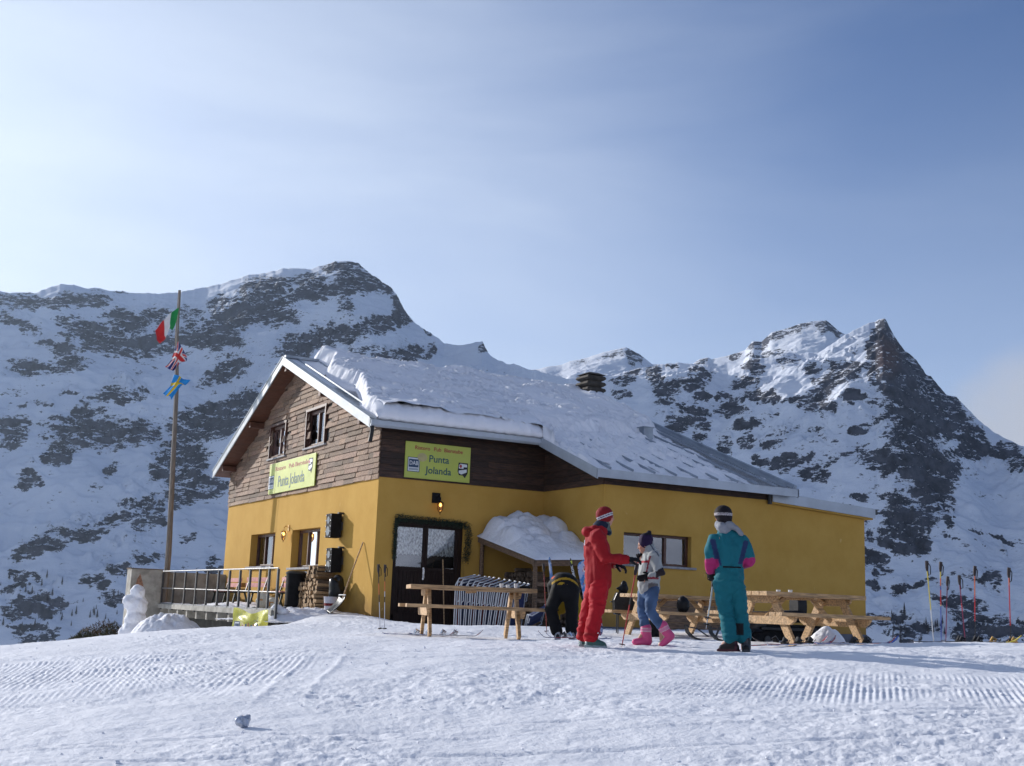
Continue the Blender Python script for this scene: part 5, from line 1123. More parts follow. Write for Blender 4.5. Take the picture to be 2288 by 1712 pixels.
blob('snow_figure', 'upright hunched figure of packed snow beside the concrete parapet', 'snow figure', [((0, 0, 0.1), (0.30, 0.3, 0.3)), ((0.02, 0, 0.38), (0.27, 0.25, 0.34)), ((0.05, 0, 0.72), (0.27, 0.25, 0.30)), ((-0.10, 0, 0.86), (0.24, 0.2, 0.17)), ((0.03, 0, 1.06), (0.20, 0.2, 0.22)), ((-0.22, 0, 0.72), (0.07, 0.1, 0.08)), ((-0.17, 0, 0.02), (0.2, 0.2, 0.16))], (-3.55, 7.55, -0.78), 0.022, 0.045, 3.2, M_snowfig)
def mound(name, label, cx, cy, rx, ry, h, rot, seed, m_=M_snowdirty, z0=None, n=60, rough=0.25):
    g = np.linspace(-1.25, 1.25, n); A_, B_ = np.meshgrid(g, g, indexing='ij'); c, s = math.cos(rot), math.sin(rot)
    x = cx+A_*rx*c-B_*ry*s; y = cy+A_*rx*s+B_*ry*c; q = np.clip(1-(A_**2+B_**2), -0.3, 1); hh = h*np.sign(q)*np.abs(q)**0.75*(1+rough*fbm(x*3, y*3, 4, seed=seed))+0.05*h*fbm(x*9, y*9, 3, seed=seed+4)
    z = (G(x, y) if z0 is None else z0)+hh-0.01
    o = fastmesh(name, np.stack([x, y, z], -1).reshape(-1, 3), gridfaces(n, n), m_); tag(o, label, 'snow'); return o
mound('snow_mound', 'rounded ploughed snow mound between the snow figure and the terrace', -3.1, 5.6, 0.9, 0.8, 0.46, 0, 121, z0=-0.68)
mound('snow_bank', 'snow bank heaped against the foot of the gable wall', -1.05, 1.35, 1.25, 1.15, 0.22, R(10), 131, M_snow, z0=-0.14, rough=0.3)
mound('snow_mound', 'small melting snow lump on the ground behind the far right picnic table', 2.95, -11.25, 0.34, 0.28, 0.26, 0, 141, M_snow)
blob('snow_lump', 'fist-like lump of snow on the end of the terrace slab', 'snow', [((0, 0, 0.05), (0.14, 0.12, 0.09)), ((0.12, -0.08, 0.0), (0.14, 0.14, 0.08))], (-1.95, 0.75, 0.0), 0.02, 0.03, 5, M_snowdirty)
# low juniper bush past the crest
jb = thing('bush', 'brown-green juniper bush behind the snow figure', 'bush', (-4.15, 8.9, -1.5)); b = MB(); q = random.Random(31)
for k in range(9000):
    a = q.uniform(0, 2*PI); r_ = q.random()**0.4; x = math.cos(a)*r_; y = math.sin(a)*r_*0.7; hz = (1-r_*r_)**0.5
    top = (0.95+0.22*mnoise.noise(V(x*2, y*2, 3)))*hz*(0.75+0.45*(x+1)/2); z = top*q.uniform(0.45, 1.0)
    c0 = V(x*1.0, y*1.0, z); d = V(q.gauss(0, .6), q.gauss(0, .6), abs(q.gauss(0.5, .5))).normalized()*q.uniform(.05, .12); s_ = d.cross(V(q.gauss(0, 1), q.gauss(0, 1), q.gauss(0, 1))).normalized()*0.011
    t_ = q.uniform(0.5, 1.5); b.c = (t_*(1.5 if mnoise.noise(c0*3) > 0.1 else 0.8), t_, t_*0.8, 1); b.add([c0-s_, c0+s_, c0+d], [(0, 1, 2)])
b.build('foliage', mat('juniper', (0.055, 0.045, 0.022), 0.8, var=0.4, scale=5, tint=True), jb, recalc=False)
b = MB()
for k in range(14): a = q.uniform(0, 2*PI); b.tube([(0, 0, 0), (math.cos(a)*0.3, math.sin(a)*0.25, 0.3), (math.cos(a)*0.7, math.sin(a)*0.45, q.uniform(.35, .6))], [0.03, 0.02, 0.008], 6)
b.build('stems', M_bark, jb)
b = blob('ice_lump', 'glassy grey-blue lump of ice lying alone on the foreground snow', 'ice', [((0, 0, 0.02), (0.055, 0.045, 0.045)), ((0.03, 0.01, 0.035), (0.04, 0.035, 0.035)), ((-0.035, -0.01, 0.03), (0.03, 0.03, 0.035))], (0, 0, 0), 0.008, 0.014, 22, mat('dirty_ice', (0.33, 0.37, 0.46), 0.12, var=0.3, scale=30, coat=0.6), sm=2)
b.location = (-7.99, -16.67, gz(-7.99, -16.67)+0.01); b.scale = (0.95, 0.95, 0.95)
# small loose snow chunks strewn over the foreground
q = random.Random(77); mb = MB()
for k in range(420):
    d = 6.2*math.exp(q.random()*math.log(19/6.2)); a = q.uniform(-0.45, 0.45)*d; x, y = cl(a, d); s = q.uniform(0.005, 0.013)*(1.6 if q.random() < 0.05 else 1); z = float(gz(x, y))
    M3 = Matrix.Rotation(q.uniform(0, 6), 3, 'Z') @ Matrix.Rotation(q.uniform(-.5, .5), 3, 'X'); b0_ = len(mb.v); mb.ell((x, y, z+s*0.5), (s*q.uniform(.8, 1.7), s, s*q.uniform(.5, .9)), M=M3, nu=6, nv=4)
    for i in range(b0_, len(mb.v)): v_ = mb.v[i]; mb.v[i] = (v_[0]+q.uniform(-.2, .2)*s, v_[1]+q.uniform(-.2, .2)*s, v_[2]+q.uniform(-.2, .2)*s)
tag(mb.build('snow_crumbs', M_snow, recalc=False), kind='stuff')
# ------------------------------------------------------------------ picnic tables
def picnic_table(L=1.95):
    t = thing('picnic_table', 'x', 'picnic table', group='wooden picnic tables on the snow')
    q = random.Random(5)
    for k in range(5):
        y = -0.33+k*0.165; b = MB(); b.box(-L/2, y-0.077, 0.690, L/2, y+0.077, 0.752); b.build('top_plank', M_wood, t, bevel=0.004)
    for sy in (-1, 1):
        for k in range(2):
            y = sy*(0.60+k*0.135); b = MB(); b.box(-L/2-0.08, y-0.063, 0.410, L/2+0.08, y+0.063, 0.462); b.build('seat_plank', M_wood, t, bevel=0.004)
    for sx in (-1, 1):
        x = sx*(L/2-0.30)
        for sy in (-1, 1):
            b = MB(); b.bar((x, sy*0.62, 0.0), (x, sy*0.20, 0.689), 0.05, 0.125, up=(0, 1, 0.6*sy)); b.build('leg', M_wood, t, bevel=0.003)
        b = MB(); p = [(-0.36, 0.689), (-0.33, 0.63), (-0.25, 0.59), (0.25, 0.59), (0.33, 0.63), (0.36, 0.689)]; b.prism(p, 'x', x+sx*0.024, x+sx*0.066); b.build('top_brace', M_wood, t, bevel=0.003)
        b = MB(); p = [(-0.74, 0.409), (-0.70, 0.345), (-0.62, 0.295), (0.62, 0.295), (0.70, 0.345), (0.74, 0.409)]; b.prism(p, 'x', x+sx*0.024, x+sx*0.066); b.build('seat_brace', M_wood, t, bevel=0.003)
        b = MB(); b.bar((x-sx*0.02, 0, 0.36), (x-sx*0.40, 0, 0.675), 0.07, 0.035, up=(0, 1, 0)); b.build('diagonal_brace', M_wood, t, bevel=0.003)
    b = MB(); b.box(-0.035, -0.36, 0.655, 0.035, 0.36, 0.689); b.build('batten', M_wood, t, bevel=0.003)
    return t
pt = picnic_table(); pts = [pt, copy_tree(pt), copy_tree(pt)]
for o, (x, y, z, rz, lb) in zip(pts, ((-2.02, -8.72, -0.215, R(-19.5), 'picnic table in front of the double door, seen side on'), (2.46, -8.10, -0.185, R(-1.5), 'picnic table by the annex window, half hidden by the girl in jeans'), (1.74, -11.95, -0.150, R(1), 'rightmost picnic table, end frame towards the camera, beside the person in teal'))):
    o.location = (x, y, z); o.rotation_euler = (0, 0, rz); o['label'] = lb
for ch in list(pt.children):
    if ch.name.startswith('diagonal_brace'): bpy.data.objects.remove(ch)
# glasses and an ashtray on the tables
M_clear = mat('clear_glass', (0.75, 0.78, 0.8), 0.08, var=0.02, coat=0.6)
def glass(label, x, y, z, s, cat='glass', nm='glass'):
    t = MB(); t.tube([(0, 0, 0), (0, 0, 0.07*s), (0, 0, 0.10*s), (0, 0, 0.10*s), (0, 0, 0.012)], [0.026, 0.032, 0.034, 0.030, 0.022], 14); o = t.build(nm, M_clear, auto=40, loc=(x, y, z)); tag(o, label, cat, 'glasses on the picnic tables')
c19, s19 = math.cos(R(-19.5)), math.sin(R(-19.5))
for (dx, dy, s, lb) in ((0.48, 0.0, 0.7, 'short glass, leftmost on the table by the door'), (0.60, 0.12, 0.55, 'squat glass, second from the left on the table by the door'), (0.70, -0.05, 0.75, 'taller glass in the middle of the row on the table by the door'), (0.82, 0.05, 0.5, 'rightmost squat glass on the table by the door')):
    glass(lb, -2.02+dx*c19-dy*s19, -8.72+dx*s19+dy*c19, -0.215+0.753, s)
glass('short glass, left one on the rightmost picnic table', 1.45, -11.85, 0.603, 0.4); glass('short glass, right one on the rightmost picnic table', 1.59, -11.95, 0.603, 0.45)
tb = thing('cloth_bundle', 'dark gloves or cloth left at the right end of the table by the door', 'gloves', (-1.22, -9.0, 0.54)); b = MB(); b.ell((0, 0, 0.02), (0.10, 0.05, 0.03)); b.ell((0.06, 0.03, 0.02), (0.07, 0.03, 0.02)); b.build('cloth', M_blackm, tb, smooth=True)

# ------------------------------------------------------------------ folded deckchairs
def deckchair(fab):
    t = thing('folded_deckchair', 'x', 'deckchair', group='folded deckchairs leaning in a row')
    W = 0.46
    for (o1, zt) in ((0.0, 1.06), (0.045, 0.98)):
        b = MB(); b.tube([(0, o1, 0.0), (0, o1, zt-0.06), (0.0, o1-0.03, zt), (0.02, o1-0.08, zt+0.012), (W-0.02, o1-0.08, zt+0.012), (W, o1-0.03, zt), (W, o1, zt-0.06), (W, o1, 0.0)], 0.0125, 7); b.build('frame', M_tube, t, auto=50)
    b = MB(); b.tube([(0, -0.03, 0.02), (W, -0.03, 0.02)], 0.011, 6); b.build('foot_bar', M_tube, t, auto=50)
    b = MB(); b.tube([(0, 0.0, 0.60), (0.0, -0.05, 0.64), (0.0, -0.05, 0.90)], 0.010, 6); b.tube([(W, 0.0, 0.60), (W, -0.05, 0.64), (W, -0.05, 0.90)], 0.010, 6); b.build('armrests', M_tube, t, auto=50)
    b = MB(); rows = [[V(0.02+(W-0.04)*j/8, 0.012+0.02*math.sin(i*0.9)-0.07*(i == 0), 1.04-0.92*i/10) for j in range(9)] for i in range(11)]; b.grid(rows); o = b.build('fabric', fab, t, smooth=True, recalc=False)
    return t
q = random.Random(12); dcs = {}
cols_ = [M_maroon, M_navy, M_navy, M_maroon, M_navy, M_maroon, M_navy, M_navy, M_maroon, M_navy, M_navy, M_navy]
lbs = ['farthest left, maroon cloth', 'second from the left, navy cloth', 'third from the left, navy cloth', 'fourth from the left, maroon cloth', 'fifth from the left, navy cloth', 'sixth from the left, maroon cloth', 'sixth from the right, navy cloth', 'fifth from the right, navy cloth', 'fourth from the right, maroon cloth', 'third from the right, navy cloth', 'second from the right, navy cloth', 'nearest, at the right end of the row, navy cloth']
for k in range(12):
    f_ = cols_[k]; key = f_.name
    if key not in dcs: o = deckchair(f_); dcs[key] = o
    else: o = copy_tree(dcs[key])
    s = k/11; x = 0.86+0.62*s; y = -2.55-1.15*s; z = -0.32+0.05*s
    o.location = (x, y, z); o.rotation_euler = (R(8+14*s), R(-9-9*s-q.uniform(0, 3)), R(24+q.uniform(-3, 3))); sc_ = 1.16-0.16*s; o.scale = (sc_*0.95, sc_, sc_*0.95)
    o['label'] = 'white tube folded deckchair, '+lbs[k]
# the fallen frame at the right end of the row
o = copy_tree(dcs[M_navy.name]); o.location = (1.75, -3.9, -0.24); o.rotation_euler = (R(62), R(-30), R(-10)); o.scale = (.9, .9, .9); o['label'] = 'collapsed deckchair lying back against the wood store post'

# ------------------------------------------------------------------ poles, skis, snowboard, broom
M_grip = mat('black_grip', (0.02, 0.012, 0.014), 0.6, var=0.2)
M_strap = M_blackm
def stripes(name, bands):
    """bands: (height up to, colour)"""
    if name in _mats: return _mats[name]
    N = NT(name); sp = N.n.new('ShaderNodeSeparateXYZ'); N.l.new(N.co, sp.inputs[0]); rp = N.n.new('ShaderNodeValToRGB'); rp.color_ramp.interpolation = 'CONSTANT'
    N.l.new(N.mr(sp.outputs['Z'], 0, 1.3, 0, 1, False), rp.inputs[0]); e = rp.color_ramp.elements
    while len(e) > 1: e.remove(e[-1])
    e[0].position = 0; e[0].color = (*bands[0][1], 1)
    for z, c in bands[1:]: n_ = e.new(z/1.3); n_.color = (*c, 1)
    N.set('Base Color', rp.outputs[0]); N.set('Roughness', 0.3); _mats[name] = N.m; return N.m
def ski_pole(label, base, top, bands, mname, group, basket=0.0, r=0.0085, strap=1):
    base, top = Vector(base), Vector(top); d = top-base; L = d.length
    t = thing('ski_pole', label, 'ski pole', base, group=group); t.rotation_euler = d.to_track_quat('Z', 'Y').to_euler()
    b = MB(); b.tube([(0, 0, 0), (0, 0, 0.08), (0, 0, L-0.12)], [0.003, r*0.8, r], 8); b.build('shaft', stripes(mname, bands), t, auto=40)
    b = MB(); b.tube([(0, 0, L-0.15), (0, 0, L-0.10), (0.004, 0, L-0.02), (0.008, 0, L)], [0.016, 0.024, 0.025, 0.026], 8); b.build('grip', M_grip, t, auto=40)
    if strap: b = MB(); b.tube([(0.015, 0, L-0.015), (0.045, 0.02, L-0.08), (0.035, 0.03, L-0.20), (0.010, 0.01, L-0.22), (0.004, 0.0, L-0.05)], 0.0075, 5); b.build('strap', M_strap, t, auto=40)
    if basket: b = MB(); b.tube([(0, 0, basket-0.006), (0, 0, basket+0.006)], [0.045, 0.035], 10); b.build('basket', M_black, t, auto=40)
    return t
RED, ORG, YEL, WHT, BLU, MAG, BLK, SIL = (0.45, 0.015, 0.015), (0.60, 0.13, 0.03), (0.62, 0.50, 0.06), (0.62, 0.62, 0.60), (0.02, 0.05, 0.30), (0.18, 0.012, 0.05), (0.01, 0.01, 0.012), (0.5, 0.5, 0.52)
gR = 'ski poles planted in the snow at far right'
ski_pole('leftmost planted pole, yellow above and white below, at far right', (3.71, -12.71, -0.07), (3.46, -12.83, 1.15), [(0, WHT), (0.52, YEL)], 'pole_yellow_white', gR)
ski_pole('planted pole striped blue, red and orange with a tall black grip', (4.17, -12.44, -0.04), (3.67, -12.95, 1.18) if False else (4.02, -12.60, 1.17), [(0, BLU), (0.55, YEL), (0.57, RED), (0.80, BLU), (0.86, ORG), (0.98, YEL)], 'pole_blue_red', gR)
ski_pole('short dark magenta planted pole, third from the left at far right', (4.67, -12.09, -0.04), (4.60, -12.22, 0.98), [(0, MAG), (0.6, (0.10, 0.01, 0.03))], 'pole_magenta', gR)
ski_pole('short magenta planted pole leaning left, fourth from the left at far right', (4.94, -12.24, -0.04), (4.72, -12.34, 1.00), [(0, MAG), (0.5, RED), (0.62, MAG)], 'pole_magenta_red', gR)
ski_pole('orange-red planted pole, black at its foot, second from the right', (4.66, -12.66, -0.05), (4.54, -12.80, 1.13), [(0, BLK), (0.35, RED), (0.75, ORG)], 'pole_orange', gR)
ski_pole('rightmost planted pole, red all the way, at the frame edge', (4.71, -13.27, -0.05), (4.56, -13.40, 1.10), [(0, BLK), (0.30, RED), (0.9, ORG)], 'pole_red', gR)
gC = 'pair of ski poles by the house corner'
ski_pole('left pole of the pair standing in the snow before the house corner', (-1.88, -4.93, -0.26), (-2.04, -5.05, 0.93), [(0, SIL), (0.52, BLK), (0.66, ORG), (0.86, BLK)], 'pole_silver_orange', gC, 0.05)
ski_pole('right pole of the pair standing in the snow before the house corner', (-1.81, -4.97, -0.26), (-1.93, -5.10, 0.93), [(0, SIL), (0.52, BLK), (0.62, SIL), (0.72, ORG), (0.90, BLK)], 'pole_silver_black', gC, 0.05)
ski_pole('red ski pole leaning on the wood store beside the blue and white ski', (0.50, -6.86, -0.20), (0.45, -6.75, 1.05), [(0, (0.25, 0.03, 0.02)), (0.9, (0.2, 0.02, 0.02))], 'pole_dull_red', 'poles by the wood store', 0.06)
ski_pole('slim red pole held by the girl, its tip on the snow', (-1.745, -12.47, -0.225), (-1.60, -12.58, 0.86), [(0, RED), (0.56, (0.02, 0.02, 0.02)), (0.66, RED)], 'pole_bright_red', 'poles in hands', 0.05, strap=0)
t = thing('broom', 'long wooden broom leaning on the double door', 'broom', (0, 0, 0)); b = MB(); b.tube([(1.62, -0.45, -0.20), (1.72, -0.02, 1.30)], 0.014, 8); b.build('handle', M_wood, t, auto=40); b = MB(); b.box(1.42, -0.50, -0.30, 1.80, -0.42, -0.19); b.build('brush', M_maroon, t)

def ski_mesh(L, w=0.07, tip=0.10, rock=0.0):
    """running along +x, tip at +x, base at z=0"""
    n = 28; vs = []; fs = []
    for i in range(n+1):
        s = i/n; x = L*s; z = tip*max(0, (s-0.88)/0.12)**1.7+0.012*max(0, (0.05-s)/0.05); side = w*(0.42+0.09*math.cos((s-0.45)*2*PI))*(1 if s < 0.955 else max(0.15, 1-((s-0.955)/0.045)**2*0.85))
        for y, dz in ((-side, 0), (side, 0), (side*0.92, 0.011), (-side*0.92, 0.011)): vs.append((x, y, z+dz))
    for i in range(n):
        for k in range(4): fs.append((i*4+k, i*4+(k+1) % 4, (i+1)*4+(k+1) % 4, (i+1)*4+k))
    fs.append((3, 2, 1, 0)); fs.append((n*4, n*4+1, n*4+2, n*4+3)); b = MB(); b.add(vs, fs); return b
def ski_mat(name, ca, cb, cc):
    if name in _mats: return _mats[name]
    N = NT(name); n1 = N.noise(3.2, 2, 0.5, (1, 8, 8)); c = N.mix(N.mr(n1, 0.46, 0.5), ca, cb); c = N.mix(N.mr(N.noise(6, 3, 0.5, (1, 5, 5)), 0.60, 0.63), c, cc); N.set('Base Color', c); N.set('Roughness', 0.25); _mats[name] = N.m; return N.m
def ski(label, loc, rot, m_, L=1.65, bind=True, group=None, text=None, bm=None):
    t = thing('ski', label, 'ski', loc, rot=rot, group=group); ski_mesh(L).build('ski_body', m_, t, auto=40)
    if bind:
        for x0, w_ in ((0.46*L, 0.1), (0.62*L, 0.09)):
            b = MB(); b.box(x0-0.05, -0.032, 0.012, x0+w_-0.05, 0.032, 0.03); b.tube([(x0-0.02, 0, 0.03), (x0, 0, 0.075), (x0+0.05, 0, 0.05)], [0.03, 0.028, 0.018], 8); b.bar((x0-0.03, -0.045, 0.005), (x0+0.05, -0.05, 0.06), 0.006, 0.006); b.bar((x0-0.03, 0.045, 0.005), (x0+0.05, 0.05, 0.06), 0.006, 0.006); b.build('binding', bm or M_black, t, auto=40)
    if text: resample_text(text, 0.055, M_swhite, 'lettering', t, (L*0.82, 0, 0.0125), (0, 0, 0), 1.5, ext=0.0008, bold=0.001)
    return t
def upright(base, top, face=(-0.48, -0.87, 0.0)):
    """rotation whose +x runs base->top and +z looks towards face"""
    x = (Vector(top)-Vector(base)).normalized(); z = Vector(face); z = (z-x*z.dot(x)).normalized(); y = z.cross(x); return Matrix((x, y, z)).transposed().to_euler()
MS_bw = ski_mat('ski_blue_white', (0.42, 0.48, 0.58), (0.10, 0.20, 0.42), (0.02, 0.02, 0.04)); MS_k = ski_mat('ski_black_lime', (0.012, 0.012, 0.015), (0.02, 0.02, 0.02), (0.35, 0.40, 0.05))
a_, b_ = (0.72, -6.88, -0.22), (0.40, -7.02, 1.18)
ski('pale blue and white ski standing against the wood store, left of the bending person', a_, upright(a_, b_), MS_bw, 1.44, group='skis leaning on the wood store')
a_, b_ = (1.22, -7.10, -0.22), (0.72, -7.20, 1.17)
ski('black ski with white letters and a lime tip standing against the wood store', a_, upright(a_, b_), MS_k, 1.48, group='skis leaning on the wood store', text='NORDICA')
# snowboard
N = NT('snowboard_print'); c = N.mix(N.mr(N.noise(4.5, 3, 0.6), 0.45, 0.50), (0.03, 0.16, 0.42), (0.30, 0.36, 0.55)); c = N.mix(N.mr(N.noise(7, 2, 0.6, (1, 1.5, 1)), 0.60, 0.63), c, (0.40, 0.05, 0.06)); c = N.mix(N.mr(N.noise(8.5, 2, 0.6), 0.62, 0.65), c, (0.015, 0.02, 0.08)); N.set('Base Color', c); N.set('Roughness', 0.25); M_board = N.m
a_, b_ = (1.00, -7.72, -0.20), (0.62, -7.82, 1.10); t = thing('snowboard', 'blue snowboard with bright pictures standing on end behind the person in red', 'snowboard', a_, rot=upright(a_, b_))
b = MB(); n = 30; L = 1.38; vs = []; fs = []
for i in range(n+1):
    s = i/n; x = L*s; e_ = min(s, 1-s); z = 0.07*max(0, (0.13-e_)/0.13)**1.8; sd_ = 0.125*(1-0.10*math.cos((s-0.5)*2*PI)*0.5-0.05)*math.sqrt(max(0.0, 1-max(0, (0.11-e_)/0.11)**2))+0.004
    for y, dz in ((-sd_, 0), (sd_, 0), (sd_, 0.010), (-sd_, 0.010)): vs.append((x, y, z+dz))
for i in range(n):
    for k in range(4): fs.append((i*4+k, i*4+(k+1) % 4, (i+1)*4+(k+1) % 4, (i+1)*4+k))
b.add(vs, fs); b.build('board', M_board, t, auto=50)
for (x0, rr, m_) in ((1.20, (0.06, 0.045), M_swhite), (0.98, (0.075, 0.06), mat('print_peach', (0.55, 0.28, 0.16), 0.4)), (0.72, (0.10, 0.085), mat('print_lilac', (0.40, 0.36, 0.55), 0.4, var=0.3, scale=14))):
    flat([(x0+rr[0]*math.cos(a*PI/12), rr[1]*math.sin(a*PI/12)) for a in range(24)], m_, 'printed_oval', t, 0.0135)
flat([(1.18, -0.03), (1.22, -0.03), (1.22, 0.03), (1.18, 0.03)], M_sred, 'printed_label', t, 0.0165)

def lie(x, y, dx, dy, dz=0.0): z = gz(x, y)+0.02+dz; z2 = gz(x+dx, y+dy)+0.02+dz; return (x, y, z), upright((x, y, z), (x+dx, y+dy, z2), (0, 0, 1))
MS_rb = ski_mat('ski_red_blue', (0.28, 0.02, 0.03), (0.42, 0.45, 0.52), (0.02, 0.05, 0.25)); MS_b = ski_mat('ski_blue', (0.02, 0.09, 0.42), (0.02, 0.07, 0.35), (0.4, 0.42, 0.5)); MS_w = ski_mat('ski_white_red', (0.50, 0.50, 0.52), (0.35, 0.03, 0.04), (0.03, 0.03, 0.04)); MS_kk = ski_mat('ski_dark', (0.02, 0.018, 0.018), (0.05, 0.03, 0.03), (0.2, 0.2, 0.2))
for (x, y, dx, dy, m_, lb) in ((-0.35, -13.25, 1.0, 0.10, MS_w, 'white and red ski lying on the snow just right of the teal skier'), (-0.10, -13.35, 1.0, 0.22, MS_rb, 'dark red ski lying under the left bench end of the right table'), (0.95, -13.15, 1.0, 0.02, MS_b, 'blue tipped ski lying farthest right before the picnic table'), (0.80, -13.30, 1.0, 0.06, MS_rb, 'red and grey ski lying beside the blue tipped one')):
    l_, r_ = lie(x, y, dx, dy); ski(lb, l_, r_, m_, 1.6, group='skis lying before the right picnic table')
l_, r_ = lie(-2.95, -8.15, 0.95, -0.3); 
for k, (dx, lb) in enumerate(((0.0, 'short red and black ski near the left table leg, its steel binding upright'), (0.42, 'second ski behind the left legs of the table by the door'))):
    l_, r_ = lie(-3.05+dx, -7.75-dx*0.2, 0.75, -0.65); ski(lb, l_, r_, MS_rb, 1.2, group='skis behind the table by the door', bm=M_chrome)
N = NT('ski_dark_yellow_tip'); sp = N.n.new('ShaderNodeSeparateXYZ'); N.l.new(N.co, sp.inputs[0]); N.set('Base Color', N.mix(N.mr(sp.outputs['X'], 1.40, 1.41), (0.025, 0.02, 0.02), (0.62, 0.48, 0.02))); N.set('Roughness', 0.3); MS_y = N.m
for (x, y, dx, dy, m_, lb, bm_) in ((3.35, -12.62, 1.0, -0.35, MS_kk, 'dark ski lying farthest left among the planted poles', M_black), (4.05, -12.55, 1.0, -0.65, MS_kk, 'dark ski with gold bindings lying between the planted poles', M_brass), (4.25, -12.75, 1.0, -0.75, MS_kk, 'second dark ski with gold bindings, nearer the camera', M_brass), (3.35, -12.60, 1.0, -0.55, MS_y, 'ski with a bright yellow tip at the right frame edge', M_black), (2.75, -11.85, -0.9, 0.65, MS_kk, 'dark ski whose tip curls up left of the planted poles', M_black), (2.95, -11.95, -0.9, 0.5, MS_kk, 'companion dark ski tip curling up left of the planted poles', M_black)):
    l_, r_ = lie(x, y, dx, dy); ski(lb, l_, r_, m_, 1.65, group='skis lying among the planted poles', bm=bm_)

# ------------------------------------------------------------------ dark panel, snowmobile, grill by the annex
t = thing('wooden_panel', 'long dark brown plank panel leaning along the annex wall', 'panel', (0, 0, 0))
for k in range(5):
    b = MB(); z0, z1 = -0.22+0.150*k, -0.075+0.150*k; b.add([(3.3, -6.2+0.15*(z0+.2), z0), (5.9, -6.2+0.15*(z0+.2), z0), (5.9, -6.2+0.15*(z1+.2), z1), (3.3, -6.2+0.15*(z1+.2), z1), (3.3, -6.15+0.15*(z0+.2), z0), (5.9, -6.15+0.15*(z0+.2), z0), (5.9, -6.15+0.15*(z1+.2), z1), (3.3, -6.15+0.15*(z1+.2), z1)], [(0, 1, 2, 3), (7, 6, 5, 4), (0, 4, 5, 1), (3, 2, 6, 7), (0, 3, 7, 4), (1, 5, 6, 2)]); b.build('plank', M_woodold, t, bevel=0.004)
M_vinyl = mat('black_vinyl', (0.010, 0.010, 0.012), 0.45, var=0.3, scale=7, bump=0.2, bscale=20, spec=0.2)
t = thing('snowmobile', 'black snowmobile parked behind the right picnic table', 'snowmobile', (3.05, -9.62, -0.19), R(-3)); t.scale = (0.80, 0.80, 0.80)    # +x is its rear
def loft(rows, name, m_, par, **k): b = MB(); b.grid([[V(*p) for p in r] for r in rows], closed=True); b.add([rows[0][i] for i in range(len(rows[0]))], [tuple(range(len(rows[0])))]); b.add([rows[-1][i] for i in range(len(rows[-1]))], [tuple(range(len(rows[-1])))[::-1]]); return b.build(name, m_, par, auto=45, **k)
def sect(x, w_, z0, z1, r_=0.5): 
    p = []
    for i in range(16):
        a = 2*PI*i/16; c_, s_ = math.cos(a), math.sin(a); p.append((x, w_*math.copysign(abs(c_)**r_, c_), (z0+z1)/2+(z1-z0)/2*math.copysign(abs(s_)**r_, s_)))
    return p
loft([sect(-0.62, 0.10, 0.26, 0.36), sect(-0.52, 0.22, 0.20, 0.44), sect(-0.38, 0.30, 0.20, 0.54), sect(-0.2, 0.30, 0.20, 0.60), sect(-0.05, 0.24, 0.25, 0.58)], 'hood', M_black, t)
loft([sect(-0.2, 0.17, 0.42, 0.66), sect(0.1, 0.17, 0.45, 0.66), sect(0.6, 0.19, 0.45, 0.70), sect(0.95, 0.19, 0.45, 0.72), sect(1.15, 0.16, 0.48, 0.66)], 'seat', M_vinyl, t)
loft([sect(0.86, 0.15, 0.62, 0.96), sect(0.93, 0.16, 0.62, 1.0), sect(1.10, 0.15, 0.62, 0.97)], 'back_box', M_vinyl, t)
b = MB(); b.prism([(-0.30, 0.02), (1.25, 0.02), (1.48, 0.16), (1.50, 0.30), (1.35, 0.40), (-0.25, 0.42), (-0.40, 0.22)][::1], 'y', -0.20, 0.20); b.build('track', M_blackm, t, bevel=0.02)
b = MB(); b.box(-0.25, -0.34, 0.28, 1.35, 0.34, 0.34); b.build('running_board', M_black, t, bevel=0.01)
b = MB(); b.add([(1.38, -0.24, 0.40), (1.38, 0.24, 0.40), (1.52, 0.24, 0.02), (1.52, -0.24, 0.02), (1.40, -0.24, 0.40), (1.40, 0.24, 0.40), (1.54, 0.24, 0.02), (1.54, -0.24, 0.02)], [(0, 1, 2, 3), (7, 6, 5, 4), (0, 4, 5, 1), (3, 2, 6, 7), (0, 3, 7, 4), (1, 5, 6, 2)]); b.build('snow_flap', M_blackm, t)
for sy in (-1, 1):
    b = MB(); pr_ = [(-1.62, 0.30), (-1.58, 0.17), (-1.45, 0.06), (-1.25, 0.012), (-0.9, 0.0), (-0.55, 0.0), (-0.42, 0.03)]
    rows = [[V(x, sy*0.42-0.07, z), V(x, sy*0.42+0.07, z), V(x, sy*0.42+0.07, z+0.025), V(x, sy*0.42-0.07, z+0.025)] for x, z in pr_]; b.grid(rows, closed=True); sk = b.build('front_ski', M_black, t, auto=50)
    b = MB(); b.tube([(-1.60, sy*0.42, 0.29), (-1.35, sy*0.42, 0.26), (-1.05, sy*0.42, 0.10)], 0.014, 6); b.tube([(-0.9, sy*0.42, 0.03), (-0.85, sy*0.30, 0.30)], 0.022, 6); b.build('strut', M_rail, t, auto=40)
b = MB(); b.tube([(-0.30, 0, 0.68), (-0.22, 0, 0.86), (-0.15, -0.33, 0.90)], 0.014, 6); b.tube([(-0.22, 0, 0.86), (-0.15, 0.33, 0.90)], 0.014, 6); b.build('handlebar', M_rail, t, auto=40)
b = MB(); b.tube([(0.12, -0.36, 0.86), (0.10, -0.36, 0.86)], [0.062, 0.058], 16); b.tube([(-0.15, -0.33, 0.88), (0.0, -0.35, 0.84), (0.10, -0.36, 0.86)], 0.008, 6); b.build('mirror', M_chrome, t, auto=40)
b = MB(); 
for x_ in (0.0, 0.45, 0.9, 1.25): b.tube([(x_, -0.22, 0.09), (x_, 0.22, 0.09)], 0.075, 14)
b.build('bogie_wheels', M_rail, t, auto=40)
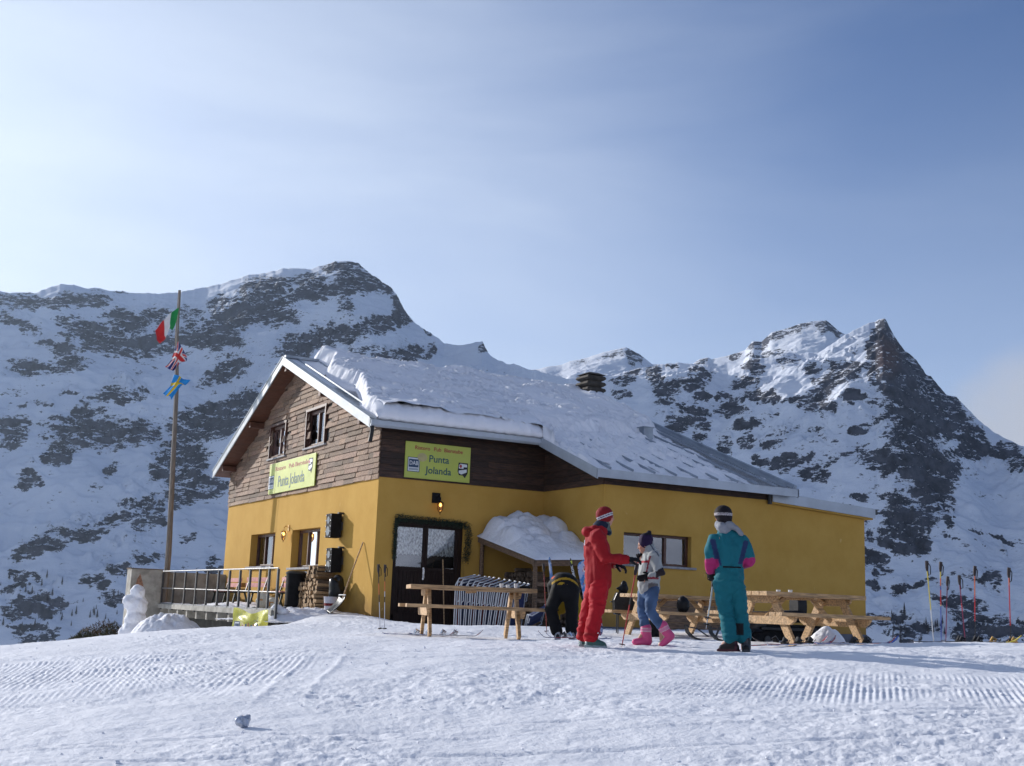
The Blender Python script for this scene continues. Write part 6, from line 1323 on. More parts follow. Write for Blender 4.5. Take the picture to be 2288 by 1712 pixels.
t = thing('grill', 'black box grill on thin legs behind the girl in jeans', 'grill', (2.10, -6.95, -0.20), R(-29))
b = MB(); b.prism([(-0.20, 0.40), (0.10, 0.36), (0.16, 0.62), (0.10, 0.78), (-0.16, 0.80), (-0.22, 0.66)], 'y', -0.2, 0.2); b.build('body', M_black, t, bevel=0.02)
for sx in (-0.13, 0.10):
    for sy in (-0.15, 0.15): b = MB(); b.tube([(sx, sy, 0.0), (sx, sy, 0.42)], 0.012, 6); b.build('leg', M_rail, t, auto=40)
b = MB(); b.tube([(-0.20, -0.1, 0.62), (-0.26, -0.1, 0.62), (-0.26, 0.1, 0.62), (-0.20, 0.1, 0.62)], 0.01, 6); b.build('handle', M_rail, t, auto=40)
blob('dark_bag', 'small dark bag lying on the lid of the grill', 'bag', [((0, 0, 0.08), (0.10, 0.09, 0.09)), ((0.01, 0, 0.17), (0.06, 0.05, 0.07)), ((-0.10, 0, 0.09), (0.06, 0.03, 0.03))], (2.08, -6.93, 0.58), 0.015, 0.02, 9, M_vinyl)
blob('backpack', 'dark backpack on the bench of the middle picnic table behind the girl', 'backpack', [((0, 0, 0.14), (0.12, 0.11, 0.15)), ((0, -0.06, 0.10), (0.09, 0.06, 0.08))], (2.1, -8.70, 0.26), 0.015, 0.02, 7, M_vinyl)
blob('rucksack', 'black rucksack on the snow under the middle picnic table', 'rucksack', [((0, 0, 0.16), (0.16, 0.13, 0.17)), ((0.03, -0.08, 0.10), (0.11, 0.07, 0.09))], (1.75, -8.3, -0.20), 0.016, 0.025, 7, M_vinyl)

# ------------------------------------------------------------------ small larches on the far slopes
lt = thing('larch', 'small bare larch, one of those scattered low on the shaded far slope', 'tree', group='larches on the lower slopes')
b = MB(); b.tube([(0, 0, -1.5), (0, 0, 5), (0, 0, 9.5)], [0.22, 0.14, 0.03], 6); M_lt = mat('larch_twigs', (0.05, 0.040, 0.040), 0.9, var=0.3); b.build('trunk', M_lt, lt)
b = MB(); q = random.Random(3)
for k in range(260):
    z = 1.0+8.0*q.random(); rr = 1.55*(1-(z-1.0)/9.2)*q.uniform(0.5, 1); a = q.uniform(0, 2*PI); e = V(math.cos(a)*rr, math.sin(a)*rr, z-0.15*rr); s_ = V(-math.sin(a), math.cos(a), 0)*0.10; b.add([V(0, 0, z)-s_*0.4, V(0, 0, z)+s_*0.4, e+s_+V(0, 0, .2), e-s_-V(0, 0, .2)], [(0, 1, 2, 3)])
b.build('crown', M_lt, lt, recalc=False)
mt = bpy.data.objects['near_mountain_slope']; bpy.context.view_layer.update(); dg = bpy.context.evaluated_depsgraph_get()
first = True; q = random.Random(44)
for (a0, a1, e0, e1, n) in ((6.6, 11.6, -0.03, 0.012, 34), (10.3, 12.2, -0.02, 0.0, 8), (46.5, 48.8, -0.015, 0.012, 24)):
    for k in range(n):
        az = R(q.uniform(a0, a1)); el = q.uniform(e0, e1); d = Vector((math.sin(az), math.cos(az), el)).normalized()
        ok, loc, nrm, idx = mt.ray_cast(Vector(CAM), d)
        if not ok: continue
        o = lt if first else copy_tree(lt); first = False
        s = q.uniform(0.55, 1.25); o.location = loc; o.scale = (s, s, s*q.uniform(.9, 1.25)); o.rotation_euler = (0, 0, q.uniform(0, 6))
# ------------------------------------------------------------------ people
def tube2(mb, pts, rad, side=(0, 1, 0), n=18):
    """elliptical tube: radii (along side, across) per point, rounded ends"""
    pts = [Vector(p) for p in pts]; side = Vector(side); rows = []; m_ = len(pts)
    P, Rr = [], []
    for i, p in enumerate(pts):
        if i == 0:
            d = (pts[0]-pts[1]).normalized(); r = min(rad[0])
            for t in (0.97, 0.75, 0.4): P.append(p+d*r*t); k = math.sqrt(1-t*t); Rr.append((rad[0][0]*k, rad[0][1]*k))
        P.append(p); Rr.append(rad[i])
        if i == m_-1:
            d = (pts[-1]-pts[-2]).normalized(); r = min(rad[-1])
            for t in (0.4, 0.75, 0.97): P.append(p+d*r*t); k = math.sqrt(1-t*t); Rr.append((rad[-1][0]*k, rad[-1][1]*k))
    for i, p in enumerate(P):
        d = (P[min(i+1, len(P)-1)]-P[max(i-1, 0)]).normalized(); s = (side-d*side.dot(d))
        if s.length < 1e-3: s = d.cross(V(1, 0, 0))
        s.normalize(); u = d.cross(s)
        rows.append([p+s*Rr[i][0]*math.cos(2*PI*k/n)+u*Rr[i][1]*math.sin(2*PI*k/n) for k in range(n)])
    mb.grid(rows, closed=True); mb.add(rows[0], [tuple(range(n))[::-1]]); mb.add(rows[-1], [tuple(range(n))]); return mb
def rr(*a): return [(x, x) if not isinstance(x, tuple) else x for x in a]
def fuse(name, mb, mat_, parent, vox=0.013, sm=3, fold=0.0, ff=7.0, fs=(1, 1, 1), colf=None, seed=0, label=None, trim=None):
    me = bpy.data.meshes.new(name); me.from_pydata([tuple(p) for p in mb.v], [], mb.f)
    import bmesh
    bm = bmesh.new(); bm.from_mesh(me); bmesh.ops.remove_doubles(bm, verts=bm.verts, dist=1e-5); bmesh.ops.recalc_face_normals(bm, faces=bm.faces); bm.to_mesh(me); bm.free()
    tmp = bpy.data.objects.new(name, me); C.objects.link(tmp); r_ = tmp.modifiers.new('r', 'REMESH'); r_.mode = 'VOXEL'; r_.voxel_size = vox; s_ = tmp.modifiers.new('s', 'SMOOTH'); s_.iterations = sm; s_.factor = 0.5
    bpy.context.view_layer.update(); dg = bpy.context.evaluated_depsgraph_get(); me2 = bpy.data.meshes.new_from_object(tmp.evaluated_get(dg)); bpy.data.objects.remove(tmp)
    if fold:
        off = V(seed*3.1, seed*1.7, 0)
        nrm = [v_.normal.copy() for v_ in me2.vertices]
        for v_, n_ in zip(me2.vertices, nrm):
            c = V(v_.co.x*fs[0], v_.co.y*fs[1], v_.co.z*fs[2])*ff+off
            w_ = mnoise.noise(c+V(0, 0, 1)*mnoise.noise(c*0.5)*1.5); v_.co = v_.co+n_*fold*(1-2.2*abs(w_)+0.4*mnoise.noise(c*2.3))
    if trim:
        bm = bmesh.new(); bm.from_mesh(me2); bmesh.ops.delete(bm, geom=[v_ for v_ in bm.verts if trim(v_.co)], context='VERTS'); bm.to_mesh(me2); bm.free()
    me2.materials.clear(); me2.materials.append(mat_); me2.polygons.foreach_set('use_smooth', [True]*len(me2.polygons))
    if colf:
        at = me2.color_attributes.new('tint', 'FLOAT_COLOR', 'POINT'); at.data.foreach_set('color', [x for v_ in me2.vertices for x in (*colf(v_.co), 1)])
    o = bpy.data.objects.new(name, me2); C.objects.link(o); o.parent = parent
    if label: o['label'] = label
    return o
def vc_mat(name, rough=0.7, bump=0.25, bs=120, var=0.1, coat=0):
    N = NT(name); c = N.mix(N.mr(N.noise(9, 4, 0.6), 0.3, 0.7), (1-var,)*3, (1.0,)*3); c = N.mix(1.0, N.attr('tint'), c, 'MULTIPLY'); N.set('Base Color', c); N.set('Roughness', rough); N.set('Specular IOR Level', 0.2); N.bump(N.noise(bs, 3, 0.6), bump, 0.002)
    if coat: N.set('Coat Weight', coat)
    return N.m
M_cloth = vc_mat('clothing', 0.75); M_skin = vc_mat('skin', 0.5, 0.1, 200, 0.06); M_bootm = vc_mat('boot_shell', 0.32, 0.05, 60, 0.1)
SKIN = (0.46, 0.24, 0.17)
def head_shape(mb, c, f, up=V(0, 0, 1), s=1.0, long=1.0):
    """c: centre of the head; f: facing direction"""
    f = Vector(f).normalized(); up = (up-f*up.dot(f)).normalized(); l = up.cross(f); M3 = Matrix((f, l, up)).transposed()
    def E(off, r): mb.ell(c+M3 @ (V(*off)*s), tuple(x*s for x in r), M=M3, nu=18, nv=12)
    E((-0.008, 0, 0.025), (0.098, 0.076, 0.098)); E((0.022, 0, -0.055), (0.066, 0.056, 0.066)); E((0.052, 0, -0.088), (0.030, 0.028, 0.026))      # skull, jaw, chin
    E((0.086, 0, 0.018), (0.016, 0.040, 0.012)); E((0.093, 0, -0.018), (0.013, 0.010, 0.024)); E((0.104, 0, -0.030), (0.014, 0.013, 0.011))     # brow, nose
    E((0.078, 0, -0.060), (0.015, 0.024, 0.008)); E((0.060, 0.038, -0.025), (0.025, 0.022, 0.026)); E((0.060, -0.038, -0.025), (0.025, 0.022, 0.026))
    for sy in (-1, 1): E((-0.005, sy*0.076, -0.010), (0.018, 0.008, 0.030))
    return M3
def face_col(c, M3, s, base=SKIN):
    Mi = M3.transposed()
    def f(p):
        q = (Mi @ (p-c))/s
        if q.x > 0.05:
            for sy in (-1, 1):
                if abs(q.y-sy*0.031) < 0.013 and abs(q.z-0.002) < 0.0055: return (0.03, 0.02, 0.02)
                if abs(q.y-sy*0.031) < 0.019 and abs(q.z-0.020) < 0.0045: return (0.10, 0.06, 0.04)
            if abs(q.y) < 0.022 and abs(q.z+0.062) < 0.0065 and q.x > 0.07: return (0.36, 0.12, 0.10)
            if abs(abs(q.y)-0.042) < 0.016 and abs(q.z+0.028) < 0.018: return tuple(b*k for b, k in zip(base, (1.12, 0.85, 0.82)))
        return base
    return f
def hand_shape(mb, wrist, d, palm, curl=1.0, s=1.0, grip=None):
    """palm block, four fingers of different length bending towards palm direction, thumb from the side"""
    d = Vector(d).normalized(); palm = Vector(palm); palm = (palm-d*palm.dot(d)).normalized(); sd = d.cross(palm)
    c = Vector(wrist)+d*0.045*s; M3 = Matrix((d, sd, palm)).transposed(); mb.ell(c, (0.052*s, 0.042*s, 0.020*s), M=M3, nu=12, nv=8)
    for k, L in enumerate((0.070, 0.080, 0.075, 0.058)):
        o = (k-1.5)*0.020*s; p = c+d*0.040*s+sd*o; a = 0; pts_ = [p-d*0.015*s]
        for seg, bend in ((0.42, 0.35), (0.33, 0.9), (0.25, 0.8)):
            a += bend*curl; pts_.append(pts_[-1]+(d*math.cos(a)+palm*math.sin(a))*L*seg*s+(d*0.015*s if seg == 0.42 else V(0, 0, 0)))
        tube2(mb, pts_, rr(0.0105*s, 0.0105*s, 0.010*s, 0.009*s), side=sd, n=8)
    t0 = c-d*0.012*s-sd*0.032*s; t1 = t0+(d*0.5-sd*0.7+palm*0.4)*0.034*s; t2 = t1+(d*0.7-sd*0.1+palm*0.75*curl)*0.034*s
    tube2(mb, [t0, t1, t2], rr(0.014*s, 0.0125*s, 0.011*s), side=palm, n=8)
def frame(u0, v0, s): return lambda u, v, y=0.0: V((u-u0)/s-0.037*(v0-v)/s, y, (v0-v)/s)
def skiboot(name, parent, heel, toe, ankle, col, col2, buckles=True, w_=0.052):
    heel, toe, ankle = Vector(heel), Vector(toe), Vector(ankle); d = (toe-heel).normalized(); up = V(0, 0, 1); sd = d.cross(up).normalized(); L = (toe-heel).length
    mb = MB(); tube2(mb, [heel+d*0.05+up*0.055, heel+d*L*0.5+up*0.065, toe-d*0.05+up*0.045], [(w_, 0.055), (w_*1.05, 0.06), (w_*0.9, 0.042)], side=sd)
    tube2(mb, [heel+d*0.085+up*0.06, heel+d*0.095+up*0.16, ankle], [(w_*1.05, 0.075), (w_*1.0, 0.068), (w_*1.12, 0.075)], side=sd)
    mb.add([heel+sd*a*w_*0.85+d*b+up*c for a in (-1, 1) for b in (-0.005, L+0.005) for c in (0, 0.03)], [(0, 1, 3, 2), (4, 6, 7, 5), (0, 4, 5, 1), (2, 3, 7, 6), (0, 2, 6, 4), (1, 5, 7, 3)])
    o = fuse(name, mb, M_bootm, parent, vox=0.009, sm=2, colf=lambda p: col2 if (p-heel).z < 0.032 or ((p-heel).z > 0.20 and (p-heel).z < 0.215) or abs((p-heel).dot(d)-0.02) < 0.012 else col)
    if buckles:
        b = MB()
        for f_, z_ in ((0.62, 0.118), (0.45, 0.132)): b.bar(heel+d*L*f_+up*z_-sd*w_*1.0, heel+d*L*f_+up*z_+sd*w_*1.0, 0.014, 0.01)
        for z_ in (0.19, 0.25): c_ = heel+d*0.165+up*z_; b.bar(c_-sd*w_*0.9, c_+sd*w_*0.9, 0.014, 0.012)
        b.build('buckles', M_chrome, o)
    return o

def body_mesh(parent, K, hd, f, neck, sh, el, wr, hip, kn, an, toe, tor, s=1.0, side=(0, 1, 0), up=V(0, 0, 1), hs=1.0):
    """one continuous figure; clothes are put over it"""
    mb = MB(); M3 = head_shape(mb, hd, f, s=hs, up=up); tube2(mb, [hd-up*0.06*hs, neck], rr(0.052*hs, 0.060*hs), side=side)
    tube2(mb, tor[0], tor[1], side=side)
    for i in range(2):
        tube2(mb, [sh[i], el[i], wr[i]], rr(0.055*s, 0.042*s, 0.030*s), side=(0, 1, 0)); mb.ell(sh[i], 0.062*s, nu=12, nv=8)
        tube2(mb, [hip[i], kn[i], an[i]], rr(0.085*s, 0.058*s, 0.042*s), side=(0, 1, 0)); tube2(mb, [an[i]+V(0, 0, 0.0), toe[i]], rr(0.04*s, 0.032*s))
        d_ = (wr[i]-el[i]).normalized(); hand_shape(mb, wr[i], d_, V(0.2, 0.1, -1) if abs(d_.z) < 0.7 else V(0.5, 0.8, 0.1), 0.7, s)
    return fuse('body', mb, M_skin, parent, vox=0.0105, sm=2, colf=face_col(hd, M3, hs)), M3

def pl(x, y): return (x, y, gz(x, y))
# --- the person in red, seen from their right side, reaching out
x_, y_ = -2.12, -12.38; t = thing('person', 'tall person in red', 'person', (x_, y_, gz(x_, y_)-0.005), -YAW)
t['label'] = 'tall person in red ski suit and red striped knit hat, one arm held out'
K = frame(690, 1507, 759)
hd = K(833, 232); nk = K(795, 345); tor = ([K(780, 350), K(740, 430), K(738, 560), K(742, 720), K(745, 880)], [(0.07, 0.06), (0.19, 0.10), (0.185, 0.125), (0.16, 0.115), (0.17, 0.125)])
sh = [K(738, 450, -0.19), K(738, 450, 0.19)]; el = [K(795, 645, -0.25), K(790, 640, 0.24)]; wr = [K(1010, 652, -0.16), K(905, 690, 0.16)]
hip = [K(752, 890, -0.09), K(740, 890, 0.09)]; kn = [K(722, 1140, -0.11), K(655, 1130, 0.10)]; an = [K(660, 1400, -0.11), K(600, 1385, 0.10)]; toe = [K(770, 1470, -0.12), K(710, 1460, 0.12)]
body_mesh(t, K, hd, (1, 0.10, -0.05), nk, sh, el, wr, hip, kn, an, toe, tor)
mb = MB(); tube2(mb, [K(775, 375), K(735, 425), K(735, 520), K(742, 660), K(748, 790), K(748, 872)], [(0.11, 0.085), (0.20, 0.125), (0.215, 0.160), (0.205, 0.165), (0.21, 0.168), (0.205, 0.165)])
for i in range(2): tube2(mb, [sh[i], el[i], wr[i]-(wr[i]-el[i]).normalized()*0.01], rr(0.098, 0.080, 0.058)); mb.ell(sh[i], 0.108, nu=14, nv=10)
mb.ell(K(660, 385), (0.085, 0.115, 0.062), nu=16, nv=10); mb.ell(K(720, 362), (0.10, 0.12, 0.05), nu=16, nv=10)
JR = (0.30, 0.009, 0.014)
def fj(p):
    if (p-K(628, 490)).length < 0.0 : return (1, 1, 1)
    return JR
jk = fuse('jacket', mb, M_cloth, t, fold=0.014, ff=7, fs=(1, 1, 0.8), colf=fj, seed=1)
b = MB(); c_ = K(612, 500, -0.11); b.box(-0.004, -0.018, -0.035, 0.004, 0.018, 0.035, Matrix.Translation(c_)); b.build('badge', M_swhite, jk)
b = MB(); b.tube([K(738, 880, -0.14), K(760, 800, -0.19)], 0.006, 6); b.build('pocket_zip', M_maroon, jk)
mb = MB(); tube2(mb, [K(746, 800), K(744, 905)], [(0.19, 0.15), (0.185, 0.145)])
for i in range(2): tube2(mb, [hip[i], (hip[i]+kn[i])/2, kn[i], (kn[i]+an[i])/2, an[i]], rr(0.125, 0.112, 0.092, 0.090, 0.088))
fuse('trousers', mb, M_cloth, t, fold=0.015, ff=7, fs=(1, 1, 1.9), colf=lambda p: (0.37, 0.008, 0.016) if p.z > 0.20 or p.z < 0.15 else (0.28, 0.008, 0.012), seed=2)
skiboot('boot', t, K(600, 1507, -0.11), K(815, 1507, -0.13), K(655, 1395, -0.11), (0.055, 0.115, 0.10), (0.30, 0.36, 0.36)); skiboot('boot', t, K(552, 1503, 0.10), K(760, 1503, 0.11), K(598, 1385, 0.10), (0.055, 0.115, 0.10), (0.30, 0.36, 0.36))
mb = MB(); hc = K(815, 205); mb.ell(hc+V(0.0, 0, 0.0), (0.112, 0.096, 0.098), M=Matrix.Rotation(R(-16), 3, 'Y'), nu=24, nv=16); tube2(mb, [hc+V(-0.005, 0, -0.02), hc+V(0.012, 0, -0.045)], [(0.094, 0.108), (0.093, 0.106)], n=24)
def hatc(p):
    q = (p-hc); w_ = q.z-0.42*q.x
    return (0.55, 0.55, 0.58) if abs(w_+0.048) < 0.007 or abs(w_+0.022) < 0.007 else ((0.02, 0.02, 0.06) if abs(w_+0.035) < 0.006 else (0.20, 0.010, 0.014))
fuse('hat', mb, M_cloth, t, vox=0.009, colf=hatc, fold=0.002, ff=40)
mb = MB(); tube2(mb, [K(770, 345), K(790, 320), K(812, 300)], [(0.098, 0.10), (0.085, 0.088), (0.078, 0.078)]); tube2(mb, [K(830, 330), K(860, 385)], rr(0.05, 0.04))
fuse('scarf', mb, M_cloth, t, vox=0.01, fold=0.006, ff=12, colf=lambda p: (0.10, 0.13, 0.12) if mnoise.noise(p*22) > 0.12 and p.x > hd.x else (0.012, 0.018, 0.04))
for i, (nm, d_) in enumerate((('glove', V(1, 0.1, 0.12)), ('glove', V(1, 0, -0.2)))):
    mb = MB(); hand_shape(mb, wr[i], d_, V(0.1, 0.3, -1), 0.75, 1.42); tube2(mb, [wr[i]-d_*0.05, wr[i]+d_*0.03], rr(0.050, 0.045)); fuse(nm, mb, M_cloth, t, vox=0.007, sm=1, colf=lambda p: (0.010, 0.010, 0.012))

# --- the girl in jeans and pink boots, facing left
x_, y_ = -1.18, -12.33; t = thing('person', 'girl in a pale grey jacket, blue jeans and pink snow boots, dark pompom hat', 'person', (x_, y_, gz(x_, y_)-0.005), -YAW)
K = frame(1180, 1497, 735)
hd = K(1140, 528); nk = K(1178, 610)
tor = ([K(1180, 615), K(1190, 670), K(1182, 780), K(1172, 880), K(1168, 960)], [(0.06, 0.05), (0.15, 0.09), (0.14, 0.10), (0.125, 0.095), (0.13, 0.11)])
sh = [K(1222, 650, -0.15), K(1175, 650, 0.14)]; el = [K(1262, 800, -0.19), K(1120, 775, 0.17)]; wr = [K(1180, 835, -0.17), K(1112, 705, 0.08)]
hip = [K(1200, 960, -0.075), K(1135, 960, 0.07)]; kn = [K(1172, 1165, -0.09), K(1108, 1150, 0.07)]; an = [K(1275, 1305, -0.09), K(1135, 1345, 0.07)]; toe = [K(1275, 1440, -0.09), K(1060, 1460, 0.07)]
body_mesh(t, K, hd, (-1, 0.15, -0.18), nk, sh, el, wr, hip, kn, an, toe, tor, s=0.82, hs=0.92)
mb = MB(); tube2(mb, [K(1185, 590), K(1195, 650), K(1188, 740), K(1176, 840), K(1172, 925)], [(0.10, 0.075), (0.165, 0.115), (0.170, 0.135), (0.165, 0.140), (0.16, 0.145)])
for i in range(2): tube2(mb, [sh[i], el[i], wr[i]], rr(0.082, 0.072, 0.052)); mb.ell(sh[i], 0.088, nu=14, nv=10)
tube2(mb, [K(1190, 590), K(1172, 560)], [(0.085, 0.085), (0.082, 0.080)])
def gj(p):
    d0 = (p-el[0]).length
    if d0 < 0.085 and p.y < -0.19: return (0.025, 0.018, 0.02)
    if p.y < -0.1 and abs(p.z-K(0, 850).z) < 0.014 and p.x > K(1120, 0).x: return (0.22, 0.015, 0.03)
    if p.z < K(0, 895).z and p.x > K(1150, 930).x and p.x < K(1250, 930).x and p.y < 0: return (0.12, 0.11, 0.11)
    if abs(p.z-K(0, 695).z) < 0.016 and p.x < K(1165, 700).x: return (0.30, 0.02, 0.03)
    if abs((p.x-K(1150, 740).x)-(p.z-K(0, 740).z)*0.2) < 0.010 and K(0, 800).z < p.z < K(0, 640).z: return (0.22, 0.015, 0.03)
    if abs((p.x-K(1235, 600).x)+(p.z-K(0, 600).z)*0.6) < 0.010 and p.z > K(0, 640).z: return (0.04, 0.05, 0.08)
    return (0.33, 0.345, 0.345)
fuse('jacket', mb, M_cloth, t, fold=0.012, ff=8, colf=gj, seed=3, vox=0.011)
mb = MB(); tube2(mb, [K(1170, 900), K(1168, 975)], [(0.135, 0.115), (0.135, 0.11)])
for i in range(2): tube2(mb, [hip[i], (hip[i]+kn[i])/2, kn[i], (kn[i]+an[i])/2, an[i]], rr(0.090, 0.080, 0.066, 0.062, 0.058))
def jn(p): k = 0.8+0.5*mnoise.noise(p*6); return (0.075*k, 0.135*k, 0.26*k)
fuse('jeans', mb, M_cloth, t, fold=0.009, ff=9, fs=(1, 1, 1.6), colf=jn, seed=4, vox=0.011)
PK = (0.62, 0.085, 0.22)
def snowboot(a, top, heel, toe_, band):
    mb = MB(); a, top, heel, toe_ = map(Vector, (a, top, heel, toe_)); tube2(mb, [top, a], rr(0.075, 0.072)); tube2(mb, [a, heel+(a-heel)*0.35], rr(0.07, 0.062)); tube2(mb, [heel+(a-heel)*0.33, (heel+toe_)/2+(a-heel)*0.28, toe_+(a-heel)*0.22], [(0.055, 0.06), (0.055, 0.058), (0.045, 0.042)])
    ax = (top-a).normalized()
    fwd = (toe_-heel).normalized()
    def f(p):
        h = (p-a).dot(ax)
        if 0.015 < h < 0.065: return (0.60, 0.22, 0.34) if (0.022 < h < 0.058) else (0.62, 0.5, 0.5)
        if band and (p-a).dot(fwd) > 0.055 and h > -0.14 and abs(p.y-a.y) < 0.04: return (0.55, 0.42, 0.30)
        return PK
    return fuse('boot', mb, M_bootm, t, vox=0.010, sm=3, colf=f)
snowboot(K(1140, 1375, 0.07), K(1140, 1330, 0.07), K(1165, 1497, 0.07), K(1035, 1492, 0.06), False)
snowboot(K(1315, 1355, -0.09), K(1288, 1300, -0.09), K(1385, 1415, -0.09), K(1285, 1492, -0.10), True)
mb = MB(); hc = K(1150, 478); mb.ell(hc+V(0.005, 0, 0.01), (0.097, 0.090, 0.088), nu=24, nv=16); tube2(mb, [hc+V(0.03, 0, 0.05), K(1182, 420)], rr(0.055, 0.02)); mb.ell(K(1187, 405), 0.034, nu=12, nv=10); tube2(mb, [hc+V(0, 0, -0.01), hc+V(0.0, 0, -0.035)], rr(0.093, 0.092), n=22)
fuse('hat', mb, M_cloth, t, vox=0.009, fold=0.003, ff=30, colf=lambda p: (0.022, 0.010, 0.045) if p.z < K(0, 430).z else (0.01, 0.008, 0.015))
mb = MB(); tube2(mb, [hd+V(0.05, 0, -0.02), hd+V(0.06, 0, -0.09)], rr(0.065, 0.05)); fuse('hair', mb, M_cloth, t, vox=0.01, fold=0.004, ff=20, colf=lambda p: (0.05, 0.025, 0.015))
for i, (d_, pm, cu_) in enumerate(((V(-1, 0, -0.2), V(0, 1, 0), 0.3), (V(-0.25, -0.1, 1), V(-0.3, -1, 0.1), 1.25))):
    mb = MB(); hand_shape(mb, wr[i], d_, pm, cu_, 1.15); tube2(mb, [wr[i]-d_.normalized()*0.03, wr[i]+d_.normalized()*0.02], rr(0.042, 0.036)); fuse('glove', mb, M_cloth, t, vox=0.0065, sm=1, colf=lambda p: (0.012, 0.010, 0.012))

# --- the person in the teal ski suit, back to the camera
x_, y_ = -0.99, -13.78; t = thing('person', 'person in a teal ski suit with pink forearms seen from behind, black patterned hat', 'person', (x_, y_, gz(x_, y_)-0.005), -YAW)
K = frame(690, 1522, 776)
hd = K(632, 238); nk = K(650, 330)
tor = ([K(655, 350), K(672, 430), K(688, 560), K(684, 710), K(672, 850)], [(0.07, 0.06), (0.19, 0.11), (0.18, 0.125), (0.15, 0.11), (0.165, 0.125)])
sh = [K(548, 482, 0.0), K(802, 482, 0.0)]; el = [K(508, 680, -0.02), K(872, 660, 0.0)]; wr = [K(512, 755, 0.10), K(820, 690, 0.22)]
hip = [K(612, 880, 0), K(735, 880, 0)]; kn = [K(632, 1130, 0.03), K(775, 1130, 0.05)]; an = [K(672, 1375, 0.0), K(800, 1375, 0.03)]; toe = [K(600, 1490, 0.14), K(820, 1490, 0.2)]
sx = (1, 0, 0)
body_mesh(t, K, hd, (-0.55, 0.83, -0.03), nk, sh, el, wr, hip, kn, an, toe, tor, side=sx)
mb = MB(); tube2(mb, [K(655, 370), K(670, 425), K(690, 540), K(688, 640), K(683, 722)], [(0.10, 0.08), (0.165, 0.115), (0.195, 0.150), (0.18, 0.150), (0.165, 0.145)], side=sx)
for i in range(2): tube2(mb, [sh[i], (sh[i]+el[i])/2+V(0.02*(-1, 1)[i], 0, 0), el[i], wr[i]], rr(0.092, 0.086, 0.078, 0.055)); mb.ell(sh[i], 0.094, nu=14, nv=10)
tube2(mb, [K(655, 385, -0.01), K(645, 335, -0.01)], rr((0.09, 0.085), (0.075, 0.075)), side=sx)
TE = (0.008, 0.125, 0.160)
def tj(p):
    for i, sg in ((0, -1), (1, 1)):
        if (p-el[i]-V(0, 0, -0.03)).length < 0.105 or ((p-wr[i]).length < 0.11):
            if p.z < el[i].z+0.10+0.8*sg*(p.x-el[i].x)*(1 if i == 1 else 1): return (0.38, 0.025, 0.13)
        q = (p-sh[i]); inner = -sg*q.x
        if abs(q.x) < 0.11 and -0.02 < inner+0.25*q.z+0.055 < 0.05 and el[i].z-0.04 < p.z < sh[i].z+0.02: return (0.020, 0.035, 0.10)
    return TE
fuse('jacket', mb, M_cloth, t, fold=0.014, ff=7.5, colf=tj, seed=6)
mb = MB(); tube2(mb, [K(683, 735), K(676, 800), K(670, 880)], [(0.160, 0.135), (0.178, 0.145), (0.175, 0.145)], side=sx)
for i in range(2): tube2(mb, [hip[i], (hip[i]+kn[i])/2, kn[i], (kn[i]+an[i])/2, an[i]], rr(0.112, 0.100, 0.088, 0.086, 0.092))
fuse('trousers', mb, M_cloth, t, fold=0.016, ff=7, fs=(1, 1, 1.9), colf=lambda p: (0.012, 0.012, 0.014) if (K(0, 1365).z < p.z < K(0, 1250).z and abs(p.x-K(752, 1310).x) < 0.045) else (0.008, 0.125, 0.155), seed=7)
b = MB(); b.tube([K(600, 727, -0.13), K(684, 727, -0.155), K(770, 727, -0.13)], 0.010, 6); b.build('belt', M_blackm, t, auto=40)
skiboot('boot', t, K(735, 1522, -0.05), K(565, 1522, 0.10), K(672, 1385, 0.0), (0.014, 0.010, 0.012), (0.05, 0.012, 0.02), w_=0.060); skiboot('boot', t, K(800, 1520, -0.08), K(845, 1520, 0.20), K(800, 1385, 0.02), (0.010, 0.010, 0.012), (0.05, 0.05, 0.055), w_=0.058)
mb = MB(); hc = hd+V(0.004, -0.006, 0.035); mb.ell(hc, (0.112, 0.118, 0.105), nu=24, nv=16); tube2(mb, [hc+V(0.01, -0.01, 0), hc+V(0.012, -0.014, -0.055)], rr(0.102, 0.100), side=sx, n=24)
def hc2(p):
    q = p-hc; a = math.atan2(q.y, q.x); z_ = q.z+0.012; zz = 0.013*math.sin(a*16)
    return (0.55, 0.5, 0.52) if (abs(z_-zz) < 0.005 or abs(z_+zz) < 0.005) else (0.012, 0.009, 0.012)
fuse('hat', mb, M_cloth, t, vox=0.007, colf=hc2, fold=0.0015, ff=40)
mb = MB(); tube2(mb, [K(625, 330, -0.02), K(640, 375, -0.08)], [(0.09, 0.07), (0.075, 0.05)], side=sx); mb.ell(K(610, 345, -0.09), (0.06, 0.05, 0.06)); tube2(mb, [K(670, 315, -0.06), K(740, 350, -0.11), K(790, 410, -0.125)], rr(0.05, 0.035, 0.022)); tube2(mb, [K(655, 300, 0.03), K(600, 320, 0.0)], rr(0.07, 0.06))
fuse('grey_hood', mb, M_cloth, t, vox=0.010, fold=0.008, ff=14, colf=lambda p: (0.24, 0.25, 0.28))
for i, (d_, pm) in enumerate(((V(0.05, 0.45, -0.9), V(0.6, 0.6, 0.2)), (V(-0.6, 0.8, 0.1), V(-0.5, -0.2, -0.8)))):
    mb = MB(); hand_shape(mb, wr[i], d_, pm, 1.1, 1.3); tube2(mb, [wr[i]-d_.normalized()*0.04, wr[i]+d_.normalized()*0.03], rr(0.046, 0.042)); fuse('glove', mb, M_cloth, t, vox=0.007, sm=1, colf=lambda p: (0.010, 0.008, 0.010))
Mt = Matrix.Translation(V(x_, y_, gz(x_, y_))) @ Matrix.Rotation(-YAW, 4, 'Z')
def w_(p): return tuple(Mt @ p)
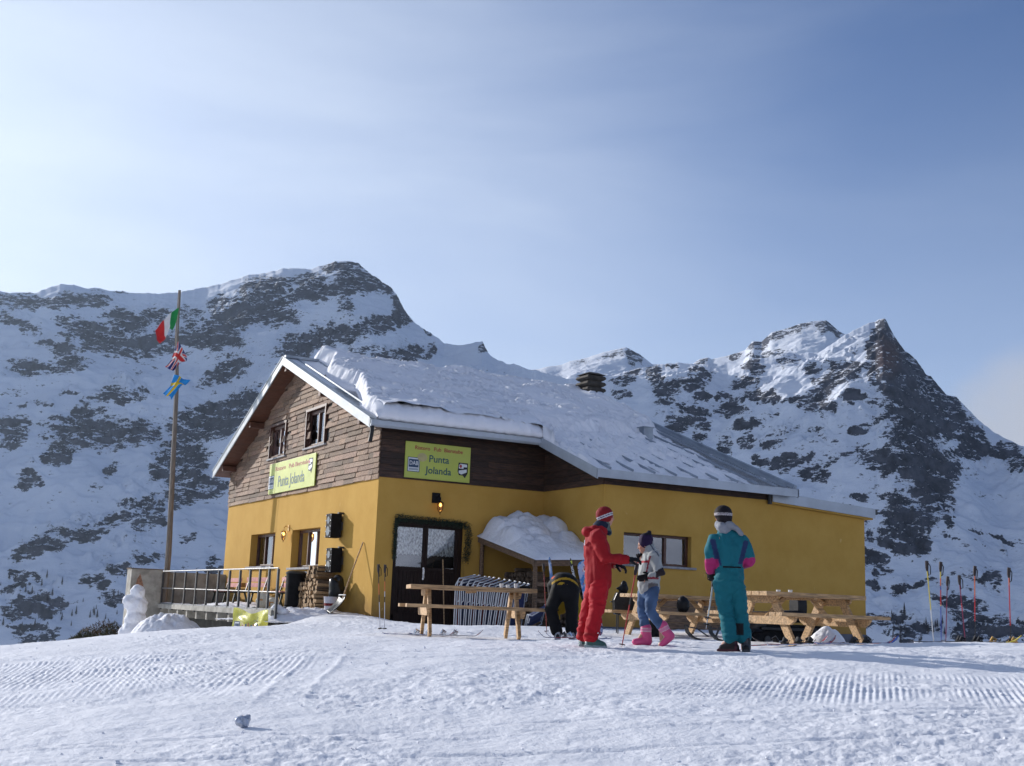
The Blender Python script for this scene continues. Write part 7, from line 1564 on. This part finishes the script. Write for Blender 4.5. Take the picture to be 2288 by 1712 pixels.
ski_pole('silver pole hanging from the left hand of the teal skier, tip off the snow', w_(K(466, 1320, 0.22)), w_(K(552, 800, 0.16)), [(0, SIL), (0.12, BLK), (0.15, WHT), (0.35, SIL), (0.6, (0.2, 0.15, 0.3))], 'pole_silver', 'poles in hands', 0.06)
ski_pole('second pole in the same hand of the teal skier, slightly to the right', w_(K(486, 1250, 0.26)), w_(K(566, 790, 0.19)), [(0, SIL), (0.5, SIL), (0.7, (0.25, 0.2, 0.4))], 'pole_silver_b', 'poles in hands', 0.05)

# --- the person in black bending down over the skis
x_, y_ = -1.09, -10.02; t = thing('person', 'person in black and yellow bending down over ski bindings, back to the camera', 'person', (x_, y_, gz(x_, y_)-0.005), -YAW)
K = frame(440, 1440, 1035)
hd = K(415, 830, 0.52); upv = V(0, 0.45, -0.9)
nk = K(425, 690, 0.52)
tor = ([K(450, 650, 0.0), K(450, 560, 0.14), K(445, 540, 0.32), K(435, 590, 0.47)], [(0.15, 0.12), (0.145, 0.11), (0.165, 0.11), (0.17, 0.09)])
sh = [K(290, 610, 0.46), K(575, 620, 0.46)]; el = [K(300, 900, 0.42), K(672, 880, 0.30)]; wr = [K(330, 1140, 0.28), K(660, 1110, 0.16)]
hip = [K(360, 670, 0), K(545, 670, 0)]; kn = [K(235, 990, 0.02), K(560, 1010, 0.04)]; an = [K(320, 1300, 0.0), K(545, 1290, 0.0)]; toe = [K(330, 1400, 0.2), K(560, 1400, 0.2)]
body_mesh(t, K, hd, (0, -0.75, 0.1), nk, sh, el, wr, hip, kn, an, toe, tor, side=sx, up=upv)
mb = MB(); tube2(mb, tor[0], [(0.185, 0.155), (0.185, 0.145), (0.20, 0.14), (0.20, 0.12)], side=sx)
for i in range(2): tube2(mb, [sh[i], el[i], wr[i]], rr(0.085, 0.075, 0.055)); mb.ell(sh[i], 0.095)
tube2(mb, [K(400, 700, 0.36), K(400, 1000, 0.34)], [(0.10, 0.07), (0.08, 0.05)], side=sx)
def bj(p):
    if p.x > K(600, 0).x+0.0 and p.z < K(0, 700).z: return (0.48, 0.30, 0.015)
    if p.z < K(0, 740).z and p.x > K(300, 0).x: return (0.40, 0.25, 0.015) if mnoise.noise(p*9) > -0.15 else (0.012, 0.012, 0.012)
    if abs((p.z-K(0, 480).z)-0.35*(p.x-K(330, 0).x)) < 0.016 and p.y < 0.3 and p.x < K(450, 0).x: return (0.45, 0.06, 0.02)
    if p.y < 0.02 and K(0, 520).z > p.z > K(0, 600).z: return (0.40, 0.25, 0.02)
    return (0.010, 0.010, 0.012)
fuse('jacket', mb, M_cloth, t, fold=0.008, ff=7, colf=bj, seed=9)
mb = MB(); tube2(mb, [K(450, 580, 0.02), K(452, 700, -0.01)], [(0.195, 0.155), (0.185, 0.155)], side=sx)
for i in range(2): tube2(mb, [hip[i], (hip[i]+kn[i])/2, kn[i], (kn[i]+an[i])/2, an[i]], rr(0.125, 0.110, 0.090, 0.085, 0.085))
fuse('trousers', mb, M_cloth, t, fold=0.009, ff=6, colf=lambda p: (0.40, 0.24, 0.02) if (abs(p.z-(K(0, 505).z-2.2*(p.x-K(470, 0).x)**2)) < 0.016 and p.y < 0.12) else (0.006, 0.006, 0.007), seed=10)
mb = MB(); mb.ell(hd+upv*0.03, (0.095, 0.10, 0.095)); fuse('hat', mb, M_cloth, t, vox=0.01, colf=lambda p: (0.012, 0.012, 0.014))
skiboot('boot', t, K(330, 1440, -0.10), K(330, 1440, 0.18), K(320, 1310, 0.0), (0.02, 0.02, 0.022), (0.45, 0.45, 0.46)); skiboot('boot', t, K(545, 1440, -0.10), K(555, 1440, 0.18), K(545, 1300, 0.0), (0.02, 0.02, 0.022), (0.45, 0.45, 0.46))
for i, d_ in enumerate((V(0.1, -0.2, -1), V(-0.2, -0.2, -1))):
    mb = MB(); hand_shape(mb, wr[i], d_, V(0.5*(1, -1)[i], 0.6, 0), 0.8, 1.25); fuse('glove', mb, M_cloth, t, vox=0.007, sm=1, colf=lambda p: (0.012, 0.011, 0.012))
Mt = Matrix.Translation(V(x_, y_, gz(x_, y_))) @ Matrix.Rotation(-YAW, 4, 'Z')
for k, (u0, u1, y0, lb) in enumerate(((760, 30, 0.16, 'red and black ski under the bending person, tip to the left'), (800, 120, -0.16, 'second ski by the boots of the bending person, nearer the camera'))):
    a_ = Mt @ K(u0+350, 1440, y0); b_ = Mt @ K(u1, 1440, y0-0.05); a_.z = gz(a_.x, a_.y)+0.02; b_.z = gz(b_.x, b_.y)+0.03
    ski(lb, tuple(a_), upright(a_, b_, (0, 0, 1)), MS_rb, (a_-b_).length, group='skis at the feet of the bending person', bm=M_chrome)
# ------------------------------------------------------------------ mountain air
hz = MB(); hz.box(-2900, -2500, -640, 3900, 3900, 1500); N = NT('thin_mountain_haze'); N.n.remove(N.b)
pv = N.n.new('ShaderNodeVolumePrincipled'); pv.inputs['Color'].default_value = (0.62, 0.78, 1.0, 1); pv.inputs['Density'].default_value = 3.6e-5; pv.inputs['Anisotropy'].default_value = 0.62
N.l.new(pv.outputs[0], N.n['Material Output'].inputs['Volume'])
tag(hz.build('haze', N.m), kind='stuff')
